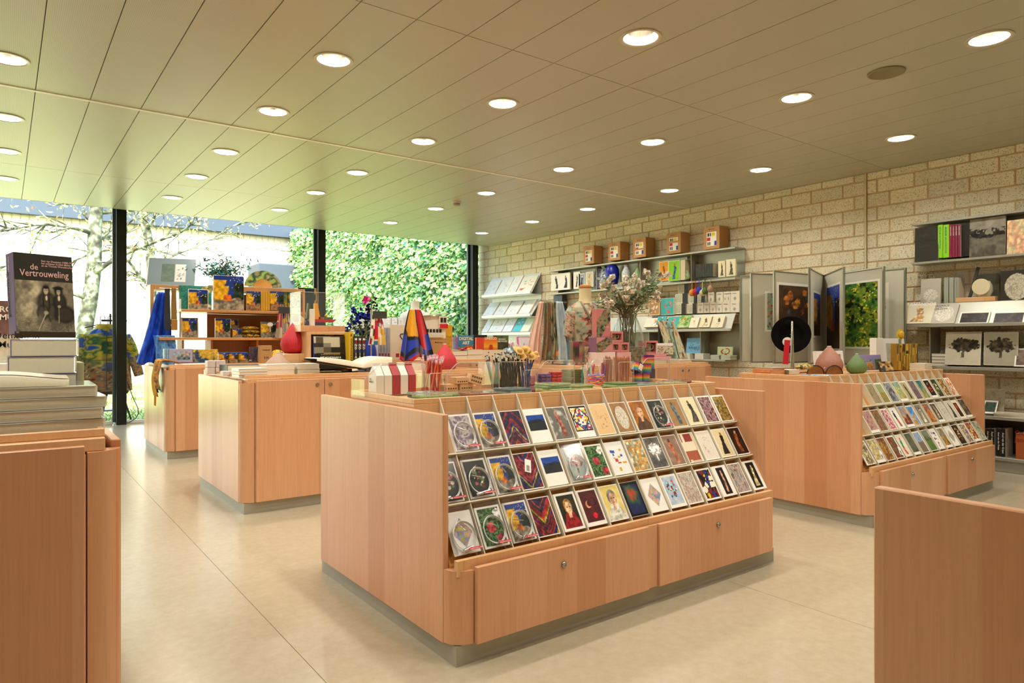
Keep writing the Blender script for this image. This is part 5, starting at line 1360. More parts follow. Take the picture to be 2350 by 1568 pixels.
def spray(name, label, cat, loc, seed, n, size, cols, stemc, leaf=.03, blos=None):
 r = random.Random(seed); o = thing(name, label, cat, loc)
 st = MB(); lf = MB(); cs_ = [lin(c) for c in cols]
 for i in range(n):
  e = Vector((r.gauss(0, size[0]), r.gauss(0, size[1]), size[2] * r.uniform(.45, 1.0))); m_ = e * .5 + Vector((0, 0, size[2] * .12))
  st.tube([(0, 0, 0), tuple(m_), tuple(e)], [.006, .004, .002], 5)
  for k in range(16):
   q = r.uniform(.35, 1.0); c = m_.lerp(e, (q - .35) / .65) + Vector((r.gauss(0, leaf), r.gauss(0, leaf), r.gauss(0, leaf)))
   d1 = Vector((r.uniform(-1, 1), r.uniform(-1, 1), r.uniform(-.6, 1))).normalized(); d2 = d1.orthogonal().normalized(); s = leaf * r.uniform(.5, 1.1)
   lf.col = r.choice(cs_); lf.add([c - d1 * s, c + d2 * s * .45, c + d1 * s, c - d2 * s * .45], [(0, 1, 2, 3)])
 part('stems', st, col(stemc, .7), o)['kind'] = 'stuff'
 part('leaves', lf, LEAF, o)['kind'] = 'stuff'
 return o
spray('dried_foliage', 'teal and dark dried foliage arrangement on top of the bookcase', 'plant', (fx(512, 8.78), 8.78, zy(512, 661, 8.78)), 4, 34, (.17, .08, .40), ['#2f7a78', '#3f9a90', '#23404a', '#2a5a4a', '#1f2f38', '#6fb5a0'], '#6a5a3f', .032)
fc = Vector((fx(604, 8.66), 8.66, zy(604, 661, 8.66) + .004)); R = fx(646, 8.66) - fx(604, 8.66)
o = thing('folding_fan', 'open painted folding fan on top of the bookcase', 'fan', fc, 0)
nn = 44; A = np.linspace(pi * .985, pi * .015, nn); rr_ = np.linspace(.5, 1, 8)
P = np.stack([np.outer(rr_, np.cos(A)) * R, np.tile(.008 * (np.arange(nn) % 2), (8, 1)), np.outer(rr_, np.sin(A)) * R * .93], -1)
cc = pal_map(stretch(fbm(8, nn, 5, 6)) * .6 + .4 * np.linspace(0, 1, nn)[None], ['#4a7ab5', '#c9b84a', '#a5c26a', '#2f4a3a', '#d0c080', '#3a5a6a'])
part('leaf', grid_mesh('leaf', P, cc, printed(.6), False), None, o)
for i in range(0, nn, 2):
 b = MB(); a = A[i]; b.add([(0, .010, 0), (math.cos(a - .07) * R * .54, .010, math.sin(a - .07) * R * .5), (math.cos(a + .07) * R * .54, .013, math.sin(a + .07) * R * .5), (math.cos(a) * R * .52, .003, math.sin(a) * R * .49)], [(0, 1, 3), (0, 3, 2), (1, 2, 3), (0, 2, 1)]); part('stick', b, col('#d9a85a', .5, 0, .08, 40), o)
yS = 8.46
px_box('puzzle_box', 'green puzzle box with a painted bouquet, left on the upper gift shelf', 'box', 412, 486, 656, 713, yS + .12, .05, mat=col('#2f7a6a', .5), img=art('leafy', ['#2f8a7a', '#4aa590', '#2f6f5f', '#c9b06a', '#a5603a', '#d9c9a0'], 4, 28, 34))
o = px_box('framed_print', 'white-framed blue and yellow painting print leaning on the green puzzle box', 'print', 432, 478, 664, 713, yS + .02, .02, mat=WHITE, img=framed(art('night', NIGHT, 41, 40, 34), .04));
px_box('canvas_print', 'largest canvas print of a yellow and blue night scene, upper gift shelf', 'canvas', 490, 560, 633, 713, yS + .02, .03, mat=WHITE, img=art('night', NIGHT, 43, 60, 52))
for i, (a, b_) in enumerate(((566, 598), (620, 651))):
 px_book('notebook with yellow and blue painting cover, %s, upper gift shelf' % ('left of the spines' if i == 0 else 'right of the spines'), a, b_, 669, 713, yS + .03, .03, cover='#8a6a24', img=art('night', ['#2a3f7a', '#3a4a80', '#d8a82a', '#26301f', '#8a6a4a', '#b56a3a'], 45 + i, 34, 26))
for i in range(4):
 px_book('yellow-spined notebook filed spine outward between the two painting covers, %s' % ('first', 'second', 'third', 'fourth')[i], 599 + i * 5.2, 603.6 + i * 5.2, 669, 713, yS + .03, .14, cover='#cf9c2c', group='yellow-spined notebooks')
for i in range(4):
 o = thing('gift_tube', 'green and gold patterned cardboard tube, %s' % ('leftmost of four', 'second of four', 'third of four', 'rightmost of four')[i], 'tube', (fx(654 + i * 9.5, yS + .06), yS + .06, zs2), 0, 'patterned tubes')
 hh = zy(670, 671, yS + .06) - zs2; P = np.stack([np.stack([.026 * np.cos(np.linspace(0, 2 * pi, 14, endpoint=False)), .026 * np.sin(np.linspace(0, 2 * pi, 14, endpoint=False)), np.full(14, z)], -1) for z in np.linspace(0, hh, 20)])
 part('tube_wall', grid_mesh('tube_wall', P, art('mosaic', ['#8a8a2a', '#b5a53a', '#c98a3a', '#4a6a4a', '#2f4a3a', '#7a8a5a'], 5 + i, 20, 14), printed(.35), closed_u=True), None, o)
 part('tube_cap', MB().lathe([(.027, hh - .03), (.027, hh), (0, hh)], 14, False, False), col('#2a5a3a', .4), o, True)
px_box('poster_box', 'tall dark and yellow printed box standing at the right end of the bookcase', 'box', 684, 727, 661, 776, 8.75, .10, mat=col('#c99a3a', .5), img=art('blocks', ['#16303a', '#c99a3a', '#1f4050', '#243a3f', '#16303a'], 8, 24, 14))
px_box('framed_print', 'dark-backed painting print leaning at the left of the lower gift shelf', 'print', 417, 456, 729, 776, yS, .02, mat=col('#c9b58a', .6), img=framed(art('night', NIGHT, 51, 38, 30), .05, '#c9b58a', .02), rx=-.1)
px_box('canvas_print', 'small canvas print of a blue and yellow night scene on the lower gift shelf', 'canvas', 494, 529, 731, 776, yS + .03, .03, mat=WHITE, img=art('night', NIGHT, 53, 34, 30))
px_box('canvas_print', 'tiny canvas print partly behind the small night scene print', 'canvas', 530, 547, 733, 754, yS + .10, .02, mat=WHITE, img=art('night', NIGHT, 55, 20, 16))
px_box('card_box', 'little painted card box standing before the tiny canvas', 'box', 534, 556, 754, 776, yS, .03, mat=col('#b5802a', .5), img=art('night', NIGHT, 57, 20, 20))
def pillow_mb(w, d, h):
 nu_, nv_ = 18, 10; U = np.linspace(-1, 1, nu_); Vv = np.linspace(-1, 1, nv_); UU, VV = np.meshgrid(U, Vv); T = (1 - abs(UU) ** 2.6) ** .5 * (1 - abs(VV) ** 2.6) ** .5
 return UU * w / 2, VV * d / 2, T * h / 2
def pouch(label, px0, px1, pyt, pyb, y, pal, seed, group=None, name='glasses_case', cat='case'):
 xa, xb = fx(px0, y), fx(px1, y); zb = zy((px0 + px1) / 2, pyb, y); h = zy((px0 + px1) / 2, pyt, y) - zb; w = xb - xa
 X_, Y_, T_ = pillow_mb(w, min(.12, w * .6), h)
 o = thing(name, label, cat, ((xa + xb) / 2, y + min(.06, w * .3), zb), 0, group)
 for s, nm in ((1, 'upper_half'), (-1, 'lower_half')): part(nm, grid_mesh(nm, np.stack([X_, Y_ * s, h / 2 + T_ * s], -1), art('floral', pal, seed, 10, 18), printed(.4)), None, o)
 return o
YP = ['#d9a82a', '#e6bf3a', '#c9922a', '#3a4a4a', '#8a6a2a']
for i, (a, b_, c, d) in enumerate(((558, 597, 766, 776), (559, 598, 757, 766), (557, 595, 749, 757.5))):
 pouch('yellow painted glasses case, %s of the three stacked on the gift shelf' % ('lowest', 'middle', 'topmost')[i], a, b_, c, d, yS, YP, 3 + i, 'yellow glasses cases')
px_book('notebook with an elastic band and a yellow painting cover on the lower shelf', 599, 638, 739, 776, yS, .03, cover='#a5a07a', img=art('night', ['#2a3f7a', '#8a8a6a', '#d8b03a', '#26301f', '#8a8672', '#c98a4a'], 61, 30, 30))
o = thing('shelf_tag', 'white oval price tag clipped above the elastic-band notebook', 'tag', (fx(620, 8.43), 8.43, zy(620, 745, 8.43)), 0)
b = MB(); b.M = Matrix.Rotation(pi / 2, 4, 'X'); b.lathe([(.034, 0), (.034, .003), (0, .003)], 24, True, False, 1, .75); part('disc', b, TAGW, o)
part('clip', MB().box(-.004, .0, -.09, .004, .004, -.02), TAGW, o)
def sock_bundle(label, px0, px1, pyt, pyb, y, pal, seed, n, cardcol):
 xa, xb = fx(px0, y), fx(px1, y); zt = zy((px0 + px1) / 2, pyt, y); zb = zy((px0 + px1) / 2, pyb, y); h = zt - zb; w = xb - xa
 o = thing('sock_bundle', label, 'socks', ((xa + xb) / 2, y, zb), 0)
 for i in range(n):
  x0 = -w / 2 + w * (i + .5) / n; nv_, nu_ = 26, 10; zz = np.linspace(h * .9, 0, nv_); ww = w / n * (.50 + .42 * (1 - zz / h)); xo = x0 * (.55 + .45 * (1 - zz / h))
  A_ = np.linspace(0, 2 * pi, nu_, endpoint=False); yo = -.02 * np.sin((1 - zz / h) * 2.5) + .012 * i
  P = np.stack([xo[:, None] + ww[:, None] * .6 * np.cos(A_), yo[:, None] + .012 * np.sin(A_), np.broadcast_to(zz[:, None], (nv_, nu_))], -1)
  part('sock', grid_mesh('sock', P, art('blocks', pal, seed + i, nv_, nu_), printed(.8), closed_u=True), None, o)
 part('header_card', MB().cbox(-w * .32, -.03, h * .80, w * .42, -.026, h * 1.02, .001), col(cardcol, .6), o)
 b = MB(); b.tube([(0, -.01, h), (0, -.01, h * 1.06), (.01, .02, h * 1.08)], .003, 5); part('hook', b, CHROME, o)
 part('hang_rod', MB().cbox(-.006, .03, 0, .006, .042, h * 1.08, .001), STEEL, o)
 return o
sock_bundle('bundle of grey socks with coloured checks hanging at the right of the gift shelf', 630, 672, 706, 776, 8.36, ['#b5ab98', '#c9bfa8', '#c9a82a', '#23408a', '#b5323f', '#9a9080'], 5, 5, '#3a3a36')
px_box('glasses_box', 'lilac printed gift box with three small pictures on the window cupboard', 'box', 390, 442, 801, 832, 7.78, .06, mat=col('#a9a5c4', .5), img=framed(art('zones', ['#9ab0c9', '#c9b09a', '#6a8a9a', '#3a4a5a'], 5, 20, 34), .12, '#b0abc9'))
for i in range(3): px_box('gift_card_box', 'blue-white printed card box filed beside the lilac gift box, %s' % ('first', 'second', 'third')[i], 'box', 377 + i * 5, 381.4 + i * 5, 801, 832, 7.78, .08, mat=col('#8fb0c4', .4, 0, .4, 60), group='blue-white card boxes')
o = px_box('case_carton', 'yellow carton with a dark blue case pictured on it', 'box', 443, 500, 802, 832, 7.78, .07, mat=col('#d0a93a', .5), img=art('zones', ['#d3ad3c', '#d9b544', '#2a4a7a', '#23406f'], 6, 24, 40))
mug_px = (512, 535, 558)
for i, c in enumerate(mug_px):
 R = 11 * mpp((fx(c, 7.9), 7.9)); hh = zy(c, 809, 7.9) - .965
 o = thing('mug', 'blue and yellow painted mug, %s of three on the window cupboard' % ('left', 'middle', 'right')[i], 'mug', (fx(c, 7.9), 7.9, .965), 0, 'painted mugs')
 A_ = np.linspace(0, 2 * pi, 28, endpoint=False); P = np.stack([np.stack([R * np.cos(A_), R * np.sin(A_), np.full(28, z)], -1) for z in np.linspace(0, hh, 20)])
 part('body', grid_mesh('body', P, np.roll(np.concatenate([art('night', ['#23408a', '#2a4a9a', '#d8a82a', '#23301f', '#8a7a5a', '#c9703a'], 70 + i, 20, 14)[::-1]] * 2, 1), 0, 1), printed(.15, .6), closed_u=True), None, o)
 part('rim', MB().lathe([(R, hh), (R - .003, hh + .002), (R - .006, hh - .002), (R - .006, .01), (0, .01)], 28, False, False), col('#3a6ac0', .2), o, True)
 b = MB(); b.tube([(R * .95, 0, hh * .8), (R * 1.4, 0, hh * .75), (R * 1.45, 0, hh * .35), (R * .95, 0, hh * .2)], .007, 8); part('handle', b, col('#23408a', .2), o, 'all')
o = px_box('pen_bag', 'clear bag of dark and gold pens beside the kraft carton', 'pens', 574, 597, 796, 832, 7.85, .05, mat=PLAST)
b = MB(); r = random.Random(4)
for i in range(12): b.tube([(r.uniform(-.03, .03), r.uniform(-.015, .015), .01), (r.uniform(-.05, .05), r.uniform(-.015, .015), .17)], .005, 5)
part('pens', b, col('#2a2f4a', .4, 0, .5, 30), o)
o = px_box('kraft_carton', 'kraft carton with dark printed figures behind the white book piles', 'box', 598, 624, 793, 842, 7.72, .09, mat=KRAFT)
text('CANDLES', .018, INK, o, (0, -.047, .18), .02, 'CENTER'); text('S H', .034, INK, o, (0, -.047, .09), .015, 'CENTER')
pouch('yellow painted cushion behind the red vase', 624, 655, 803, 831, 7.9, YP, 14, name='cushion', cat='cushion')
def drape(name, label, cat, top, length, w0, w1, pal_img, folds, seed, mat=None, loc=None, depth_=.03, skew=0.0, group=None):
 """hanging cloth: top centre, flaring down in soft folds"""
 nv_, nu_ = 30, 36; U = np.linspace(-.5, .5, nu_); V_ = np.linspace(0, 1, nv_); r = np.random.default_rng(seed); ph_ = r.random() * 6
 wv = (w0 + (w1 - w0) * V_ ** .8)[:, None]; X_ = U[None] * wv + skew * V_[:, None] + .01 * np.sin(V_[:, None] * 5 + ph_)
 Y_ = depth_ * np.sin(U[None] * folds * 2 * pi + ph_ + 1.2 * V_[:, None]) * (.35 + .65 * V_[:, None]) - .01
 Z_ = -length * V_[:, None] * np.ones_like(U)[None] - .02 * length * np.cos(U[None] * folds * 5 + ph_) * V_[:, None]
 o = thing(name, label, cat, top, 0, group)
 me = grid_mesh(name, np.stack([X_, Y_, Z_], -1), pal_img if pal_img is None else pal_img(nv_, nu_), mat or printed(.5, 0, .3))
 q = part('cloth', me, None, o); sd = q.modifiers.new('thickness', 'SOLIDIFY'); sd.thickness = .003
 return o
def at_y3(px, py, y): p = at_y(px, py, y); return (p.x, p.y, p.z)
drape('scarf', 'royal blue satin scarf hanging at the left of the bookcase', 'scarf', at_y3(376, 671, 8.5), .80, .10, .34, lambda h, w: art('haze', ['#1c46c9', '#2a5ae0', '#16359a', '#3f74f0'], 3, h, w), 3, 5, skew=-.10, mat=printed(.3, .2))
drape('scarf', 'paler blue satin scarf hanging lower behind the royal blue one', 'scarf', at_y3(378, 770, 8.45), .36, .22, .20, lambda h, w: art('haze', ['#2f6ac9', '#7ab0e0', '#2a5ab5'], 8, h, w), 2, 9, mat=printed(.35))
for i, (c, l, cl, lb) in enumerate(((384, 100, ['#1f2430', '#262c3a', '#1b1f2a'], 'dark navy tie hanging on the bookcase rail'), (399, 92, ['#8a6a2a', '#a5823a', '#7a5c24'], 'golden brown tie hanging beside the navy tie'))):
 p = at_y(c, 662, 8.35); k = mpp(p); o = thing('necktie', lb, 'tie', p, 0)
 b = MB(); L = l * k; w = (13 - i) * k / 2; b.add([(-w * .8, 0, 0), (w * .8, 0, 0), (w * 1.1, -.01, -L + .05), (0, -.01, -L), (-w * 1.1, -.01, -L + .05), (-w * .8, .008, 0), (w * .8, .008, 0), (w * 1.1, 0, -L + .05), (0, 0, -L), (-w * 1.1, 0, -L + .05)], [(0, 4, 3, 2, 1), (5, 6, 7, 8, 9), (0, 1, 6, 5), (1, 2, 7, 6), (2, 3, 8, 7), (3, 4, 9, 8), (4, 0, 5, 9)])
 part('blade', b, col(cl[0], .7, 0, .15, 90), o)
 if i: part('lining', MB().cbox(-w, -.018, -L - .02, w * 1.2, -.008, -L + .10, .004), col('#a5762c', .6), o)
b = MB(); p = at_y(366, 662, 8.36); q_ = at_y(408, 664, 8.36); b.tube([tuple(p), tuple(q_)], .007, 8); b.tube([tuple(q_), (q_.x, 8.6, q_.z)], .007, 8); solo('tie_rail', b, STEEL, 'thin metal rail holding the two ties', 'rail', smooth=True)
for i, (px_, cl, lb, w1, ln) in enumerate(((340, ['#1f46b5', '#2a55c9', '#1c3a8f'], 'blue shawl draped over the corner of the window cupboard', .11, .30), (349, ['#d8a02a', '#c98f24', '#e0b03a'], 'golden fringed shawl draped next to the blue one', .10, .34), (357, ['#23304a', '#c9a04a', '#5a7a9a', '#1a1f2a'], 'dark patterned shawl draped on the cupboard corner', .12, .27), (368, ['#c9923f', '#b5803a', '#26303f'], 'ochre shawl nearest the cupboard door', .11, .24))):
 x = 1.285 - .012 * (i % 2); yv = 7.95 - .055 * i; o = thing('shawl', lb, 'shawl', (0, 0, 0), 0)
 nv_, nu_ = 24, 10; s_ = np.linspace(0, 1, nv_); Xc = np.where(s_ < .3, 1.46 - (1.46 - x) * np.sin(s_ / .3 * pi / 2), x - .03 * np.sin((s_ - .3) * 4)); Zc = np.where(s_ < .3, .985 + .03 * np.sin(s_ / .3 * pi), .975 - (s_ - .3) / .7 * ln)
 U = np.linspace(-.5, .5, nu_); P = np.stack([Xc[:, None] - .018 * np.cos(U * 9)[None], yv + U[None] * w1 * (.7 + .5 * s_[:, None]), Zc[:, None] + .01 * np.cos(U * 9)[None]], -1)
 q = part('cloth', grid_mesh('cloth', P, art('floral' if i > 1 else 'haze', (cl + cl)[:5], 4 + i, nv_, nu_), printed(.6, 0, .3)), None, o); sd = q.modifiers.new('thickness', 'SOLIDIFY'); sd.thickness = .006
 if i == 1:
  b = MB()
  for k in range(14): b.tube([(x - .01, yv - w1 * .5 + k * w1 / 13, .975 - ln), (x - .012, yv - w1 * .5 + k * w1 / 13 + .004, .975 - ln - .10)], .0022, 4)
  part('fringe', b, col('#c98f24', .7), o)
# ================================================================ middle cupboard: white books and Mondrian-style goods
PINKB = col('#d9c9c0', .5, 0, .12, 50)
def flatpx(label, px0, px1, pyt, pyb, y, d, **kw):
 xa, xb = fx(px0, y), fx(px1, y); zb = zy((px0 + px1) / 2, pyb, y); h = zy((px0 + px1) / 2, pyt, y) - zb
 return flat_book(label, xb - xa, d, h, (xa + xb) / 2, y + d / 2, zb, 0, **kw)
yq = 4.99
zc = .943
def pile(px0, px1, y, d, n, t, z0, label, group, cover='#e9e5da', pages='#ded6c4', **kw):
 xa, xb = fx(px0, y), fx(px1, y)
 nm = {1: ('',), 2: ('lower', 'upper'), 3: ('lowest', 'middle', 'topmost'), 4: ('lowest', 'second', 'third', 'topmost'), 5: ('lowest', 'second', 'third', 'fourth', 'topmost')}[n]
 for i in range(n):
  flat_book(label % nm[i] if '%s' in label else label, xb - xa, d, t, (xa + xb) / 2 + random.uniform(-.004, .004), y + d / 2 + random.uniform(0, .006), z0 + i * (t + .001), random.uniform(-.03, .03), cover, pages=pages, group=group, **kw)
 return z0 + n * (t + .001)
pile(549, 616, yq, .2, 3, .021, zc, 'white book, %s of the front pile on the middle cupboard', 'white books in the front pile')
pile(612, 678, yq + .28, .2, 2, .040, zc, 'thick white book, %s in the pile before the red vase', 'thick white books before the vase')
pile(684, 735, yq + .30, .2, 2, .040, zc, 'thick white book, %s in the pile beside the open book', 'thick white books by the open book')
flat_book('big cream book with a black jacket lying behind the front pile', fx(612, 5.45) - fx(522, 5.45), .24, .062, (fx(612, 5.45) + fx(522, 5.45)) / 2, 5.57, zc + .013, 0, '#23222a', pages='#e6dcc4')
flat_book('thin slip under the big cream book', .22, .2, .012, fx(560, 5.45), 5.56, zc, 0, '#c9c4b5')
for i, (a, b_, zt, zb_) in enumerate(((476, 494, 0.05, .0), (495, 513, .05, .0), (476, 495, .105, .052), (496, 518, .105, .052), (512, 528, .035, 0), (529, 545, .035, 0))):
 yv = 5.75 if i < 4 else 5.35
 xa, xb = fx(a, yv), fx(b_, yv)
 box_thing('card_pack', 'small pale pink printed card pack, %s' % ('lower left of the four', 'lower right of the four', 'upper left of the four', 'upper right of the four', 'front left of two', 'front right of two')[i], 'box', xb - xa - .002, .09, zt - zb_, ((xa + xb) / 2, yv + .045, zc + zb_), 0, PINKB, group='pale pink card packs')
v = base(640, 840); o = drop_vase('drop_vase', 'small taupe ribbed vase half hidden behind the white books', (fx(640, 5.62), 5.62, zc), .115, .165, '#b5947f')
xa, xb = fx(658, 5.55), fx(706, 5.55); hz = zy(680, 812, 5.55)
solo('display_block', MB().cbox(xa, 5.55, zc, xb, 5.85, hz, .003), WOOD_EDGE, 'low beech block carrying the big red vase', 'block')
vc = (fx(675, 5.70), 5.70, hz + .0005); Rr = 30 * mpp(vc); drop_vase('drop_vase', 'large red ribbed drop-shaped vase on the beech block', vc, Rr, zy(675, 741, 5.7) - hz, '#c11f2c')
yb = 5.45; xa, xb = fx(708, yb), fx(802, yb); zt = zy(755, 762, yb)
t = thing('display_niche', 'open-fronted beech display block behind the open book', 'block', ((xa + xb) / 2, yb, zc))
w = xb - xa; h = zt - zc
part('side', MB().cbox(-w / 2, 0, 0, -w / 2 + .022, .3, h, .002), WOOD_EDGE, t); part('side', MB().cbox(w / 2 - .022, 0, 0, w / 2, .3, h, .002), WOOD_EDGE, t)
part('top', MB().cbox(-w / 2 + .0225, 0, h - .022, w / 2 - .0225, .3, h, .002), WOOD_EDGE, t); part('back', MB().box(-w / 2 + .0225, .28, 0, w / 2 - .0225, .3, h - .0225), WOOD_EDGE, t)
o = px_book('dark book on two painters with white capitals, leaning in the beech niche', 722, 796, 772, 846, yb - .03, .022, cover='#1f1c16', spine='#2c4a9a', img=np.concatenate([art('blocks', ['#3a3428', '#8a8570', '#5a5240', '#c9c2a5', '#2a261c'], 5, 30, 40), np.ones((26, 40, 3)) * rgb('#221e15')]), lean=.10)
w_ = fx(796, yb) - fx(722, yb); hh = .235
text('DE AFSTAND VAN DE ABSTRACTIE', .0105, col('#d9a52c', .5), o, (0, -.002, .112), .01, 'CENTER'); text('PIET MONDRIAAN &\nBART VAN DER LECK', .0195, WINK, o, (0, -.002, .085), .03, 'CENTER', line=1.1)
yb2 = 5.5; xa, xb = fx(690, yb2), fx(792, yb2); zt2 = zy(740, 672, yb2)
t = thing('acrylic_case', 'clear acrylic case on a wooden base showing a coloured block model', 'case', ((xa + xb) / 2, yb2, zt + .001), 0)
w = xb - xa; h = zt2 - zt
part('wooden_base', MB().cbox(-w / 2, 0, 0, w / 2, .26, .052, .002), WOOD, t)
for nm, bx in (('front_pane', (-w / 2, 0, .053, w / 2, .003, h)), ('rear_pane', (-w / 2, .257, .053, w / 2, .26, h)), ('side_pane', (-w / 2, .0035, .053, -w / 2 + .003, .2565, h)), ('side_pane', (w / 2 - .003, .0035, .053, w / 2, .2565, h)), ('lid_pane', (-w / 2, 0, h + .0005, w / 2, .26, h + .004))): part(nm, MB().box(*bx), ACRYL, t)
b = MB()
for sx in (-1, 1): b.tube([(sx * w / 2, 0, .053), (sx * w / 2, 0, h)], .002, 5)
b.tube([(-w / 2, 0, h), (w / 2, 0, h)], .002, 5); b.tube([(-w / 2, 0, h), (-w / 2, .26, h)], .002, 5); part('edges', b, EDGE, t)
m = thing('block_model', 'model boat of yellow, green, red and blue blocks inside the acrylic case', 'model', ((xa + xb) / 2, yb2 + .13, zt + .0535), 0)
for nm, poly, c in (('red_hull', [(-.08, .03), (.13, .03), (.16, .055), (-.08, .055)], '#b81f2f'), ('blue_block', [(-.12, .0), (.06, .0), (.06, .03), (-.08, .032), (-.10, .045)], '#2a3a55'), ('yellow_sail', [(-.03, .056), (.02, .056), (-.005, .19), (-.03, .19)], '#e6a52c'), ('green_sail', [(-.10, .06), (-.055, .06), (-.07, .185), (-.085, .19)], '#4a5a24'), ('green_deck', [(.05, .056), (.13, .056), (.13, .075), (.05, .075)], '#55602a'), ('red_cabin', [(.005, .076 - .02), (.035, .056), (.035, .075), (.005, .075)], '#b81f2f'), ('cream_wedge', [(-.15, .0), (-.121, .0), (-.121, .06), (-.15, .085)], '#e6dcc4')):
 bb = MB(); bb.M = Matrix.Translation((0, .02, 0)) @ Matrix.Rotation(pi / 2, 4, 'X'); bb.prism(poly, 0, .035); part(nm, bb, col(c, .5), m)
part('yellow_ball', MB().ball((.075, 0, .088), .013, n=12, m=8), col('#e0a52c', .4), m, 'all'); part('yellow_disc', MB().ball((-.155, -.03, .018), .024, .012, .018, 12, 8), col('#e0a52c', .4), m, 'all')
solo('white_tower', MB().cbox(-.018, -.02, 0, .018, .02, .14, .002), WHITE, 'white block standing left in the acrylic case', 'block', (fx(718, yb2 + .08), yb2 + .10, zt + .0535))
o = px_book('slim yellow book with black spine lettering beside the beech niche', 801, 811.5, 762, 838, 5.36, .2, cover='#d9b02a'); hh = zy(806, 762, 5.36) - zy(806, 838, 5.36)
q = link('lettering', text_mesh('FOTOTOON & EUROPE', .022, INK, .01), o); q.matrix_local = Matrix.Translation((-.008, -.002, hh * .8)) @ Matrix.Rotation(pi / 2, 4, 'Y'); q = link('lettering', text_mesh('NL', .022, INK, .02), o); q.matrix_local = Matrix.Translation((-.008, -.002, hh * .95)) @ Matrix.Rotation(pi / 2, 4, 'Y')
REDI, BLUI = col('#c9242f', .5), col('#3a4fa5', .5)
for i in range(3):
 a = 812.5 + i * 9.2
 o = px_book('black book with stacked spine letters, %s of three' % ('left', 'middle', 'right')[i], a, a + 8.2, 772, 840, 5.34, .2, cover='#1a1a18', group='black books with stacked letters'); hh = zy(a, 772, 5.34) - zy(a, 840, 5.34)
 for k, ch_ in enumerate('MONDRIAAN'): text(ch_, .030, REDI if k == 1 else (BLUI if k == 4 else WINK), o, (0, -.002, hh * (.86 - k * .10)), .02, 'CENTER')
p = (fx(838, 5.75), 5.75, zc); k = mpp(p)
o = thing('blue_vase', 'tall cobalt blue vase of blue delphiniums behind the black books', 'vase', p)
part('body', MB().lathe([(.06, 0), (.095, .03), (.105, .10), (.10, .18), (.085, .24), (.08, .27), (.075, .27), (.07, .2)], 32, True, False), col('#16349a', .35, 0, .05), o, True)
fl_ = thing('delphiniums', 'blue delphinium and cornflower bunch with one drooping dark spike in the blue vase', 'flowers', (p[0], p[1], zc + .27))
r = random.Random(8); st = MB(); lf = MB(); BLUES = [col('#1f2fa5', .6, 0, .15, 60), col('#2f45c9', .6, 0, .15, 60), col('#161f6a', .6, 0, .2, 60)]; DKB = [col('#2a2a3a', .6), col('#3a3a4f', .6), col('#1c1c2a', .6)]
def bloom(c, R, mat, parent, rr, n=7, nm='blossom'):
 bb = MB()
 for i in range(n):
  d = Vector((rr.gauss(0, 1), rr.gauss(0, 1), rr.gauss(0, 1))).normalized(); u = d.orthogonal().normalized(); v_ = d.cross(u); cc_ = Vector(c) + d * R * .45
  bb.add([tuple(Vector(c)), tuple(cc_ + u * R * .5), tuple(Vector(c) + d * R * 1.05 + u * R * .12), tuple(cc_ - u * R * .5 + v_ * R * .25)], [(0, 1, 2, 3)])
  bb.add([tuple(Vector(c)), tuple(cc_ + v_ * R * .5), tuple(Vector(c) + d * R), tuple(cc_ - v_ * R * .5)], [(0, 1, 2, 3)])
 return part(nm, bb, mat, parent)
for px_, py_, cnt in ((812, 712, 4), (808, 745, 6), (822, 735, 7), (838, 730, 6), (850, 738, 4), (838, 712, 4), (800, 765, 5), (826, 765, 6), (850, 768, 5), (836, 758, 5)):
 q = at_y(px_, py_, 5.75 + r.uniform(-.06, .06)); e = q - Vector((p[0], p[1], zc + .27)); st.tube([(0, 0, -.1), tuple(e * .55), tuple(e)], [.004, .003, .002], 5)
 for i in range(cnt): bloom(e + Vector((r.gauss(0, .022), r.gauss(0, .022), r.gauss(0, .026))), r.uniform(.022, .034), r.choice(BLUES), fl_, r)
sp_ = [at_y(a, b_, 5.7) - Vector((p[0], p[1], zc + .27)) for a, b_ in ((838, 775), (843, 740), (852, 705), (857, 685), (851, 668), (846, 660), (847, 655), (853, 657))]
st.tube([tuple(q) for q in sp_], [.006, .006, .005, .004, .003, .002, .002, .001], 6)
for i in range(30):
 q = at_y(r.uniform(838, 868), r.uniform(680, 745), 5.7) - Vector((p[0], p[1], zc + .27)); bloom(q, r.uniform(.014, .022), r.choice(DKB), fl_, r, 5, 'dark_bud')
bloom(at_y(842, 690, 5.68) - Vector((p[0], p[1], zc + .27)), .05, col('#d81f8a', .5), fl_, r, 6, 'pink_petals')
part('stems', st, col('#6a7a3a', .7), fl_)['kind'] = 'stuff'
for i in range(220):
 q = at_y(r.uniform(800, 868), r.uniform(735, 792), 5.75 + r.uniform(-.08, .08)) - Vector((p[0], p[1], zc + .27)); d1 = Vector((r.uniform(-1, 1), r.uniform(-1, 1), r.uniform(-.5, 1))).normalized(); d2 = d1.orthogonal(); lf.col = lin(r.choice(['#4a6a3a', '#8a9a5a', '#c9c99a', '#2f4a2a'])); s = r.uniform(.015, .035); lf.add([q - d1 * s, q + d2 * s * .3, q + d1 * s, q - d2 * s * .3], [(0, 1, 2, 3)])
part('leaves', lf, LEAF, fl_)['kind'] = 'stuff'
sock_bundle('bundle of socks in red, blue, black and white blocks under a dark card', 844, 888, 716, 792, 5.3, ['#ece4d2', '#ece4d2', '#ece4d2', '#ece4d2', '#1c1a18', '#c9242f', '#2a7ab5', '#e0b93a', '#ece4d2'], 15, 4, '#3a3a30')
b = MB(); q = at_y(852, 845, 5.36); b.tube([(q.x, 5.36, zc), (q.x, 5.36, zy(852, 712, 5.36))], .006, 6); solo('sock_stand', b, STEEL, 'thin metal rod holding the colour-block socks', 'stand', smooth=True)
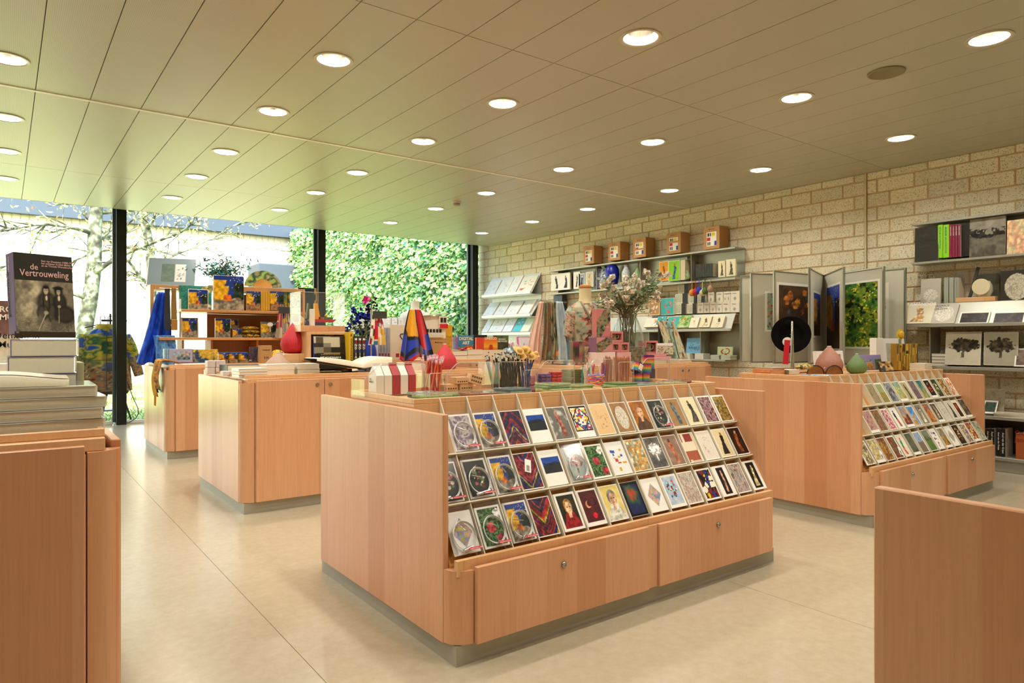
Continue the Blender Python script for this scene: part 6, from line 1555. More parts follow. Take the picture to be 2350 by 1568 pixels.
p = Vector((fx(827, 5.02), 5.06, zc)); HWS = {-1: fx(827, 5.02) - fx(716, 5.02), 1: fx(893, 5.02) - fx(827, 5.02)}
t = thing('open_book', 'large open book with curling cream pages on a low dark stand', 'book', (p.x, p.y, zc + .045))
for s in (-1, 1):
 hw = HWS[s]; n = 20; u = np.linspace(0, 1, n); prof = (.010 + .022 * np.sin(u * pi) ** .7 + .055 * u) if s < 0 else (.010 + .05 * np.sin(u * pi * .8) ** .6 + .02 * u)
 bot = .004 + (.062 if s < 0 else .035) * u
 P = np.array([[(s * uu * hw * .97, yv, bt if kk in (0, 3) else pr) for uu, pr, bt in zip(u, prof + .018, bot)] for kk, yv in ((0, -.11), (1, -.11), (2, .17), (3, .17))])
 part('page_block', grid_mesh('page_block', P if s > 0 else P[:, ::-1], None, col('#eee3c8', .7, 0, .05, 150), False), None, t)
 P = np.array([[(s * uu * hw, yv, bt - .004 + dz) for uu, bt in zip(u, bot)] for yv, dz in ((-.118, 0), (.178, 0), (.178, -.004), (-.118, -.004), (-.118, 0))])
 part('cover_board', grid_mesh('cover_board', P if s < 0 else P[:, ::-1], None, col('#3a2c1c', .5), False), None, t)
solo('book_stand', MB().cbox(-.10, -.05, 0, .10, .1, .02).cbox(-.09, -.02, .0205, -.06, .02, .043).cbox(.06, -.02, .0205, .09, .02, .043), col('#4a3520', .5), 'low dark wooden stand under the open book', 'stand', (p.x, p.y, zc))
flat_book('yellow book lying under the stand of the open book', .20, .1, .018, fx(745, 4.98), 5.04, zc, 0, '#c9a52c')
# ================================================================ floral cupboard and art-book cupboard
FLOR = ['#94a795', '#c4bc9c', '#a9ad90', '#b5564e', '#7f7a5a']
def torso(name, label, px0, px1, pyt, pyb, y, neck, cloth_img, mat, head=True, sleeves=True, zstand=None, cat='mannequin'):
 """tailor's dummy: neck and cap, dressed trunk, sleeves"""
 c = at_y((px0 + px1) / 2, pyb, y); k = mpp(c); H = (pyb - pyt) * k; Wd = (px1 - px0) * k
 o = thing(name, label, cat, (c.x, c.y, c.z), FACE * .75)
 hb = H * .80
 prof = [(0, .30, .20), (.06, .32, .22), (.22, .30, .21), (.34, .27, .185), (.46, .29, .20), (.62, .345, .23), (.78, .36, .225), (.89, .335, .20), (.95, .25, .155), (1.0, .13, .11)]
 nv_, nu_ = 110, 140; zz = np.linspace(0, 1, nv_); A = np.linspace(0, 2 * pi, nu_, endpoint=False)
 rx = np.interp(zz, [q[0] for q in prof], [q[1] for q in prof]) * Wd * 1.08; ry = np.interp(zz, [q[0] for q in prof], [q[2] for q in prof]) * Wd
 fold = 1 + .022 * np.sin(A[None] * 13 + zz[:, None] * 5) * (1.2 - zz[:, None])
 P = np.stack([rx[:, None] * np.cos(A) * fold, ry[:, None] * np.sin(A) * fold, np.broadcast_to((zz * hb)[:, None], (nv_, nu_))], -1)
 part('garment', grid_mesh('garment', P, cloth_img(nv_, nu_, 1), mat, closed_u=True), None, o)
 part('neck', MB().lathe([(Wd * .17, hb * .955), (Wd * .15, hb * 1.0), (Wd * .135, hb * 1.06), (Wd * .14, H * .95), (Wd * .13, H * .955)], 24, False, True), neck, o, True)
 if head: part('neck_cap', MB().lathe([(Wd * .132, H * .956), (Wd * .145, H * .965), (Wd * .14, H * .985), (Wd * .09, H), (0, H * 1.004)], 24, True, False), col('#b5763c', .3), o, True)
 if sleeves:
  for s in (-1, 1):
   n = 54; q = np.linspace(0, 1, n); cx = s * Wd * (.30 + .14 * q); cz = hb * (.90 - .46 * q); R = Wd * np.interp(q, [0, .2, .75, 1], [.09, .14, .155, .15]); A2 = np.linspace(0, 2 * pi, 44, endpoint=False)
   P = np.stack([cx[:, None] + R[:, None] * np.cos(A2) * .95, -.02 + R[:, None] * np.sin(A2) * .95, cz[:, None] + .3 * R[:, None] * np.cos(A2) * s + 0 * A2], -1)
   part('sleeve', grid_mesh('sleeve', P, cloth_img(n, 44, 5 + s), mat, closed_u=True), None, o)
 return o, Wd, hb, H, c
SKINC = col('#dccb9c', .6, 0, .03)
fcloth = lambda h, w, s: art('fine', FLOR, 20 + s, h, w)
o, Wd, hb, H, c = torso('mannequin', "cream tailor's dummy in a floral wrap blouse on the corner cupboard", 1292, 1394, 654, 838, 5.6, SKINC, fcloth, printed(.45, 0, .3))
fy = lambda u: -.235 * Wd
b = MB(); b.M = Matrix.Translation((0, 0, 0))
b.tube([(-Wd * .13, -.12 * Wd, hb * .985), (-.06 * Wd, -.225 * Wd, hb * .86), (.10 * Wd, -.24 * Wd, hb * .66), (.16 * Wd, -.22 * Wd, hb * .50)], .010, 6); b.tube([(Wd * .13, -.12 * Wd, hb * .985), (.11 * Wd, -.2 * Wd, hb * .88), (.06 * Wd, -.236 * Wd, hb * .76)], .010, 6)
part('neckband', b, col('#8a7a6a', .6, 0, .3, 40), o, 'all')
b = MB(); vs = [(-Wd * .11, -.13 * Wd, hb * .985), (Wd * .115, -.13 * Wd, hb * .985), (.055 * Wd, -.243 * Wd, hb * .775)]; vs += [(x, y_ + .02, z) for x, y_, z in vs]; b.add(vs, [(0, 2, 1), (3, 4, 5), (0, 1, 4, 3), (1, 2, 5, 4), (2, 0, 3, 5)]); part('chest', b, SKINC, o)
b = MB(); b.lathe([(.282 * Wd, hb * .30), (.30 * Wd, hb * .33), (.29 * Wd, hb * .37)], 30, False, False, 1.05, .74); part('waist_tie', b, col('#a56a5f', .6, 0, .3, 40), o, True)
for dx, dz in ((.005, -.16), (.02, -.14)):
 b = MB(); b.tube([(.06 * Wd, -.23 * Wd, hb * .34), ((.06 + dx * 2) * Wd, -.27 * Wd, hb * (.34 + dz * .5)), ((.10 + dx * 3) * Wd, -.25 * Wd, hb * (.34 + dz))], [.010, .012, .014], 6); part('tie_end', b, col('#b5857a', .6, 0, .35, 40), o, 'all')
yS2 = 5.75; z_ = zy(1262, 694, yS2); xa, xb = fx(1238, yS2), fx(1300, yS2)
b = MB(); b.tube([(xa, yS2, z_), (xb, yS2, z_)], .012, 10); b.tube([((xa + xb) / 2, yS2 + .01, CT), ((xa + xb) / 2, yS2 + .01, z_)], .010, 8); b.box((xa + xb) / 2 - .12, yS2 - .08, CT, (xa + xb) / 2 + .12, yS2 + .1, CT + .012)
solo('scarf_rail', b, col('#3a3a2a', .5), 'dark rail stand carrying the hanging scarves', 'stand', smooth=True)
for i, (px_, ln, w0, w1, pal, kind, lb) in enumerate(((1240, 158, .06, .17, ['#e0b09a', '#ecc7b3', '#d9a58f'], 'haze', 'salmon pink scarf at the left of the scarf rail'), (1255, 165, .09, .16, ['#5d6a4a', '#8a7a4a', '#a5604a', '#6a7a6a', '#c9b58a'], 'floral', 'green and rust floral scarf on the scarf rail'), (1270, 162, .08, .14, ['#6a7a5a', '#a59a6a', '#8a9a8a', '#b5704a', '#4a5a3a'], 'floral', 'sage floral scarf next to the pale blue one'), (1283, 165, .08, .26, ['#a9c4cf', '#c3d8de', '#94b3c4'], 'haze', 'pale blue scarf flaring at the right of the scarf rail'))):
 p = at_y(px_, 695, yS2 - .03 - .012 * i); k = mpp(p)
 drape('scarf', lb, 'scarf', (p.x, p.y, p.z + .012), min(ln * k, p.z - CT - .03), w0, w1, (lambda h, w, pal=pal, kind=kind: art(kind, pal, 5, h, w)), 2.5, 12 + i, skew=(-.10, -.03, -.01, .09)[i], mat=printed(.5, 0, .3), depth_=.03)
b = MB(); q = at_y(1296, 770, yS2 - .08); b.add([(0, 0, 0), (.03, -.02, -.10), (.12, -.03, -.16), (.07, -.01, -.22), (.02, 0, -.42), (-.03, 0, -.40), (0, .01, -.1)], [(0, 6, 5, 4, 3, 2, 1)]); s_ = solo('scarf_corner', b, col('#5f93b5', .5), 'deeper blue folded corner of cloth beside the pale blue scarf', 'scarf', tuple(q)); sd = s_.modifiers.new('thickness', 'SOLIDIFY'); sd.thickness = .006
ROSE = col('#cf7f7d', .5, 0, .05, 30)
def diag(h, w, c, pal, s, up=.0):
 img = art('floral', pal, s, h, w); y, x = np.mgrid[0:h, 0:w]; y = y / h; x = x / w
 img[(y < .42 - x * .75)] = rgb(c); img[(y > 1.25 - x * .9)] = rgb(c); return img
PZ = ['#6a6a4f', '#8a8a6a', '#7f8a6f', '#9a6a50', '#5a6045']
o = px_box('puzzle_box', 'upright floral puzzle box with pink corners, beside the dummy', 'box', 1369, 1401, 709, 774, 5.13, .07, mat=ROSE, img=diag(44, 24, '#cf7f7d', PZ, 6)); text('PUZZLE', .022, PINKINK, o, (.0, -.037, .10), .01, 'LEFT')
hz_ = zy(1385, 774, 5.09)
px_box('puzzle_box', 'floral puzzle box with mauve end panel under the upright one', 'box', 1369, 1405, 774.5, 808, 5.09, .12, mat=col('#8a5f7a', .5), img=diag(26, 24, '#cf8f8d', PZ, 9))
solo('carton', MB().cbox(fx(1368, 5.09), 5.09, CT, fx(1412, 5.09), 5.21, zy(1385, 808.5, 5.09) - .001, .002), col('#e6d2cc', .5), 'pale pink carton supporting the two floral puzzle boxes', 'box')
def mug_box(label, px0, px1, pyt, pyb, y):
 """open-fronted pink box with a mug showing"""
 xa, xb = fx(px0, y), fx(px1, y); zb = zy((px0 + px1) / 2, pyb, y); h = zy((px0 + px1) / 2, pyt, y) - zb; w = xb - xa
 o = thing('mug_box', label, 'box', ((xa + xb) / 2, y, zb), 0, 'pink mug boxes'); t = .022
 for nm, bx in (('side', (-w / 2, 0, 0, -w / 2 + t, .11, h)), ('side', (w / 2 - t, 0, 0, w / 2, .11, h)), ('top', (-w / 2 + t, 0, h - t, w / 2 - t, .11, h)), ('bottom', (-w / 2 + t, 0, 0, w / 2 - t, .11, t)), ('back', (-w / 2 + t, .10, t, w / 2 - t, .11, h - t))):
  part(nm, MB().box(*bx), ROSE if nm != 'back' else BLACK, o)
 R = w * .30; A_ = np.linspace(0, 2 * pi, 20, endpoint=False); P = np.stack([np.stack([R * np.cos(A_) - w * .12, .055 + .04 * np.sin(A_), np.full(20, z)], -1) for z in np.linspace(t, h - t - .004, 12)])
 part('mug', grid_mesh('mug', P, art('floral', PZ, 4, 12, 20), printed(.2), closed_u=True), None, o)
 b = MB(); b.tube([(w * .1, .03, h * .7), (w * .22, .02, h * .62), (w * .2, .02, h * .4), (w * .08, .03, h * .3)], .007, 6); part('mug_handle', b, col('#8a8a6a', .3), o, 'all')
 return o
mug_box('pink open box with a floral mug, on top of two others', 1402, 1430, 761, 785, 5.13)
mug_box('pink mug box half hidden by the floral puzzle, lower left', 1404, 1423, 786, 808, 5.13)
mug_box('pink mug box at the lower right under the top one', 1423.5, 1444, 786, 808, 5.13)
solo('carton', MB().cbox(fx(1414, 5.13), 5.115, CT, fx(1446, 5.13), 5.25, zy(1425, 808.5, 5.13) - .001, .002), col('#d9a8a5', .5), 'dusky pink carton supporting the mug boxes', 'box')
mug_box('pink mug box standing right of the flower vase', 1481, 1510, 782, 812, 5.25)
for i, (a, b_, zt, zb_) in enumerate(((1488, 1530, 812, 818), (1486, 1541, 818, 826))):
 flatpx('flat pink gift box lying under the right mug box, %s' % ('upper', 'lower')[i], a, b_, zt, zb_, 5.2, .16, cover='#dd9a9a', pages='#dd9a9a', name='gift_box', cat='box')
flatpx('pale floral tin lying under the flat pink boxes', 1484, 1545, 826, 838, 5.18, .2, cover='#d8d0b4', pages='#cfc6a8', name='gift_box', cat='box')
sx0 = fx(1520, 5.4); zt = zy(1505, 736, 5.4)
o = thing('shawl_stand', 'slanted stand draped with folded pale floral shawls, right of the vase', 'stand', (sx0, 5.42, CT))
b = MB(); w2 = fx(1552, 5.4) - sx0; w1 = fx(1484, 5.4) - sx0; hh = zt - CT
b.prism([(-.02, 0), (.02, 0), (.02, .03), (-.02, .03)], 0, hh * .98); part('upright', b, DARKMETAL, o)
for i, (a0, a1, b0, b1, h0, sd_) in enumerate(((-.40, .12, -.16, .42, .24, 3), (.13, .34, .44, .60, .05, 5), (.35, .60, .62, 1.25, .0, 8))):
 nu_, nv_ = 16, 24; U = np.linspace(0, 1, nu_); V_ = np.linspace(0, 1, nv_)
 X_ = (a0 + (a1 - a0) * U)[None] * (1 - V_)[:, None] * w2 + (b0 + (b1 - b0) * U)[None] * V_[:, None] * w2
 Z_ = hh - (hh - h0 * hh - .012) * V_[:, None] * np.ones((1, nu_)); Y_ = -.03 - .09 * V_[:, None] - .02 * i + .008 * np.sin(U * 9)[None]
 q = part('shawl', grid_mesh('shawl', np.stack([X_, Y_ * np.ones_like(X_), Z_], -1), art('floral', ['#b5c9a5', '#d0d4ae', '#c3cfae', '#d89a6a', '#c98a8a'] if i != 1 else ['#9ab5a0', '#aac4b0', '#a3bfaa', '#8aa595', '#b5c9b5'], sd_, nv_, nu_), printed(.5, 0, .3)), None, o); m_ = q.modifiers.new('thickness', 'SOLIDIFY'); m_.thickness = .008
px_box('notepad', 'pale floral notepad with a white band at the foot of the shawls', 'notepad', 1508, 1545, 788, 814, 5.22, .02, mat=WHITE, img=np.concatenate([np.ones((4, 20, 3)) * .95, art('floral', ['#b5c9b5', '#d5d4b4', '#c9cfae', '#d8a58a', '#c9a08a'], 4, 14, 20)]))
yV = 5.35; vc = Vector((fx(1440, yV), yV, CT)); k = mpp(vc); Rv = 40 * k; Hv = zy(1440, 722, yV) - CT
vz = thing('glass_vase', 'large clear ribbed glass vase with flower stems', 'vase', vc)
prof = [(.95, .0), (1.0, .03), (.98, .35), (.86, .62), (.62, .86), (.50, .95), (.56, 1.0)]
part('glass_wall', MB().lathe([(Rv * a_, Hv * b_) for a_, b_ in prof], 40, True, False), VASEG, vz, True)
b = MB(); b.tube([(Rv * .56 * math.cos(a_), Rv * .56 * math.sin(a_), Hv) for a_ in np.linspace(0, 2 * pi, 40, endpoint=False)], .004, 6, closed=True)
for a_ in np.linspace(0, 2 * pi, 14, endpoint=False): b.tube([(Rv * q[0] * math.cos(a_), Rv * q[0] * math.sin(a_), Hv * q[1]) for q in prof], .0025, 4)
part('ribs', b, VASEG, vz, 'all')
o = thing('bouquet', 'big bouquet of white blossom and green foliage in the glass vase', 'flowers', vc + Vector((0, 0, .02)))
r = random.Random(17); st = MB(); lf = MB()
mouth = Vector((0, 0, Hv))
heads = [(1388, 655), (1402, 640), (1410, 662), (1420, 672), (1428, 652), (1438, 664), (1450, 645), (1462, 640), (1478, 625), (1470, 652), (1446, 690), (1432, 680), (1416, 690), (1400, 690), (1382, 680), (1392, 700), (1424, 700), (1505, 672), (1512, 660), (1500, 684), (1514, 630), (1535, 630), (1456, 672), (1470, 690), (1438, 640), (1486, 640)]
CRM = [col('#f4ecdc', .6, 0, .05, 30), col('#faf5ea', .6, 0, .04, 30), col('#e8dcc4', .6, 0, .06, 30)]
for i, (a_, b_) in enumerate(heads):
 e = at_y(a_, b_, yV + r.uniform(-.12, .10)) - vc - Vector((0, 0, .02)); f0 = Vector((r.uniform(-.5, .5) * Rv, r.uniform(-.5, .5) * Rv, .0))
 st.tube([tuple(f0), tuple(mouth * .97 + Vector((r.uniform(-.4, .4) * Rv, r.uniform(-.4, .4) * Rv, 0))), tuple(mouth.lerp(e, .6) + Vector((0, 0, .02))), tuple(e)], [.006, .005, .004, .003], 5)
 for q in range(3): bloom(e + Vector((r.gauss(0, .022), r.gauss(0, .022), r.gauss(0, .018))), r.uniform(.030, .048), r.choice(CRM), o, r, 9)
for i in range(46):
 a_, b_ = r.choice([(r.uniform(1372, 1400), r.uniform(628, 660)), (r.uniform(1462, 1520), r.uniform(618, 690)), (r.uniform(1430, 1470), r.uniform(665, 712)), (r.uniform(1366, 1400), r.uniform(690, 706)), (r.uniform(1395, 1500), r.uniform(660, 712)), (r.uniform(1480, 1518), r.uniform(612, 660))])
 e = at_y(a_, b_, yV + r.uniform(-.14, .14)) - vc - Vector((0, 0, .02)); st.tube([tuple(mouth * .9 + Vector((r.uniform(-.3, .3) * Rv, r.uniform(-.3, .3) * Rv, 0))), tuple(mouth.lerp(e, .55)), tuple(e)], [.004, .003, .0015], 4)
 for q in range(15):
  c = mouth.lerp(e, r.uniform(.55, 1.02)) + Vector((r.gauss(0, .026), r.gauss(0, .026), r.gauss(0, .026))); d1 = Vector((r.uniform(-1, 1), r.uniform(-1, 1), r.uniform(-.6, .8))).normalized(); d2 = d1.orthogonal().normalized(); s = r.uniform(.014, .034)
  lf.col = lin(r.choice(['#3f5f35', '#5a7a48', '#7a9a6a', '#9ab08a', '#4a6a3f', '#b08a5f'])); lf.add([c - d1 * s, c + d2 * s * .6, c + d1 * s, c - d2 * s * .6], [(0, 1, 2, 3)])
part('stems', st, col('#6a5f35', .7, 0, .2, 30), o)['kind'] = 'stuff'; part('leaves', lf, LEAF, o)['kind'] = 'stuff'
for i in range(5): flat_book('grey-white booklet, %s in the low pile at the cupboard edge' % nth(i, 5), .24, .16, .010, fx(1560, 5.1), 5.1, CT + .0102 * i, .1 + .02 * (i % 2), '#d8d2bb', group='booklets at the cupboard edge', name='booklet')
flat_book('pale printed leaflet fanned over the cupboard edge', .22, .16, .006, fx(1592, 5.12), 5.10, CT, -.3, '#d5d8cc', name='booklet', img=art('haze', ['#c9d4cc', '#e6e2cf', '#b5c4c0'], 3, 8, 8))
px_box('small_gift', 'blue-edged small floral gift box between vase and rainbow cup', 'box', 1446, 1484, 796, 830, 5.2, .05, mat=col('#8aa5a5', .5), img=art('floral', PZ, 12, 16, 16))
o = px_box('gift_tube', 'bundle of dark striped pencils behind the olive notebooks', 'pencils', 1312, 1342, 784, 832, 5.1, .04, mat=col('#6f6a55', .5), img=art('blocks', ['#5d5a45', '#8a7a60', '#a5405a', '#3a3528', '#8f8a6a'], 3, 4, 30))
o = thing('net_bag', 'pale tilted floral pouch with a pink bow in front of the dummy', 'pouch', at_y3(1352, 826, 5.2), 0); o.rotation_euler = (0, .5, 0)
X_, Y_, T_ = pillow_mb(.13, .05, .16); part('bag', grid_mesh('bag', np.stack([X_ * (1 - .2 * T_), T_ * .2, .08 + Y_ * 3.0], -1), art('floral', ['#b5ab8a', '#cfc6a8', '#a59a7a', '#c98a86', '#8a8a6a'], 4, 10, 18), printed(.6)), None, o)
part('bow', MB().ball((.03, -.03, .11), .022, .008, .012), col('#cf7f7d', .5), o, True)
b = thing('plush_toy', 'small white round soft toy behind the cedar pencils', 'toy', (fx(1424, 5.42), 5.42, zy(1424, 829, 5.42)))
part('body', MB().ball((0, 0, .05), .07, .05, .05, 16, 10), col('#f0ead8', .9, 0, .03, 60, 0, .3), b, 'all')
ya = 7.78
def art_book(label, a, b_, zt, zb_, yv, cover, words=(), **kw): return px_book(label, a, b_, zt, zb_, yv, .03, cover=cover, texts=words, **kw)
zr = zy(1100, 804, ya)
for i, (a, b_, zt_, n, lb) in enumerate(((1036, 1073, 811, 2, 'books lying under the blue digital art book'), (1073, 1108, 808, 2, 'books lying under the orange heritage book'))):
 xa, xb = fx(a, ya), fx(b_, ya); top_ = zy((a + b_) / 2, zt_ - 6, ya); t_ = (top_ - CT) / n
 for j in range(n): flat_book('cream-paged book lying flat, %s, %s' % (('lower', 'upper')[j], lb[6:]), xb - xa, .2, t_ - .001, (xa + xb) / 2, ya + .1, CT + j * t_, 0, ['#d8662c', '#2a2a2a', '#c9c0aa', '#8a8a7a'][i * 2 + j], pages='#e3dac3', group=lb)
solo('book_block', MB().box(fx(1036, ya), ya + .22, CT, fx(1220, ya), ya + .42, zr, ), col('#d8cdb5', .6), 'row of pale book boxes carrying the upright art books', 'box')
CRT = col('#f0e2c0', .5)
img = np.concatenate([np.ones((26, 34, 3)) * rgb('#3f86a8'), art('zones', ['#3f86a8', '#d8702c', '#c9302c', '#b5202f'], 5, 12, 34)])
o = art_book('blue art book with big cream capitals, left of the red-spined books', 1050, 1086, 770, 803, ya + .23, '#cf5fae', img=img); w_ = fx(1086, ya + .23) - fx(1050, ya + .23); text('DIGITAL\nART', w_ * .24, CRT, o, (.01, -.002, .135), .03, 'CENTER', line=.95)
for i in range(4): art_book('red-spined book with white title, %s of four beside the orange book' % ('first', 'second', 'third', 'fourth')[i], 1093 + i * 4, 1096.6 + i * 4, 775, 806, ya + .24, '#d9482f', group='red-spined books')
img = pal_map(np.linspace(0, 1, 36)[:, None] * np.ones((1, 30)), ['#e0622f', '#e88a2f', '#f0b03a', '#c9502c']); yy_, xx_ = np.mgrid[0:36, 0:30]; img[(abs(xx_ - 15) < 5) & (yy_ > 24) & (yy_ < 33)] = rgb('#b5402a'); img[((xx_ - 15) ** 2 + (yy_ - 22) ** 2 < 14)] = rgb('#b5402a')
o = art_book('orange heritage book with a domed building, right of the red spines', 1110, 1142, 775, 806, ya + .24, '#cf4a2a', img=img); text('UNESCO', .052, CRT, o, (0, -.002, .165), .035, 'CENTER')
o = art_book('dark green book on tree houses at the right of the orange book', 1134, 1167, 770, 804, ya + .30, '#33392a', img=art('land', ['#4a5a35', '#6a7a45', '#3a3f28', '#5a5238'], 5, 26, 24)); text('MODERN\nTREE HOUSES', .030, WINK, o, (.01, -.002, .15), .02, 'CENTER')
for i, cl in enumerate(('#b9b0c9', '#8fa0c4', '#a58fb5')): art_book('lilac-grey spine at the left end of the art book row, %s' % ('first', 'second', 'third')[i], 1037 + i * 4.4, 1041 + i * 4.4, 774, 803, ya + .25, cl, group='lilac spines')
px_box('black_box', 'long black lidded box behind the red-spined books', 'box', 1087, 1118, 769, 800, ya + .44, .05, mat=BLACK)
b = thing('ladybird_toys', 'cluster of small red figurines before the blue art book', 'figurine', at_y3(1072, 806, ya + .12)); r = random.Random(2)
for i in range(6): part('figurine', MB().ball((r.uniform(-.10, .10), r.uniform(-.02, .02), .022), .028, .02, .024, 8, 6), col(('#c9202c', '#b51a2a', '#d8a02c')[i % 3], .3), b, 'all')
pouch('blue striped cushion on the cupboard before the white racks', 1158, 1205, 797, 823, 7.98, ['#4a6a7a', '#7a98a5', '#34566a', '#c9d4d4', '#5a7a8a'], 5, name='cushion', cat='cushion')
pouch('pale cushion with a red edge leaning behind the blue cushion', 1168, 1192, 783, 812, 8.14, ['#e6e2dc', '#f0ece4', '#d8d4cc', '#b52f45', '#e0dcd4'], 7, name='cushion', cat='cushion')
px_box('gift_card', 'white gift set with magenta edges behind the cushions', 'box', 1192, 1220, 773, 822, 8.3, .04, mat=col('#c9308a', .5), img=framed(art('shapes', ['#eee9f0', '#d8c4d8', '#9aa5c9', '#e0b5c9'], 4, 22, 22), .06, '#c9308a'), rx=-.12)
yh = 5.84; zr5 = zy(930, 827, 5.80)
solo('display_block', MB().cbox(fx(862, 5.76), 5.70, CT, 3.335, 6.14, zr5 - .001, .002), KRAFT, 'low kraft-coloured block under the heart box and towel', 'block')
o = px_box('wine_box', 'cream box with a drawn heart and a red seal left of the towel', 'box', 896, 942, 745, 827, yh, .2, mat=col('#dcd0ba', .5, 0, .03, 8)); b = MB()
hw = (fx(942, yh) - fx(896, yh)) / 2; hh = zy(919, 745, yh) - zr5; t_ = np.linspace(0, 2 * pi, 40); b.tube([(.055 + .06 * math.sin(a) ** 3, -.103, hh * .62 + .052 * (.82 * math.cos(a) - .32 * math.cos(2 * a) - .12 * math.cos(3 * a)) + .012 * math.sin(a * .5)) for a in t_], .004, 6); part('drawn_heart', b, INK, o, 'all')
part('seal', MB().box(-.05, -.1012, .03, -.015, -.1002, .065), col('#a51f3a', .5), o)
for i in range(4):
 q = px_box('clear_sleeve_pack', 'clear-wrapped grey printed pack beside the heart box, %s' % ('first', 'second', 'third', 'last')[i], 'pack', 868 + i * 6.8, 874 + i * 6.8, 752, 827, yh + .02, .2, mat=col('#a5a8b5', .25, 0, .25, 12), group='clear-wrapped packs'); part('seal', MB().box(-.006, -.1015, .03, .008, -.1005, .065), col('#8a1f3a', .5), q)
for i in range(3): px_box('card_display', 'pale card pack with small coloured panels above the heart box, %s' % ('left', 'middle', 'right')[i], 'cards', 884 + i * 15, 897 + i * 15, 729, 746, 6.06, .05, mat=col('#d5dde3', .4), img=framed(art('shapes', ['#e6ecf0', '#5a7ab5', '#c95a5a', '#d8b84a', '#8aa5c9'], 6 + i, 14, 16), .15, '#d5dde3'), group='card packs')
solo('card_riser', MB().cbox(fx(882, 6.06), 6.06, zr5, fx(930, 6.06), 6.13, zy(905, 746.5, 6.06), .003), WHITE, 'white riser under the coloured card packs', 'box')
nu_, nv_ = 60, 60; U = np.linspace(-1, 1, nu_); V_ = np.linspace(0, 1, nv_); UU, VV = np.meshgrid(U, V_)
tp = at_y(948, 711, 5.40); k = mpp(tp); L = tp.z - zr5 - .004
halfw = k * (14 + 33 * VV ** .8); Xs = UU * halfw + .02 * np.sin(UU * 7 + 1) * VV; Ys = -.03 - .06 * VV * np.cos(UU * 1.3) + .035 * np.sin(UU * 8.5 + .6) * VV; Zs = -L * VV + .04 * np.cos(UU * 5.2) * VV * (VV < 1.01)
Zs = np.maximum(Zs, -L + .002)
img = np.ones((nv_, nu_, 3)) * rgb('#1f3fb0'); sx_ = UU + .06 * np.sin(VV * 7)
img[(sx_ < -.02 + .22 * VV) & (VV < .62 - .2 * abs(UU))] = rgb('#e8a823'); img[(sx_ > .18 + .1 * VV) & (VV < .72 - .25 * (UU > .7))] = rgb('#c81f27'); img[(abs(sx_ - .08 - .16 * VV) < .07) & (VV < .7)] = rgb('#181612'); img[(abs(VV - .62 + .2 * abs(UU)) < .035) & (sx_ < .1)] = rgb('#181612'); img[(abs(VV - .86 - .04 * np.sin(UU * 6)) < .045)] = rgb('#181612'); img[(VV > .92)] = rgb('#b51d24'); img[(abs(UU) > .93) & (VV < .5)] = rgb('#181612')
img[(abs(sx_ - .26) < .09) & (VV > .70) & (VV < .9)] = rgb('#8f8c84')
o = thing('tea_towel', 'towel with yellow, red, blue and black blocks draped over a stand', 'towel', tp); q = part('cloth', grid_mesh('cloth', np.stack([Xs, Ys, Zs], -1), img, printed(.8, 0, .3)), None, o); m_ = q.modifiers.new('thickness', 'SOLIDIFY'); m_.thickness = .006
b = MB(); b.tube([(tp.x, tp.y + .02, CT), (tp.x, tp.y + .02, tp.z - .02)], .012, 8); solo('towel_block', MB().cbox(tp.x - .2, 5.27, CT, tp.x + .16, 5.45, zr5 - .001, .002), KRAFT, 'low kraft block under the colour-block towel', 'block'); b = MB(); b.tube([(tp.x, tp.y + .02, zr5), (tp.x, tp.y + .02, tp.z - .02)], .012, 8); solo('towel_stand', b, STEEL, 'metal rod under the colour-block towel', 'stand', smooth=True)
yk = 5.49; o = px_box('kraft_carton', 'brown kraft carton with a small dark name under the model house', 'box', 985, 1028, 777, 848, yk, .15, mat=KRAFT); text('Mobihouse', .018, INK, o, (0, -.077, .245), .01, 'CENTER')
xa, xb = fx(966, yk), fx(1027, yk); zb_ = zy(1000, 776.5, yk); w = xb - xa; h = zy(1015, 722, yk) - zb_
o = thing('model_house', 'white model house with a sloping roof and a red panel', 'model', ((xa + xb) / 2, yk, zb_))
part('walls', MB().cbox(-w * .38, .0, 0, w * .43, .13, h * .93, .002), col('#e6dfcc', .5), o); part('upper_bay', MB().cbox(w * .14, -.02, h * .42, w * .46, -.0005, h * .93, .002), col('#e9e2d0', .5), o)
b = MB(); b.M = Matrix.Rotation(-.10, 4, 'Y'); b.cbox(-w * .53, -.03, h * .96, w * .55, .14, h * .96 + .010, .002); part('roof', b, col('#d0cbb8', .5), o)
part('red_panel', MB().box(w * .16, -.024, h * .42, w * .47, -.0205, h * .60), col('#c9202c', .5), o)
for i in range(5): part('window', MB().box(-w * .30 + i * w * .12, -.003, h * .24, -w * .215 + i * w * .12, -.0005, h * .38), INK, o)
for i in range(2): part('window', MB().box(w * .19 + i * w * .12, -.024, h * .66, w * .28 + i * w * .12, -.0205, h * .86), INK, o)
part('drawer', MB().cbox(-w * .28, -.014, h * .03, w * .32, -.0005, h * .17, .002), col('#d8d0bb', .5), o)
o = px_book('yellow book with thin capitals behind the model house', 1000, 1038, 745, 848, 5.66, .03, cover='#dba52a', pages='#e6dcc4'); text('THE\nSTORY\nOF\nART', .034, col('#a5762a', .5), o, (.02, -.002, .30), 0, 'LEFT', line=.95)
vv = (fx(1021, 5.06), 5.06, CT); drop_vase('drop_vase', 'smaller red ribbed vase in front of the kraft carton', vv, 27 * mpp(vv), zy(1021, 790, 5.06) - CT, '#c11f2c')
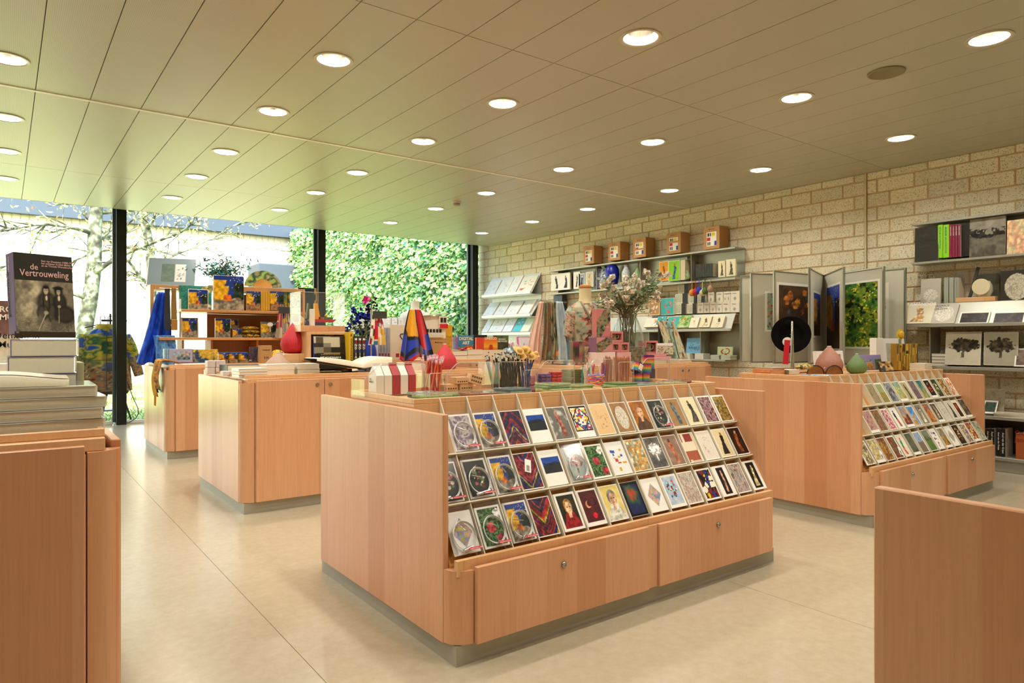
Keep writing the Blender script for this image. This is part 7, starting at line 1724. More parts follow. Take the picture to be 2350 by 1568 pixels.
for i, (a, b_, zt_, lb) in enumerate(((917, 988, 686, 'white torso dummy in a white shirt by the ivy window'), (812, 880, 700, 'white torso dummy half hidden behind the blue delphiniums'))):
 o, Wd, hb, H, c = torso('mannequin', lb, a, b_, zt_, 800, 9.9, col('#ddd6c6', .5), lambda h, w, s: art('haze', ['#dfe6ea', '#eef2f3', '#d3dde2'], 3, h, w), printed(.7, 0, .2), head=False)
 part('stand_pole', MB().lathe([(.16, -c.z + .001), (.16, -c.z + .02), (.014, -c.z + .03), (.014, .0)], 20), CHROME, o, True)
# ================================================================ goods on the right-hand rack
def pzR(px, y): return fx(px, y)
yR = 2.95
for i in range(4): flat_book('orange kraft notebook, %s of the pile at the rack corner' % ('lowest', 'second', 'third', 'topmost')[i], .20, .15, .012, 4.70 + .004 * (i % 2), 3.02, CT + .0122 * i, .04 * (i % 2), '#c98454', pages='#d8a878', group='kraft notebooks', name='notebook')
flat_book('clear-wrapped magazine lying on the kraft notebooks', .25, .16, .006, 4.78, 3.02, CT + .050, -.08, '#a58f7a', name='magazine', img=art('haze', ['#8a7a6a', '#b5a58a', '#6a6a7a'], 3, 8, 10))
for i in range(5): flat_book('white booklet, %s in the pile beside the hat stand' % nth(i, 5), .15, .11, .007, 4.98, 3.03, CT + .0072 * i, .02 * (i % 2), '#e2dccb', group='white booklets', name='booklet')
hp = at_z(1818, 857, CT); t = thing('hat_stand', 'polished metal hat stand on a wooden foot', 'stand', hp, 0); k = mpp(hp)
part('foot', MB().cbox(-.13, -.06, 0, .13, .06, .014, .003), WOOD, t); part('rod', MB().lathe([(.019, .0145), (.015, .10), (.008, 118 * k), (.004, 120 * k)], 16), CHROME, t, True)
hc = at_y(1815, 768, hp.y + .07); o = thing('hat', 'black felt hat with a red swing tag on the metal stand', 'hat', hc, FACE - .28); R = 44 * k
n = 48; A = np.linspace(0, 2 * pi, n, endpoint=False); q = [(0.02, -.16), (.40, -.16), (.60, -.13), (.66, -.05), (.70, .0), (.85, .02), (.98, .05), (1.0, .055), (.97, .06), (.84, .035), (.66, .02), (.60, .01), (.58, -.04), (.3, -.06), (.02, -.06)]
P = np.stack([np.stack([R * a * np.cos(A), R * b_ * 1.7 + .004 * np.sin(A * 3) * a, R * a * np.sin(A) * .98], -1) for a, b_ in q]); P[..., 1] *= -1
me = grid_mesh('hat', P, None, col('#0b0a0a', .9, 0, .1, 60, 0, 0, 0, .1), closed_u=True); me.flip_normals(); part('felt', me, None, o)
part('crown_top', MB().ball((-.02, .08, R * .62), R * .42, .10, R * .36, 20, 12), col('#0b0a0a', .9, 0, .1, 60, 0, 0, 0, .1), o, 'all')
b = MB(); b.M = Matrix.Rotation(pi / 2, 4, 'X'); b.lathe([(.038, 0), (.038, .003), (0, .003)], 24, True, False); part('white_disc', b, TAGW, o, loc=(-.03, -R * .16, -.06)); part('swing_tag', MB().cbox(-.022, -.004, -.20, .022, 0, 0, .001), REDLAB, o, loc=(-.03, -R * .16 - .006, -.045), rot=(0, .08, 0), label='red swing tag')
YG = ['#c9a83a', '#d8bf5a', '#b5902f', '#2f2f2a', '#8a7a3a']
def pouchR(label, px, py, w, d, h, z, pal, seed, rz=0):
 p = at_z(px, py, z); X_, Y_, T_ = pillow_mb(w, d, h); o = thing('glasses_case', label, 'case', p, rz, 'painted cases on the right rack')
 for s, nm in ((1, 'upper_half'), (-1, 'lower_half')): part(nm, grid_mesh(nm, np.stack([X_, Y_ * s, h / 2 + T_ * s], -1), art('floral', pal, seed, 10, 18), printed(.4)), None, o)
for i in range(2): pouchR('yellow and black painted case, %s of the pile by the hat stand' % ('lower', 'upper')[i], 1846, 849, .20, .09, .045, CT + .046 * i, YG, 4 + i, .3 * i)
pouchR('yellow painted case lying behind the green vase', 1942, 838, .17, .08, .05, CT, YG, 9, .4)
p = at_z(1893, 860, CT); o = thing('sunglasses', 'large amber sunglasses with black rims lying before the taupe vase', 'glasses', p, FACE * .9); k = mpp(p); AMB = col('#7a4a1c', .12, 0, .5, 22, .8)
for s in (-1, 1):
 n = 26; A = np.linspace(0, pi, n); R = 20 * k; cx = s * 22 * k
 pts = [(cx + R * math.cos(a), 0, R * math.sin(a) * 1.0 + .004) for a in A]
 b = MB(); b.add([(cx, -.004, .004)] + pts, [(0, i, i + 1) for i in range(1, n)]); q = part('lens', b, AMB, o); m_ = q.modifiers.new('thickness', 'SOLIDIFY'); m_.thickness = .004
 b = MB(); b.tube(pts, .0042, 6); part('rim', b, BLACK, o, 'all'); b = MB(); b.tube([(cx + s * R, 0, .02), (cx + s * R * .9, .12, .012)], .004, 6); part('temple', b, BLACK, o, 'all')
b = MB(); b.tube([(-2 * k, 0, .05), (0, 0, .056), (2 * k, 0, .05)], .004, 6); part('bridge', b, CHROME, o, 'all')
pouchR('blue painted cloth pouch lying at the front of the right rack', 1872, 864, .26, .09, .014, CT, ['#6a93c4', '#8fb3d8', '#4a74b0', '#c9c29a', '#3a5a8a'], 3, -.3)
for px_, w_, hpx, colr, lb in ((1903, 29.5, 62, '#a5705a', 'taupe-brown ribbed drop vase on the right rack'), (1966, 21.5, 46, '#5f7a45', 'green ribbed drop vase on the right rack')):
 py_ = 857 if px_ == 1903 else 858; p = at_z(px_, py_, CT); drop_vase('drop_vase', lb, p, w_ * mpp(p), hpx * mpp(p), colr)
px_box('print_pack', 'white-framed print pack behind the taupe vase', 'print', 1876, 1938, 806, 846, 3.06, .03, mat=WHITE, img=framed(art('haze', ['#6a5f50', '#a59a80', '#3a352c'], 4, 20, 34), .12), rx=-.1)
o = px_box('gift_box', 'lilac gift box with three painted panels behind the green vase', 'box', 1972, 2026, 815, 850, 2.86, .03, mat=col('#8f86b5', .5), img=np.concatenate([np.ones((8, 33, 3)) * rgb('#8f86b5')] + [np.concatenate([framed(art(kd, pl, 6, 22, 11), .06, '#8f86b5') for kd, pl in (('floral', ['#4a6a2f', '#7a9a4a', '#a5b56a', '#d8c94a', '#3a5a2a']), ('zones', ['#4a7ab5', '#c9a05a', '#b5703a', '#5a8a4a']), ('bouquet', ['#3a5a2f', '#5a7a3f', '#c9302c', '#e0d8c0', '#d85a3a']))], 1)]), rx=-.15)
px_box('canvas_print', 'small landscape canvas of tangled blue and ochre strokes on the right rack', 'canvas', 2024, 2074, 829, 852, 2.76, .02, mat=col('#2a2620', .5), img=art('mosaic', ['#2a4a5a', '#8a6a3a', '#c9b58a', '#4a3a28', '#b58a4a'], 7, 18, 40), rx=-.35)
o = px_box('passe_partout', 'white passe-partout frames leaning at the back of the right rack', 'frame', 2026, 2080, 777, 842, 3.0, .02, mat=WHITE, img=framed(art('haze', ['#b5ad98', '#c9c2ad', '#a59c86'], 3, 40, 34), .2), rx=-.08)
px_box('passe_partout', 'white boxed frame standing left of the passe-partout frames', 'frame', 2011, 2027, 776, 842, 3.0, .06, mat=WHITE)
for i in range(7): px_box('pencil_tin', 'yellow and brown printed tin, number %s from the left of the tin row' % ('one', 'two', 'three', 'four', 'five', 'six', 'seven')[i], 'tin', 2058 + i * 7.0, 2064.2 + i * 7.0, 789, 850, 2.74, .05, mat=col('#a5802a', .3, .3), img=art('blocks', ['#c9a02f', '#a5762a', '#3a2f24', '#8a6a2f', '#d8b54a'], 5 + i, 26, 5), group='yellow tins')
p = at_y(2079, 792, 2.72); o = thing('sunflower_figure', 'paper sunflower standing on the yellow tins', 'ornament', (p.x, p.y + .05, p.z)); k = mpp(p)
part('stalk', MB().tube([(0, 0, 0), (.0, 0, 14 * k)], .012, 8), col('#6a8a7a', .6), o, True)
b = MB(); b.M = Matrix.Translation((0, -.004, 24 * k)) @ Matrix.Rotation(FACE, 4, 'Z') @ Matrix.Rotation(pi / 2, 4, 'X')
for i in range(16): a = 2 * pi * i / 16; b.add([(0, 0, 0), (8 * k * math.cos(a - .2), 11 * k * math.sin(a - .2), .002), (10 * k * math.cos(a), 14 * k * math.sin(a), .0), (8 * k * math.cos(a + .2), 11 * k * math.sin(a + .2), .002), (0, 0, -.008)], [(0, 1, 2), (0, 2, 3), (4, 2, 1), (4, 3, 2)])
part('petals', b, col('#d8b52a', .6), o); part('disc', MB().at((0, -.012, 24 * k), FACE).ball((0, 0, 0), 6 * k, .012, 8 * k, 14, 8), col('#c9a01f', .7, 0, .3, 80), o, 'all')
for i in range(6): flat_book('white booklet, %s in the pile at the right end of the right rack' % nth(i, 6), .16, .12, .0115, 6.36, 2.62, CT + .0117 * i, .05 * (i % 2), '#d8d2bd', group='white booklets at the rack end', name='booklet')
# ================================================================ steel wall shelving
FXW, SD = WX - .23, .22                        # front edge and depth of the wall shelves
def ywx(px, x): return at_x(px, 784, x).y
def shelf_board(px0, px1, py, x, name='shelf', t=.022):
 """board whose front edge runs from px0 to px1; py is read at px0"""
 z = at_x(px0, py, x).z; return min(ywx(px0, x), ywx(px1, x)), max(ywx(px0, x), ywx(px1, x)), z
def wall_unit(label): return thing('steel_shelving', label, 'shelf', (0, 0, 0))
def board(t, y0, y1, z, x0, x1=WX - .006, th=.022, nm='shelf'):
 part(nm, MB().cbox(x0, y0, z - th, x1, y1, z, .002), STEEL, t)
def wall_item(px0, px1, pyt, pyb, x, lean=0.0):
 """width, height, foot position of an upright object whose front lies in the plane x"""
 ya_, yb_ = ywx(px0, x), ywx(px1, x); pc = (px0 + px1) / 2; zb = at_x(pc, pyb, x).z; h = .2
 for _ in range(4): h = max(.02, (at_x(pc, pyt, x + h * math.sin(lean)).z - zb) / math.cos(lean))
 return abs(ya_ - yb_), h, (x, (ya_ + yb_) / 2, zb)
def wbook(label, px0, px1, pyt, pyb, x, t=.02, lean=0.0, **kw):
 w, h, loc = wall_item(px0, px1, pyt, pyb, x, lean)
 if lean > .4: loc = (loc[0] - math.cos(lean) * (t + .004), loc[1], loc[2] + math.sin(lean) * (t + .004) + .003); h *= .92
 return book(label, w, h, t, loc, -pi / 2, -lean, **kw)
def wbox(name, label, cat, px0, px1, pyt, pyb, x, d, **kw):
 w, h, loc = wall_item(px0, px1, pyt, pyb, x); return box_thing(name, label, cat, w, d, h, (loc[0] + d / 2, loc[1], loc[2]), -pi / 2, **kw)
# ---- middle unit
t = wall_unit('steel wall shelving of the middle bay, kraft boxes on top')
y0, y1 = ywx(1687, FXW), ywx(1258, FXW); z1 = at_x(1687, 566, FXW).z; z2 = at_x(1687, 637, FXW).z
board(t, y0, y1, z1, FXW); board(t, y0, y1, z2, FXW)
nb = 4
for i in range(nb):
 ya_ = y0 + (y1 - y0) * i / nb; part('back_plate', MB().box(WX - .012, ya_ + .006, z2 + .001, WX - .007, ya_ + (y1 - y0) / nb - .18, z1 - .023), STEEL, t)
 part('bracket', MB().box(FXW + .06, ya_ + (y1 - y0) / nb - .19, z2 + .001, WX - .007, ya_ + (y1 - y0) / nb - .184, z1 - .023), STEEL, t)
zf = at_x(1690, 718, FXW + .02).z; yA, yB = ywx(1697, WX - .05), ywx(1480, FXW)
board(t, yA, y1, zf, WX - .13)
zl = at_x(1662, 757, FXW).z
part('sloping_display', MB().add([(FXW, yA, zl), (FXW, y1, zl), (WX - .131, y1, zf - .004), (WX - .131, yA, zf - .004), (FXW, yA, zl - .014), (FXW, y1, zl - .014), (WX - .131, y1, zf - .02), (WX - .131, yA, zf - .02)], [(0, 3, 2, 1), (4, 5, 6, 7), (0, 1, 5, 4), (1, 2, 6, 5), (2, 3, 7, 6), (3, 0, 4, 7)]), STEEL, t)
part('display_lip', MB().cbox(FXW - .012, yA, zl - .016, FXW - .001, y1, zl + .018, .002), STEEL, t)
zb_ = at_x(1662, 826, 7.40).z; board(t, ywx(1664, 7.40), y1, zb_, 7.40)
for px_ in (1618, 1560, 1500):
 yy_ = ywx(px_, 7.55); part('side_plate', MB().box(7.45, yy_ - .003, zb_ + .001, WX - .007, yy_ + .003, zl - .02), STEEL, t)
part('back_plate', MB().box(WX - .012, yA, zb_ + .001, WX - .007, y1, zf - .13), col('#8f8a72', .5, .5), t)
TOY = [['#f2eee2', '#f2eee2', '#c9202c', '#1c1a18', '#e0c21f', '#23409a'], ['#f0ece0', '#c9202c', '#f0ece0', '#e0c21f', '#1c1a18', '#23409a']]
for i, (a, b_, zt_, zb__) in enumerate(((1339, 1363, 565, 606), (1396, 1423, 556, 598), (1453, 1482, 546, 591), (1530, 1562, 534, 582), (1615, 1651, 520, 572))):
 o = wbox('toy_carton', 'kraft toy carton with a colourful window, %s on the shelf' % ('farthest left', 'second from the left', 'third from the left', 'fourth from the left', 'nearest, at the right')[i], 'box', a, b_, zt_, zb__, FXW + .015, .19, mat=KRAFT, group='kraft toy cartons')
 w, h, _ = wall_item(a, b_, zt_, zb__, FXW + .015); img = np.ones((26, 18, 3)) * rgb('#f2efe4'); img[2:8, 2:5] = .08; img[2:8, 6:8] = .08; img[10:16, 1:7] = rgb('#c9202c'); img[18:24, 2:4] = .08; img[18:24, 5:7] = .08; img[2:8, 9:15] = rgb('#e8cf1f'); img[17:25, 14:18] = rgb('#23409a')
 part('window_print', pic_mesh(img, w * .62, h * .62, printed(.3)), None, o, loc=(0, -.0958, h * .14)); text('Mobihouse', h * .07, INK, o, (0, -.096, h * .86), .01, 'CENTER')
 if i in (2, 3): part('card_band', MB().box(-w * .34, -.098, h * (.38 if i == 2 else .5), w * .34, -.0965, h * (.46 if i == 2 else .6)), KRAFT, o)
 b = MB(); b.tube([(w * .3, .095, h * .7), (w * .3, .1, h * .82), (-w * .3, .1, h * .82), (-w * .3, .095, h * .7)], .004, 4); part('cord', b, col('#8a6a40', .7), o)
XS = FXW + .06
for i, (a, b_, zt_, kd, pl, lb) in enumerate(((1265, 1288, 628, 'figure', ['#f0ece0', '#f0ece0', '#2a2622', '#5a5248'], 'white card with an ink rabbit sketch'), (1288, 1308, 626, 'figure', ['#f2eee4', '#f2eee4', '#1c1a18', '#2a2826'], 'white box with a black-hatted ink figure'), (1316, 1331, 624, 'figure', ['#efe8d8', '#efe8d8', '#4a443a', '#6a6052'], 'cream card with a small ink hare'), (1328, 1342, 628, 'figure', ['#8a94a0', '#9aa5b0', '#2f3540', '#c9c4b5'], 'grey-blue card with a dark figure'), (1344, 1361, 624, 'figure', ['#c9c4a5', '#d5d0b2', '#d8a060', '#c98a4a'], 'sage card with an orange figure'))):
 wbook('%s on the second shelf, upper left' % lb, a, b_, zt_, 667 - i * 2.0, XS, .03, cover='#e6dfcf', img=framed(art(kd, pl, 4 + i, 34, 22), .08), cat='card', name='boxed_cards')
def lathe_on(name, label, cat, px, pyb, x, prof_px, colr, smooth=True, rough=.3):
 p = at_x(px, pyb, x); k = mpp(p); o = thing(name, label, cat, p); part('body', MB().lathe([(a * k, b_ * k) for a, b_ in prof_px], 28), colr, o, smooth); return o, k
lathe_on('vase', 'tall cobalt blue vase on the second wall shelf behind the flowers', 'vase', 1405, 655, XS - .0, [(10, 0), (14, 6), (16.5, 24), (15, 38), (10, 46), (7, 47)], col('#141f9a', .35, 0, .05))
lathe_on('vase', 'white and blue patterned vase with a narrow neck beside the cobalt vase', 'vase', 1437, 651, XS + .02, [(7, 0), (10, 8), (10.5, 26), (6, 34), (4, 38), (5.5, 42)], col('#c9d0d8', .2, 0, .6, 40))
for i, (a, b_) in enumerate(((1366, 1380), (1380, 1393))): wbox('tile_box', 'white box with blue tile pattern, %s of two beside the cobalt vase' % ('left', 'right')[i], 'box', a, b_, 617, 661, XS + .05, .06, mat=WHITE, img=art('mosaic', ['#e6e8ea', '#3a55a5', '#c9d0dc', '#8a9ac4'], 5 + i, 20, 12), group='blue tile boxes')
o, k = lathe_on('drop_vase', 'pale green cone shaped vase half hidden by the bouquet', 'vase', 1463, 648, XS + .05, [(10, 0), (13, 6), (12, 14), (7, 24), (2, 33)], col('#8fae78', .5))
wbox('gift_box', 'orange printed box with a bird, left of the lime green boxes', 'box', 1513, 1534, 600, 645, XS, .10, mat=col('#e09a1f', .4), img=framed(art('figure', ['#e8a01f', '#e09a1c', '#a5502a', '#4a6a8a'], 4, 30, 18), .0))
wbox('gift_box', 'lime green printed box with a blue bird', 'box', 1534, 1560, 598, 645, XS, .10, mat=col('#7fc41f', .4), img=framed(art('figure', ['#8fd41f', '#86cc1c', '#2a5a8a', '#c94a3a'], 6, 30, 20), .0))
wbox('book_slab', 'cream-edged thick lime book standing right of the bird boxes', 'book', 1561, 1572, 597, 643, XS, .10, mat=col('#d8cda5', .6))
o, k = lathe_on('teapot', 'small pale green jug on the second wall shelf', 'jug', 1579, 641, XS, [(4, 0), (6, 4), (5, 10), (2.5, 15), (3.5, 18), (4.5, 20)], col('#9ab07a', .3)); b = MB(); b.tube([(-5 * k, 0, 4 * k), (-10 * k, 0, 8 * k), (-8 * k, 0, 13 * k)], 1.0 * k, 6); part('spout', b, col('#9ab07a', .3), o, 'all')
for i in range(10): wbook('black-spined notebook, %s from the left in the row' % ('first', 'second', 'third', 'fourth', 'fifth', 'sixth', 'seventh', 'eighth', 'ninth', 'last')[i], 1597 + i * 4.0, 1600.2 + i * 4.0, 607 - i * .3, 637 - i * .25, XS, .10, cover='#1d1f1c', group='black-spined notebooks')
for i, (a, b_, zt_, zb__) in enumerate(((1648, 1664, 599, 636), (1666, 1688, 595, 634))):
 wbook('cream book with a small painted figure, %s of two at the shelf end' % ('farther', 'nearer')[i], a, b_, zt_, zb__, FXW + .03, .03, cover='#e3dab5', img=framed(art('figure', ['#e6deba', '#e6deba', '#5a5545', '#8a5a3a'], 5, 30, 20), .02, '#e6deba'), group='cream books at the shelf end')
for i, (px_, pyc, c, nm) in enumerate(((1588, 672, '#d88a1f', 'orange'), (1596, 670, '#b51f2c', 'red'), (1604, 667, '#1f2fae', 'blue'), (1612, 672, '#cfc08a', 'cream'), (1618, 668, '#4a6a2a', 'green'), (1630, 663, '#a5876a', 'beige'))):
 p = at_x(px_, pyc, FXW - .02); k = mpp(p); zs = z2 - .002; o = thing('bell_ornament', '%s knitted bell ornament hanging under the shelf' % nm, 'ornament', p, 0, 'hanging bell ornaments')
 part('bell', MB().lathe([(3 * k, -8 * k), (6 * k, -6 * k), (7.2 * k, 0), (6 * k, 4 * k), (4 * k, 6 * k), (1 * k, 9 * k)], 18), col(c, .7), o, True); b = MB(); b.tube([(0, 0, 9 * k), (0, .0, zs - p.z), (.03, 0, zs - p.z + .005)], .005, 5); part('cord', b, col(c, .7), o)
OB = col('#e3ddcb', .5, 0, .03, 20)
def lamp_box(label, a, b_, zt_, zb__, x, grp, dk=False):
 o = wbox('bulb_box', label, 'box', a, b_, zt_, zb__, x, .12, mat=OB, group=grp); w, h, _ = wall_item(a, b_, zt_, zb__, x)
 if not dk: text('Orient', h * .16, INK, o, (-w * .3, -.0615, h * .74), .01); part('diamond', MB().add([(0, -.0612, h * .12), (w * .18, -.0612, h * .32), (0, -.0612, h * .52), (-w * .18, -.0612, h * .32)], [(0, 1, 2, 3)]), col('#a5a090', .5), o)
 else: part('black_side', MB().box(w * .1, -.0615, 0, w / 2, -.0605, h), BLACK, o); part('pattern', MB().box(-w * .42, -.0615, h * .1, w * .05, -.0605, h * .9), col('#b5b8a0', .5, 0, .5, 60), o)
 return o
XL = WX - .128
for i, (a, b_) in enumerate(((1600, 1614.5), (1615, 1628), (1629, 1643), (1643.5, 1657), (1657.5, 1675), (1675.5, 1696))): lamp_box('white box with a grey diamond, number %s in the lower row' % ('one', 'two', 'three', 'four', 'five', 'six')[i], a, b_, 695 - i * .5, 719 - i * .35, XL, 'white diamond boxes, lower row')
for i, (a, b_) in enumerate(((1625, 1638), (1643, 1659), (1660, 1668), (1668, 1676), (1676.5, 1697))): lamp_box('white box with a grey diamond, number %s in the upper row' % ('one', 'two', 'three', 'four', 'five')[i], a, b_, 671 - i * .7, 694.5 - i * .4, XL, 'white diamond boxes, upper row')
for i, (a, b_, zt_, zb__) in enumerate(((1549, 1574, 697, 721), (1577, 1598, 697, 720), (1549, 1578, 674, 696.5), (1580, 1600, 673, 696.5), (1596, 1618, 672, 694.5), (1556, 1580, 651, 673.5))): lamp_box('patterned box with a black side, %s' % ('lower left of the stack', 'lower right of the stack', 'middle left of the stack', 'middle of the stack', 'middle right of the stack', 'topmost of the stack')[i], a, b_, zt_, zb__, XL + .0, 'black-sided patterned boxes', True)
o = wbook('turquoise book with pink rings standing on the ledge', 1516, 1547, 684, 723, XL - .02, .05, cover='#4f7a35', img=framed(art('discs', ['#3fb0ae', '#4abab5', '#d85a5a', '#e06a60', '#e0704a'], 4, 30, 24), .0));
wbox('kraft_carton', 'kraft gift carton with a white label behind the bouquet', 'box', 1489, 1514, 680, 724, XL - .04, .12, mat=KRAFT, img=framed(art('shapes', ['#b98a54', '#e6dfcf', '#e6dfcf'], 3, 20, 16), .0))
lathe_on('lamp_shade', 'cream drum lamp half hidden by the mannequin and bouquet', 'lamp', 1387, 705, XL - .03, [(11, 0), (12, 1), (10, 26), (9, 27)], col('#e0d0a0', .6))
for i in range(3): wbox('blue_bag', 'blue-black patterned pack stacked behind the dummy, %s' % ('lowest', 'middle', 'topmost')[i], 'pack', 1270, 1290, 720 - i * 21, 740 - i * 21, WX - .125, .1, mat=col('#3f4f66', .4, 0, .5, 40), group='blue patterned packs')
LS = math.atan2(WX - .131 - FXW, zf - zl)
for i, (a, b_, zt_, zb__, pl, lb) in enumerate(((1480, 1524, 731, 752, ['#e9e2cd', '#f0ead8', '#c9885a', '#d8b58a'], 'white booklet with a small orange drawing'), (1508, 1527, 727, 746, ['#3fa5ae', '#4ab5b8', '#2f8a5a', '#d8e0c0'], 'turquoise green-edged book'), (1530, 1556, 728, 754, ['#3fb0ae', '#4abab5', '#d85a5a', '#e06a60'], 'turquoise book with pink rings'), (1553, 1583, 724, 754, ['#5a9a3a', '#c9d8a0', '#d84a3a', '#e0c05a'], 'bright green picture book'), (1582, 1602, 730, 754, ['#eee6cc', '#f2ebd4', '#b5a585'], 'slim cream booklet'), (1606, 1630, 727, 753, ['#e6dcb4', '#ebe2be', '#4a4a3a', '#8a5a3a'], 'cream book with a dark figure'), (1633, 1660, 726, 754, ['#e8dfba', '#ebe2be', '#4a443a', '#8a5a3a'], 'cream book with a sitting figure'))):
 wbook('%s on the sloping display' % lb, a, b_, zt_, zb__ + 1, FXW + .014, .025, LS, cover='#cfc49a', img=framed(art('bouquet' if i in (3,) else ('discs' if i in (1, 2) and len(pl) > 4 else 'figure'), (pl * 2)[:5], 6 + i, 28, 20), .03, pl[0]))
o = wbook('blue book with bird drawings and white capitals on the bottom shelf', 1574, 1610, 776, 812, 7.47, .07, .12, cover='#16222a', img=framed(art('sketch', ['#6fa5c0', '#1c2a33'], 8, 30, 30), .02, '#6fa5c0')); text('VOGELS', .05, col('#2f6f8f', .5), o, (0, -.002, .06), .04, 'CENTER')
wbook('pale green book with red mushrooms on the bottom shelf', 1646, 1680, 796, 822, 7.5, .02, .05, cover='#a5b07a', img=framed(art('discs', ['#b9c490', '#c3cd9c', '#a8322c', '#b03a30', '#a8322c'], 5, 22, 30), .02, '#bcc794'))
zb2 = zb_
for a, b_, n, lb in ((1560, 1583, 5, 'white booklets piled at the far left of the bottom shelf'), (1594, 1614, 5, 'white booklets piled below the bird book'), (1630, 1650, 4, 'green-edged booklets piled left of the mushroom book'), (1654, 1676, 4, 'green-edged booklets piled before the mushroom book')):
 ya_, yb_ = ywx(b_, 7.41), ywx(a, 7.41)
 for i in range(n): book(lb.replace('booklets piled', 'booklet, %s, piled' % nth(i, n)), yb_ - ya_, .14, .014, (7.41, (ya_ + yb_) / 2 + random.uniform(-.004, .004), zb2 + .015 * (i + 1)), -pi / 2, -pi / 2, '#dcd8c2' if 'white' in lb else '#8fae9a', pages='#e3ddc8', group=lb, name='booklet')
# ---- sloping white rack at the left
t = thing('magazine_rack', 'white three-tier sloping magazine rack on the brick wall by the window', 'rack', (0, 0, 0))
WST = col('#dfe3df', .35, .1, .02)
XB, XF = WX - .015, WX - .235
yl, yr_2 = at_x(1130, 639, XB).y, at_x(1242, 626, XB).y
tiers = []
for (pt, pb, py0, py1) in ((1242, 1220, 626, 671), (1240, 1221, 686, 723), (1232, 1218, 724, 766)):
 za = at_x(pt, py0, XB).z; zb3 = at_x(pb, py1, XF).z; tiers.append((za, zb3))
 part('sloping_board', MB().add([(XF, yr_2, zb3), (XF, yl, zb3), (XB, yl, za), (XB, yr_2, za), (XF, yr_2, zb3 - .012), (XF, yl, zb3 - .012), (XB, yl, za - .012), (XB, yr_2, za - .012)], [(0, 3, 2, 1), (4, 5, 6, 7), (0, 1, 5, 4), (1, 2, 6, 5), (2, 3, 7, 6), (3, 0, 4, 7)]), WST, t)
 part('lip', MB().cbox(XF - .03, yr_2, zb3 - .02, XF - .001, yl, zb3 + .006, .003), WST, t); part('lip_edge', MB().cbox(XF - .034, yr_2, zb3 - .02, XF - .0305, yl, zb3 + .03, .001), WST, t)
 part('under_board', MB().cbox(XF, yr_2, zb3 - .035, XB, yl, zb3 - .021, .002), WST, t)
part('base_shelf', MB().cbox(XF, yr_2, tiers[2][1] - .34, XB + .006, yl, tiers[2][1] - .32, .002), WST, t); part('rear_plate', MB().box(XB + .002, yr_2, tiers[2][1] - .319, XB + .006, yl, tiers[0][0]), WST, t)
MAG = [[(1112, 1138), (1140, 1166), (1166, 1186), (1188, 1222)], [(1111, 1134), (1137, 1160), (1162, 1190), (1193, 1218)], [(1110, 1124), (1125, 1156), (1157, 1178), (1180, 1199), (1199, 1218)]]
MC = [['#f0efe8'] * 4, ['#efeee8'] * 4, ['#f0efe8', '#efeee6', '#eceef0', '#5ac0c9', '#e6ecd4']]
NM = [['leftmost white', 'second white', 'third white', 'nearest flowered'], ['leftmost white', 'second white with a pink edge', 'third white with an ochre edge', 'nearest white with a yellow dot'], ['leftmost white', 'second white', 'white with a violet title', 'turquoise-topped', 'pale green']]
for ti, ((za, zb3), L) in enumerate(zip(tiers, MAG)):
 ln = math.atan2(XB - XF, za - zb3); SLp = math.hypot(XB - XF, za - zb3)
 for i, (a, b_) in enumerate(L):
  ya_, yb_ = ywx(a, XF + .03), ywx(b_, XF + .03); hh = SLp * (.80 + .05 * ((i + ti) % 3)); th = .018 + .014 * ((i * 3 + ti) % 3)
  im = framed(art('shapes', [MC[ti][i], '#e0cfd8', '#cfdce6', '#e6dcb0', MC[ti][i], MC[ti][i]] if not (ti == 0 and i == 3) else ['#efeadb', '#8ac4c9', '#d89a6a', '#c9d8a0', '#d86a5a'], 3 + i + ti * 5, 24, 18), .03, MC[ti][i])
  n_ = Vector((-math.cos(ln), 0, math.sin(ln))) * (th + .002)
  book('%s magazine pack, %s tier of the window rack' % (NM[ti][i], ('top', 'middle', 'bottom')[ti]), abs(ya_ - yb_) * .97, hh, th, (XF + .012 + n_.x, (ya_ + yb_) / 2, zb3 + .014 + n_.z), -pi / 2, -ln, cover='#d8d2c0', img=im, cat='magazine', name='magazine', group='magazines on the white rack')
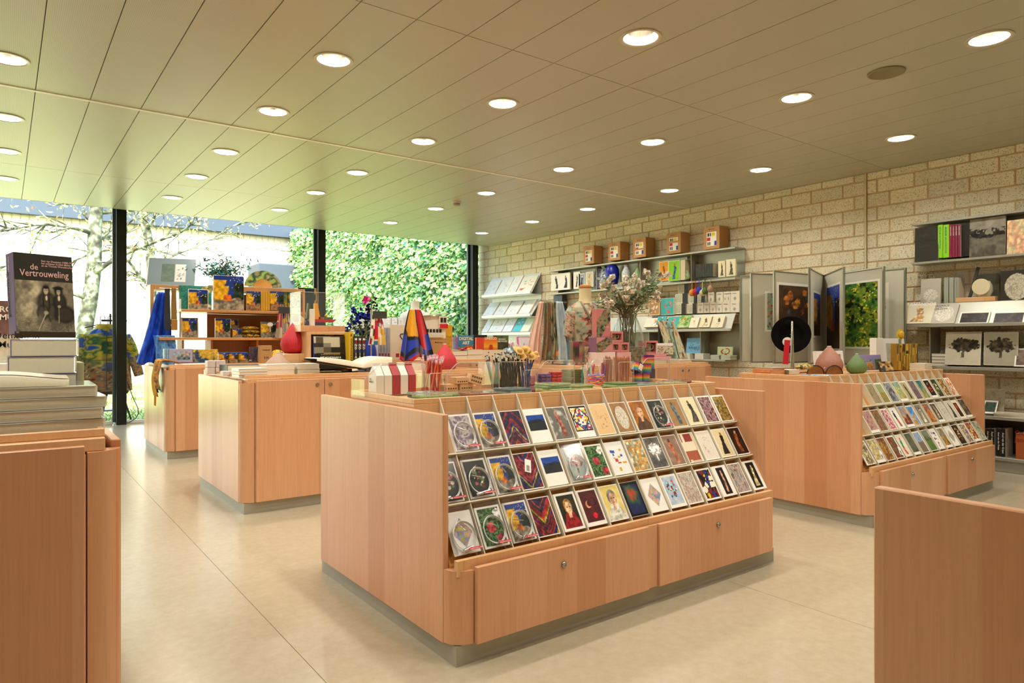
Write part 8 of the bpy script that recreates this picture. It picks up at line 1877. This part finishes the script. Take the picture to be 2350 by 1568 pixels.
# ---- poster flip leaves
hg = at_x(1890, 634, 7.42); ztop_, zbot_ = 1.946, .967
t = thing('poster_rack', 'wall-mounted grey poster browser with seven hinged leaves', 'poster rack', (hg.x, hg.y, 0))
part('hinge_post', MB().cbox(-.03, -.03, zbot_, .03, .03, ztop_ - .02, .004), STEEL, t); part('wall_arm', MB().box(.0301, -.02, 1.4, WX - hg.x - .004, .02, 1.5), STEEL, t)
GREY = col('#cbc8b4', .55, 0, .03, 6); ALU = col('#a9aa9d', .3, .85, .04, 9)
def leafpos(px, py): d = (ztop_ - 1.2) * FPX / (784 - py); q = _ray(px, 784); return Vector((q[0] * d, q[1] * d, 0))
NG = ['#2c4fb0', '#2a3f8a', '#b5862a', '#2a2018', '#3a2a1e', '#8a4a2a']
LV = [(1698, 633, None), (1722, 627, (.18, .62, .35, .80, framed(art('fine', ['#8fb0b5', '#a9b59a', '#9aa58a', '#c9685a', '#5f7a5a'], 5, 80, 44), .08))), (1775, 621, (.03, .92, .40, .88, framed(art('bouquet', ['#3a2a18', '#5a3a20', '#c9772a', '#a5561f', '#d8933a', '#6a3a1c', '#3a4a5a'], 7, 60, 70), .05))), (1857, 614, (.22, .78, .28, .78, framed(art('night', NG, 6, 64, 40), .08))), (1937, 612, (.12, .88, .14, .86, framed(art('night', NG, 9, 80, 50), .06))), (2030, 611, (.10, .96, .16, .88, framed(art('fine', ['#2f5a20', '#4f8030', '#7a9a34', '#d8d03a', '#1c3016'], 12, 120, 84), .05))), (2080, 614, (.52, .82, .12, .86, np.ones((40, 20, 3)) * rgb('#e9e3d0')))]
for i, (px_, py_, ps) in enumerate(LV):
 e = leafpos(px_, py_) - Vector((hg.x, hg.y, 0)); L = e.length; ang = math.atan2(e.y, e.x); d = Vector((e.x / L, e.y / L, 0))
 lf_ = link('leaf', None, t); lf_.rotation_euler = (0, 0, ang)
 nrm = Vector((math.sin(ang), -math.cos(ang), 0)); s = 1 if nrm.dot(Vector((hg.x, hg.y, 0)) + e * .5) < 0 else -1
 b = MB(); b.box(.05, -.004, zbot_ + .012, L - .012, .004, ztop_ - .012); part('panel', b, GREY, lf_)
 b = MB(); b.cbox(L - .022, -.011, zbot_, L, .011, ztop_, .003); b.cbox(.05, -.011, ztop_ - .014, L - .0221, .011, ztop_, .003); b.cbox(.05, -.011, zbot_, L - .0221, .011, zbot_ + .014, .003); b.cbox(.035, -.011, zbot_, .0499, .011, ztop_, .003); part('frame', b, ALU, lf_)
 if ps:
  u0, u1, v0, v1, im = ps; w = (u1 - u0) * (L - .07); h = (v1 - v0) * (ztop_ - zbot_); uc = .05 + (L - .07) * ((u0 + u1) / 2 if s > 0 else 1 - (u0 + u1) / 2)
  if e.dot(Vector((_rt[0], _rt[1], 0))) < 0: uc = .05 + (L - .07) * (1 - (u0 + u1) / 2)
  q = part('poster', pic_mesh(im, w, h, printed(.35)), None, lf_, loc=(uc, -.006 * s, zbot_ + v0 * (ztop_ - zbot_)), rot=(0, 0, 0 if s > 0 else pi))
  if i == 6: q2 = link('lettering', text_mesh('Verscheid-\nenheid', .05, INK, 0, 'RIGHT'), lf_); q2.location = (uc + .1 * s, -.009 * s, zbot_ + .62); q2.rotation_euler = (0, 0, 0 if s > 0 else pi)
# ---- right unit
t = wall_unit('steel wall shelving at the right, with photography and art books')
yE = 1.2
zA = at_x(2091, 514, FXW).z; zB = at_x(2093, 603, FXW).z; yL = ywx(2092, FXW)
board(t, yE, yL, zA, FXW); board(t, yE, yL, zB, FXW)
part('back_plate', MB().box(WX - .012, yE, zB + .001, WX - .007, yL - .02, zA - .023), STEEL, t)
XM = FXW + .05
zC = at_x(2110, 698, XM).z; yC = ywx(2098, XM); board(t, yE, yC, zC, XM)
zD = at_x(2068, 748, FXW - .10).z; yD = ywx(2068, FXW - .10)
part('sloping_display', MB().add([(FXW - .10, yE, zD), (FXW - .10, yD, zD), (XM - .001, yD, zC - .004), (XM - .001, yE, zC - .004), (FXW - .10, yE, zD - .014), (FXW - .10, yD, zD - .014), (XM - .001, yD, zC - .02), (XM - .001, yE, zC - .02)], [(0, 3, 2, 1), (4, 5, 6, 7), (0, 1, 5, 4), (1, 2, 6, 5), (2, 3, 7, 6), (3, 0, 4, 7)]), STEEL, t)
part('display_lip', MB().cbox(FXW - .112, yE, zD - .016, FXW - .101, yD, zD + .014, .002), STEEL, t)
zE = at_x(2200, 842, 7.34).z; yEe = ywx(2148, 7.34); board(t, yE, yEe, zE, 7.34, th=.03)
zF = at_x(2270, 955, 7.34).z; board(t, yE, ywx(2200, 7.34), zF, 7.34, th=.03); zG = .135; board(t, yE, ywx(2200, 7.34), zG, 7.34, th=.03)
part('plinth', MB().cbox(7.36, yE, 0, WX - .006, ywx(2200, 7.34), zG - .031, .004), STEEL, t)
part('back_plate', MB().box(WX - .012, yE, zG + .001, WX - .007, ywx(2200, 7.34), zF - .031), col('#4a4536', .6, .3), t)
for px_ in (2142,): yy_ = ywx(px_, 7.5); part('side_plate', MB().box(7.42, yy_ - .004, zE + .001, WX - .007, yy_ + .004, zD - .02), STEEL, t)
part('side_plate', MB().box(7.40, ywx(2200, 7.34) - .008, zG + .001, WX - .007, ywx(2200, 7.34) - .002, zF - .031), STEEL, t)
o = wbook('black embossed art book at the left of the top shelf', 2099, 2153, 521, 601, FXW + .015, .03, .03, cover='#2c2a24', img=None); text('Light', .046, col('#45423a', .4), o, (-.02, -.002, .26), .01, 'CENTER'); text('Jan van Munster', .034, INK, o, (-.01, -.002, .205), .01, 'CENTER'); text('Licht', .052, col('#45423a', .35), o, (-.02, -.002, .15), .01, 'CENTER')
for i, (a, b_, c) in enumerate(((2152.5, 2163.5, '#8fd421'), (2164.5, 2178, '#8fd421'), (2179, 2184.4, '#8a1f45'), (2185.4, 2190.8, '#8a1f45'), (2191.8, 2197.2, '#8a1f45'), (2198.5, 2204, '#8a1f45'))):
 o = wbook(('lime green spine, %s of two on the top shelf' % ('left', 'right')[i]) if i < 2 else 'maroon spine, %s of four on the top shelf' % ('first', 'second', 'third', 'last')[i - 2], a, b_, 516 - i * .3, 592 - i * .5, FXW + .02, .16, cover=c, group='lime spines' if i < 2 else 'maroon spines'); w, h, _ = wall_item(a, b_, 516, 592, FXW + .02)
 q = link('lettering', text_mesh('MUSEUM, ARCHITECTUUR' if i < 2 else 'ANGELA KEIZER', w * (.42 if i < 2 else .6), col('#2f6a8a', .5) if i < 2 else WINK, .01), o); q.matrix_local = Matrix.Translation((-w * .2, -.0012, h * .93)) @ Matrix.Rotation(pi / 2, 4, 'Y')
wbook('black book standing behind the maroon spines', 2205, 2226, 515, 588, FXW + .05, .05, cover='#201c1a')
wbook('large black and white photography book on the top shelf', 2224, 2306, 500, 590, FXW + .025, .03, .05, cover='#4a463e', img=art('land', ['#8a8578', '#a8a294', '#4a463e', '#8a8474', '#2a2722'], 11, 60, 50))
wbook('cream and salmon art book at the right of the top shelf', 2310, 2392, 502, 582, FXW + .02, .03, .05, cover='#e3d2a8', img=art('zones', ['#ead9ae', '#e6cfa0', '#e0a585', '#ead9ae', '#e8d6aa'], 6, 30, 30))
o = wbook('pale grey art book with white drapery on the middle shelf', 2112, 2158, 640, 697, XM + .03, .03, .08, cover='#c9c4b0', img=np.concatenate([np.ones((14, 34, 3)) * rgb('#c4c0ad'), art('oval', ['#bcb8a5', '#c4c0ad', '#efebdd', '#b5b09c', '#efebdd'], 5, 26, 34)])); text('MAGNUS\nBOEZEM', .036, INK, o, (-.12, -.002, .30), 0, 'LEFT')
for i in range(3): wbook('grey-green spine, %s of three beside the glass case' % ('first', 'second', 'third')[i], 2166 + i * 12, 2176.5 + i * 12, 637, 696, XM + .03, .16, cover='#a3aa9a', group='grey-green spines')
ya_, yb_ = ywx(2193, XM), ywx(2284, XM); zc_ = zC; hC = at_x(2240, 621, XM).z - zc_
cs = thing('glass_case', 'clear case on a wooden base holding a cream round-faced vessel', 'case', (XM, (ya_ + yb_) / 2, zc_), -pi / 2); w = abs(ya_ - yb_)
part('wooden_base', MB().cbox(-w / 2, 0, 0, w / 2, .16, .045, .003), WOOD_EDGE, cs)
for bx in ((-w / 2, 0, .046, w / 2, .003, hC), (-w / 2, .157, .046, w / 2, .16, hC), (-w / 2, .0035, .046, -w / 2 + .003, .1565, hC), (w / 2 - .003, .0035, .046, w / 2, .1565, hC), (-w / 2, 0, hC + .0005, w / 2, .16, hC + .004)): part('pane', MB().box(*bx), ACRYL, cs)
part('backdrop_card', MB().box(-w * .1, .14, .046, w * .46, .145, hC * .9), col('#5d604a', .6), cs); part('pot', MB().at((w * .15, .07, .047)).lathe([(.05, 0), (.075, .05), (.07, .11), (.05, .15)], 24), col('#e3dab8', .4), cs, True)
b = MB(); b.M = Matrix.Translation((w * .15, .0, .14)) @ Matrix.Rotation(pi / 2, 4, 'X'); b.lathe([(.078, 0), (.074, .006), (.02, .008), (0, .006)], 28, True, False); part('dial', b, col('#ddd2ac', .5), cs, True); part('dark_stick', MB().at((-w * .22, .08, .047), 0, 0, .25).box(-.012, -.01, 0, .012, .01, .3), col('#2a2822', .4), cs)
wbook('black book with a pale shell dancer relief on the middle shelf', 2295, 2372, 620, 696, XM + .02, .02, .06, cover='#35322a', img=art('oval', ['#35322a', '#3c382f', '#d8d2bc', '#9a947f', '#3c382f'], 7, 50, 50))
LR_ = math.atan2(XM - FXW + .10, zC - zD)
o = wbook('cream art book with a paper tower on the sloping display', 2070, 2138, 699, 748, FXW - .086, .03, LR_, cover='#d8d0b5', img=framed(art('figure', ['#e3dcc0', '#e3dcc0', '#cfa878', '#d8b88a'], 5, 40, 40), .02, '#e3dcc0')); text('ARMANDOS', .05, WINK, o, (0, -.002, .22), .02, 'CENTER')
o = wbook('grey art book with white drapery lying on the sloping display', 2134, 2192, 700, 748, FXW - .086, .03, LR_, cover='#d0cab5', img=art('oval', ['#bcb8a5', '#c4c0ad', '#efebdd', '#b5b09c', '#efebdd'], 9, 36, 36)); text('MAGNUS\nBOEZEM', .036, INK, o, (-.12, -.002, .20), 0, 'LEFT')
for i, (a, b_) in enumerate(((2199, 2268), (2276, 2350))): wbook('white-bordered night photograph card, %s of two on the sloping display' % ('left', 'right')[i], a, b_, 717, 746, FXW - .097, .012, LR_, cover='#e6e0cc', img=framed(art('haze', ['#1c1612', '#2a221a', '#1c1612', '#4a3f30', '#1c1612'], 4 + i, 30, 52), .05), cat='card', name='photo_card', group='night photograph cards')
wbook('cream book with a spreading tree, left of the tree books', 2168, 2250, 762, 838, 7.39, .02, .10, cover='#3a352a', img=framed(art('tree', ['#d8d2ba', '#cfc9b0', '#4a4232'], 5, 52, 50), .0))
o = wbook('grey book with a spreading tree, right of the cream tree book', 2257, 2336, 762, 839, 7.39, .02, .05, cover='#3a352a', img=framed(art('tree', ['#b5b09a', '#aea992', '#4a4232'], 8, 52, 50), .0))
wbook('white-framed photograph book at the right edge of the lower shelf', 2327, 2400, 800, 842, 7.37, .015, .25, cover='#e6e0cc', img=framed(art('haze', ['#5a4a42', '#8a7a6a', '#3a302a'], 5, 24, 30), .08))
for i in range(4):
 ya_, yb_ = ywx(2148, 7.44), ywx(2112, 7.44); book('white-edged volume, %s of the pile left of the tree books' % ('lowest', 'second', 'third', 'topmost')[i], abs(ya_ - yb_), .14, .03, (7.40, (ya_ + yb_) / 2 - .12, zE + .031 * (i + 1)), -pi / 2, -pi / 2, '#8a8470', pages='#d8d2c0', group='volumes left of the tree books')
o = wbook('torn white paper print leaning on the low shelf', 2256, 2303, 893, 951, 7.45, .006, .15, cover='#b5ad94', img=framed(art('haze', ['#8a8268', '#a59d80', '#79715a'], 4, 30, 24), .05, '#b5ad94'), name='paper_print', cat='print')
wbook('small green photograph card lying askew on the low shelf', 2254, 2285, 918, 951, 7.38, .004, .6, cover='#d8d2bd', img=framed(art('haze', ['#16241a', '#2a4a30', '#101812'], 4, 14, 20), .12), name='photo_card', cat='card')
for i in range(3): book('white booklet, %s of the pile on the low shelf' % ('lowest', 'middle', 'topmost')[i], .40, .18, .012, (7.36, ywx(2340, 7.36), zF + .0125 * (i + 1)), -pi / 2 + .04 * i, -pi / 2, '#d5cfb8', pages='#ddd7c2', group='low shelf booklets', name='booklet')
for i, (a, b_) in enumerate(((2254, 2262.5), (2263.5, 2271), (2272, 2282), (2287.5, 2296), (2297, 2307))):
 o = wbook('black book with white lettering down the spine, %s on the lowest shelf' % ('first', 'second', 'third', 'fourth', 'fifth')[i], a, b_, 984, 1058 + i * 1.2, 7.40, .2, cover='#16130f', group='black lettered spines'); w, h, _ = wall_item(a, b_, 984, 1058, 7.40)
 q = link('lettering', text_mesh('Axel van der Kraan', w * .72, WINK, .01), o); q.matrix_local = Matrix.Translation((-w * .22, -.0012, h * .94)) @ Matrix.Rotation(pi / 2, 4, 'Y')
o = wbook('orange-brown box file with red script on the lowest shelf', 2331, 2400, 997, 1068, 7.38, .2, cover='#a5562a', cat='box', name='box_file'); text('Oost\nJansen', .06, col('#8a1f14', .5), o, (-.12, -.002, .26), .0, 'LEFT')
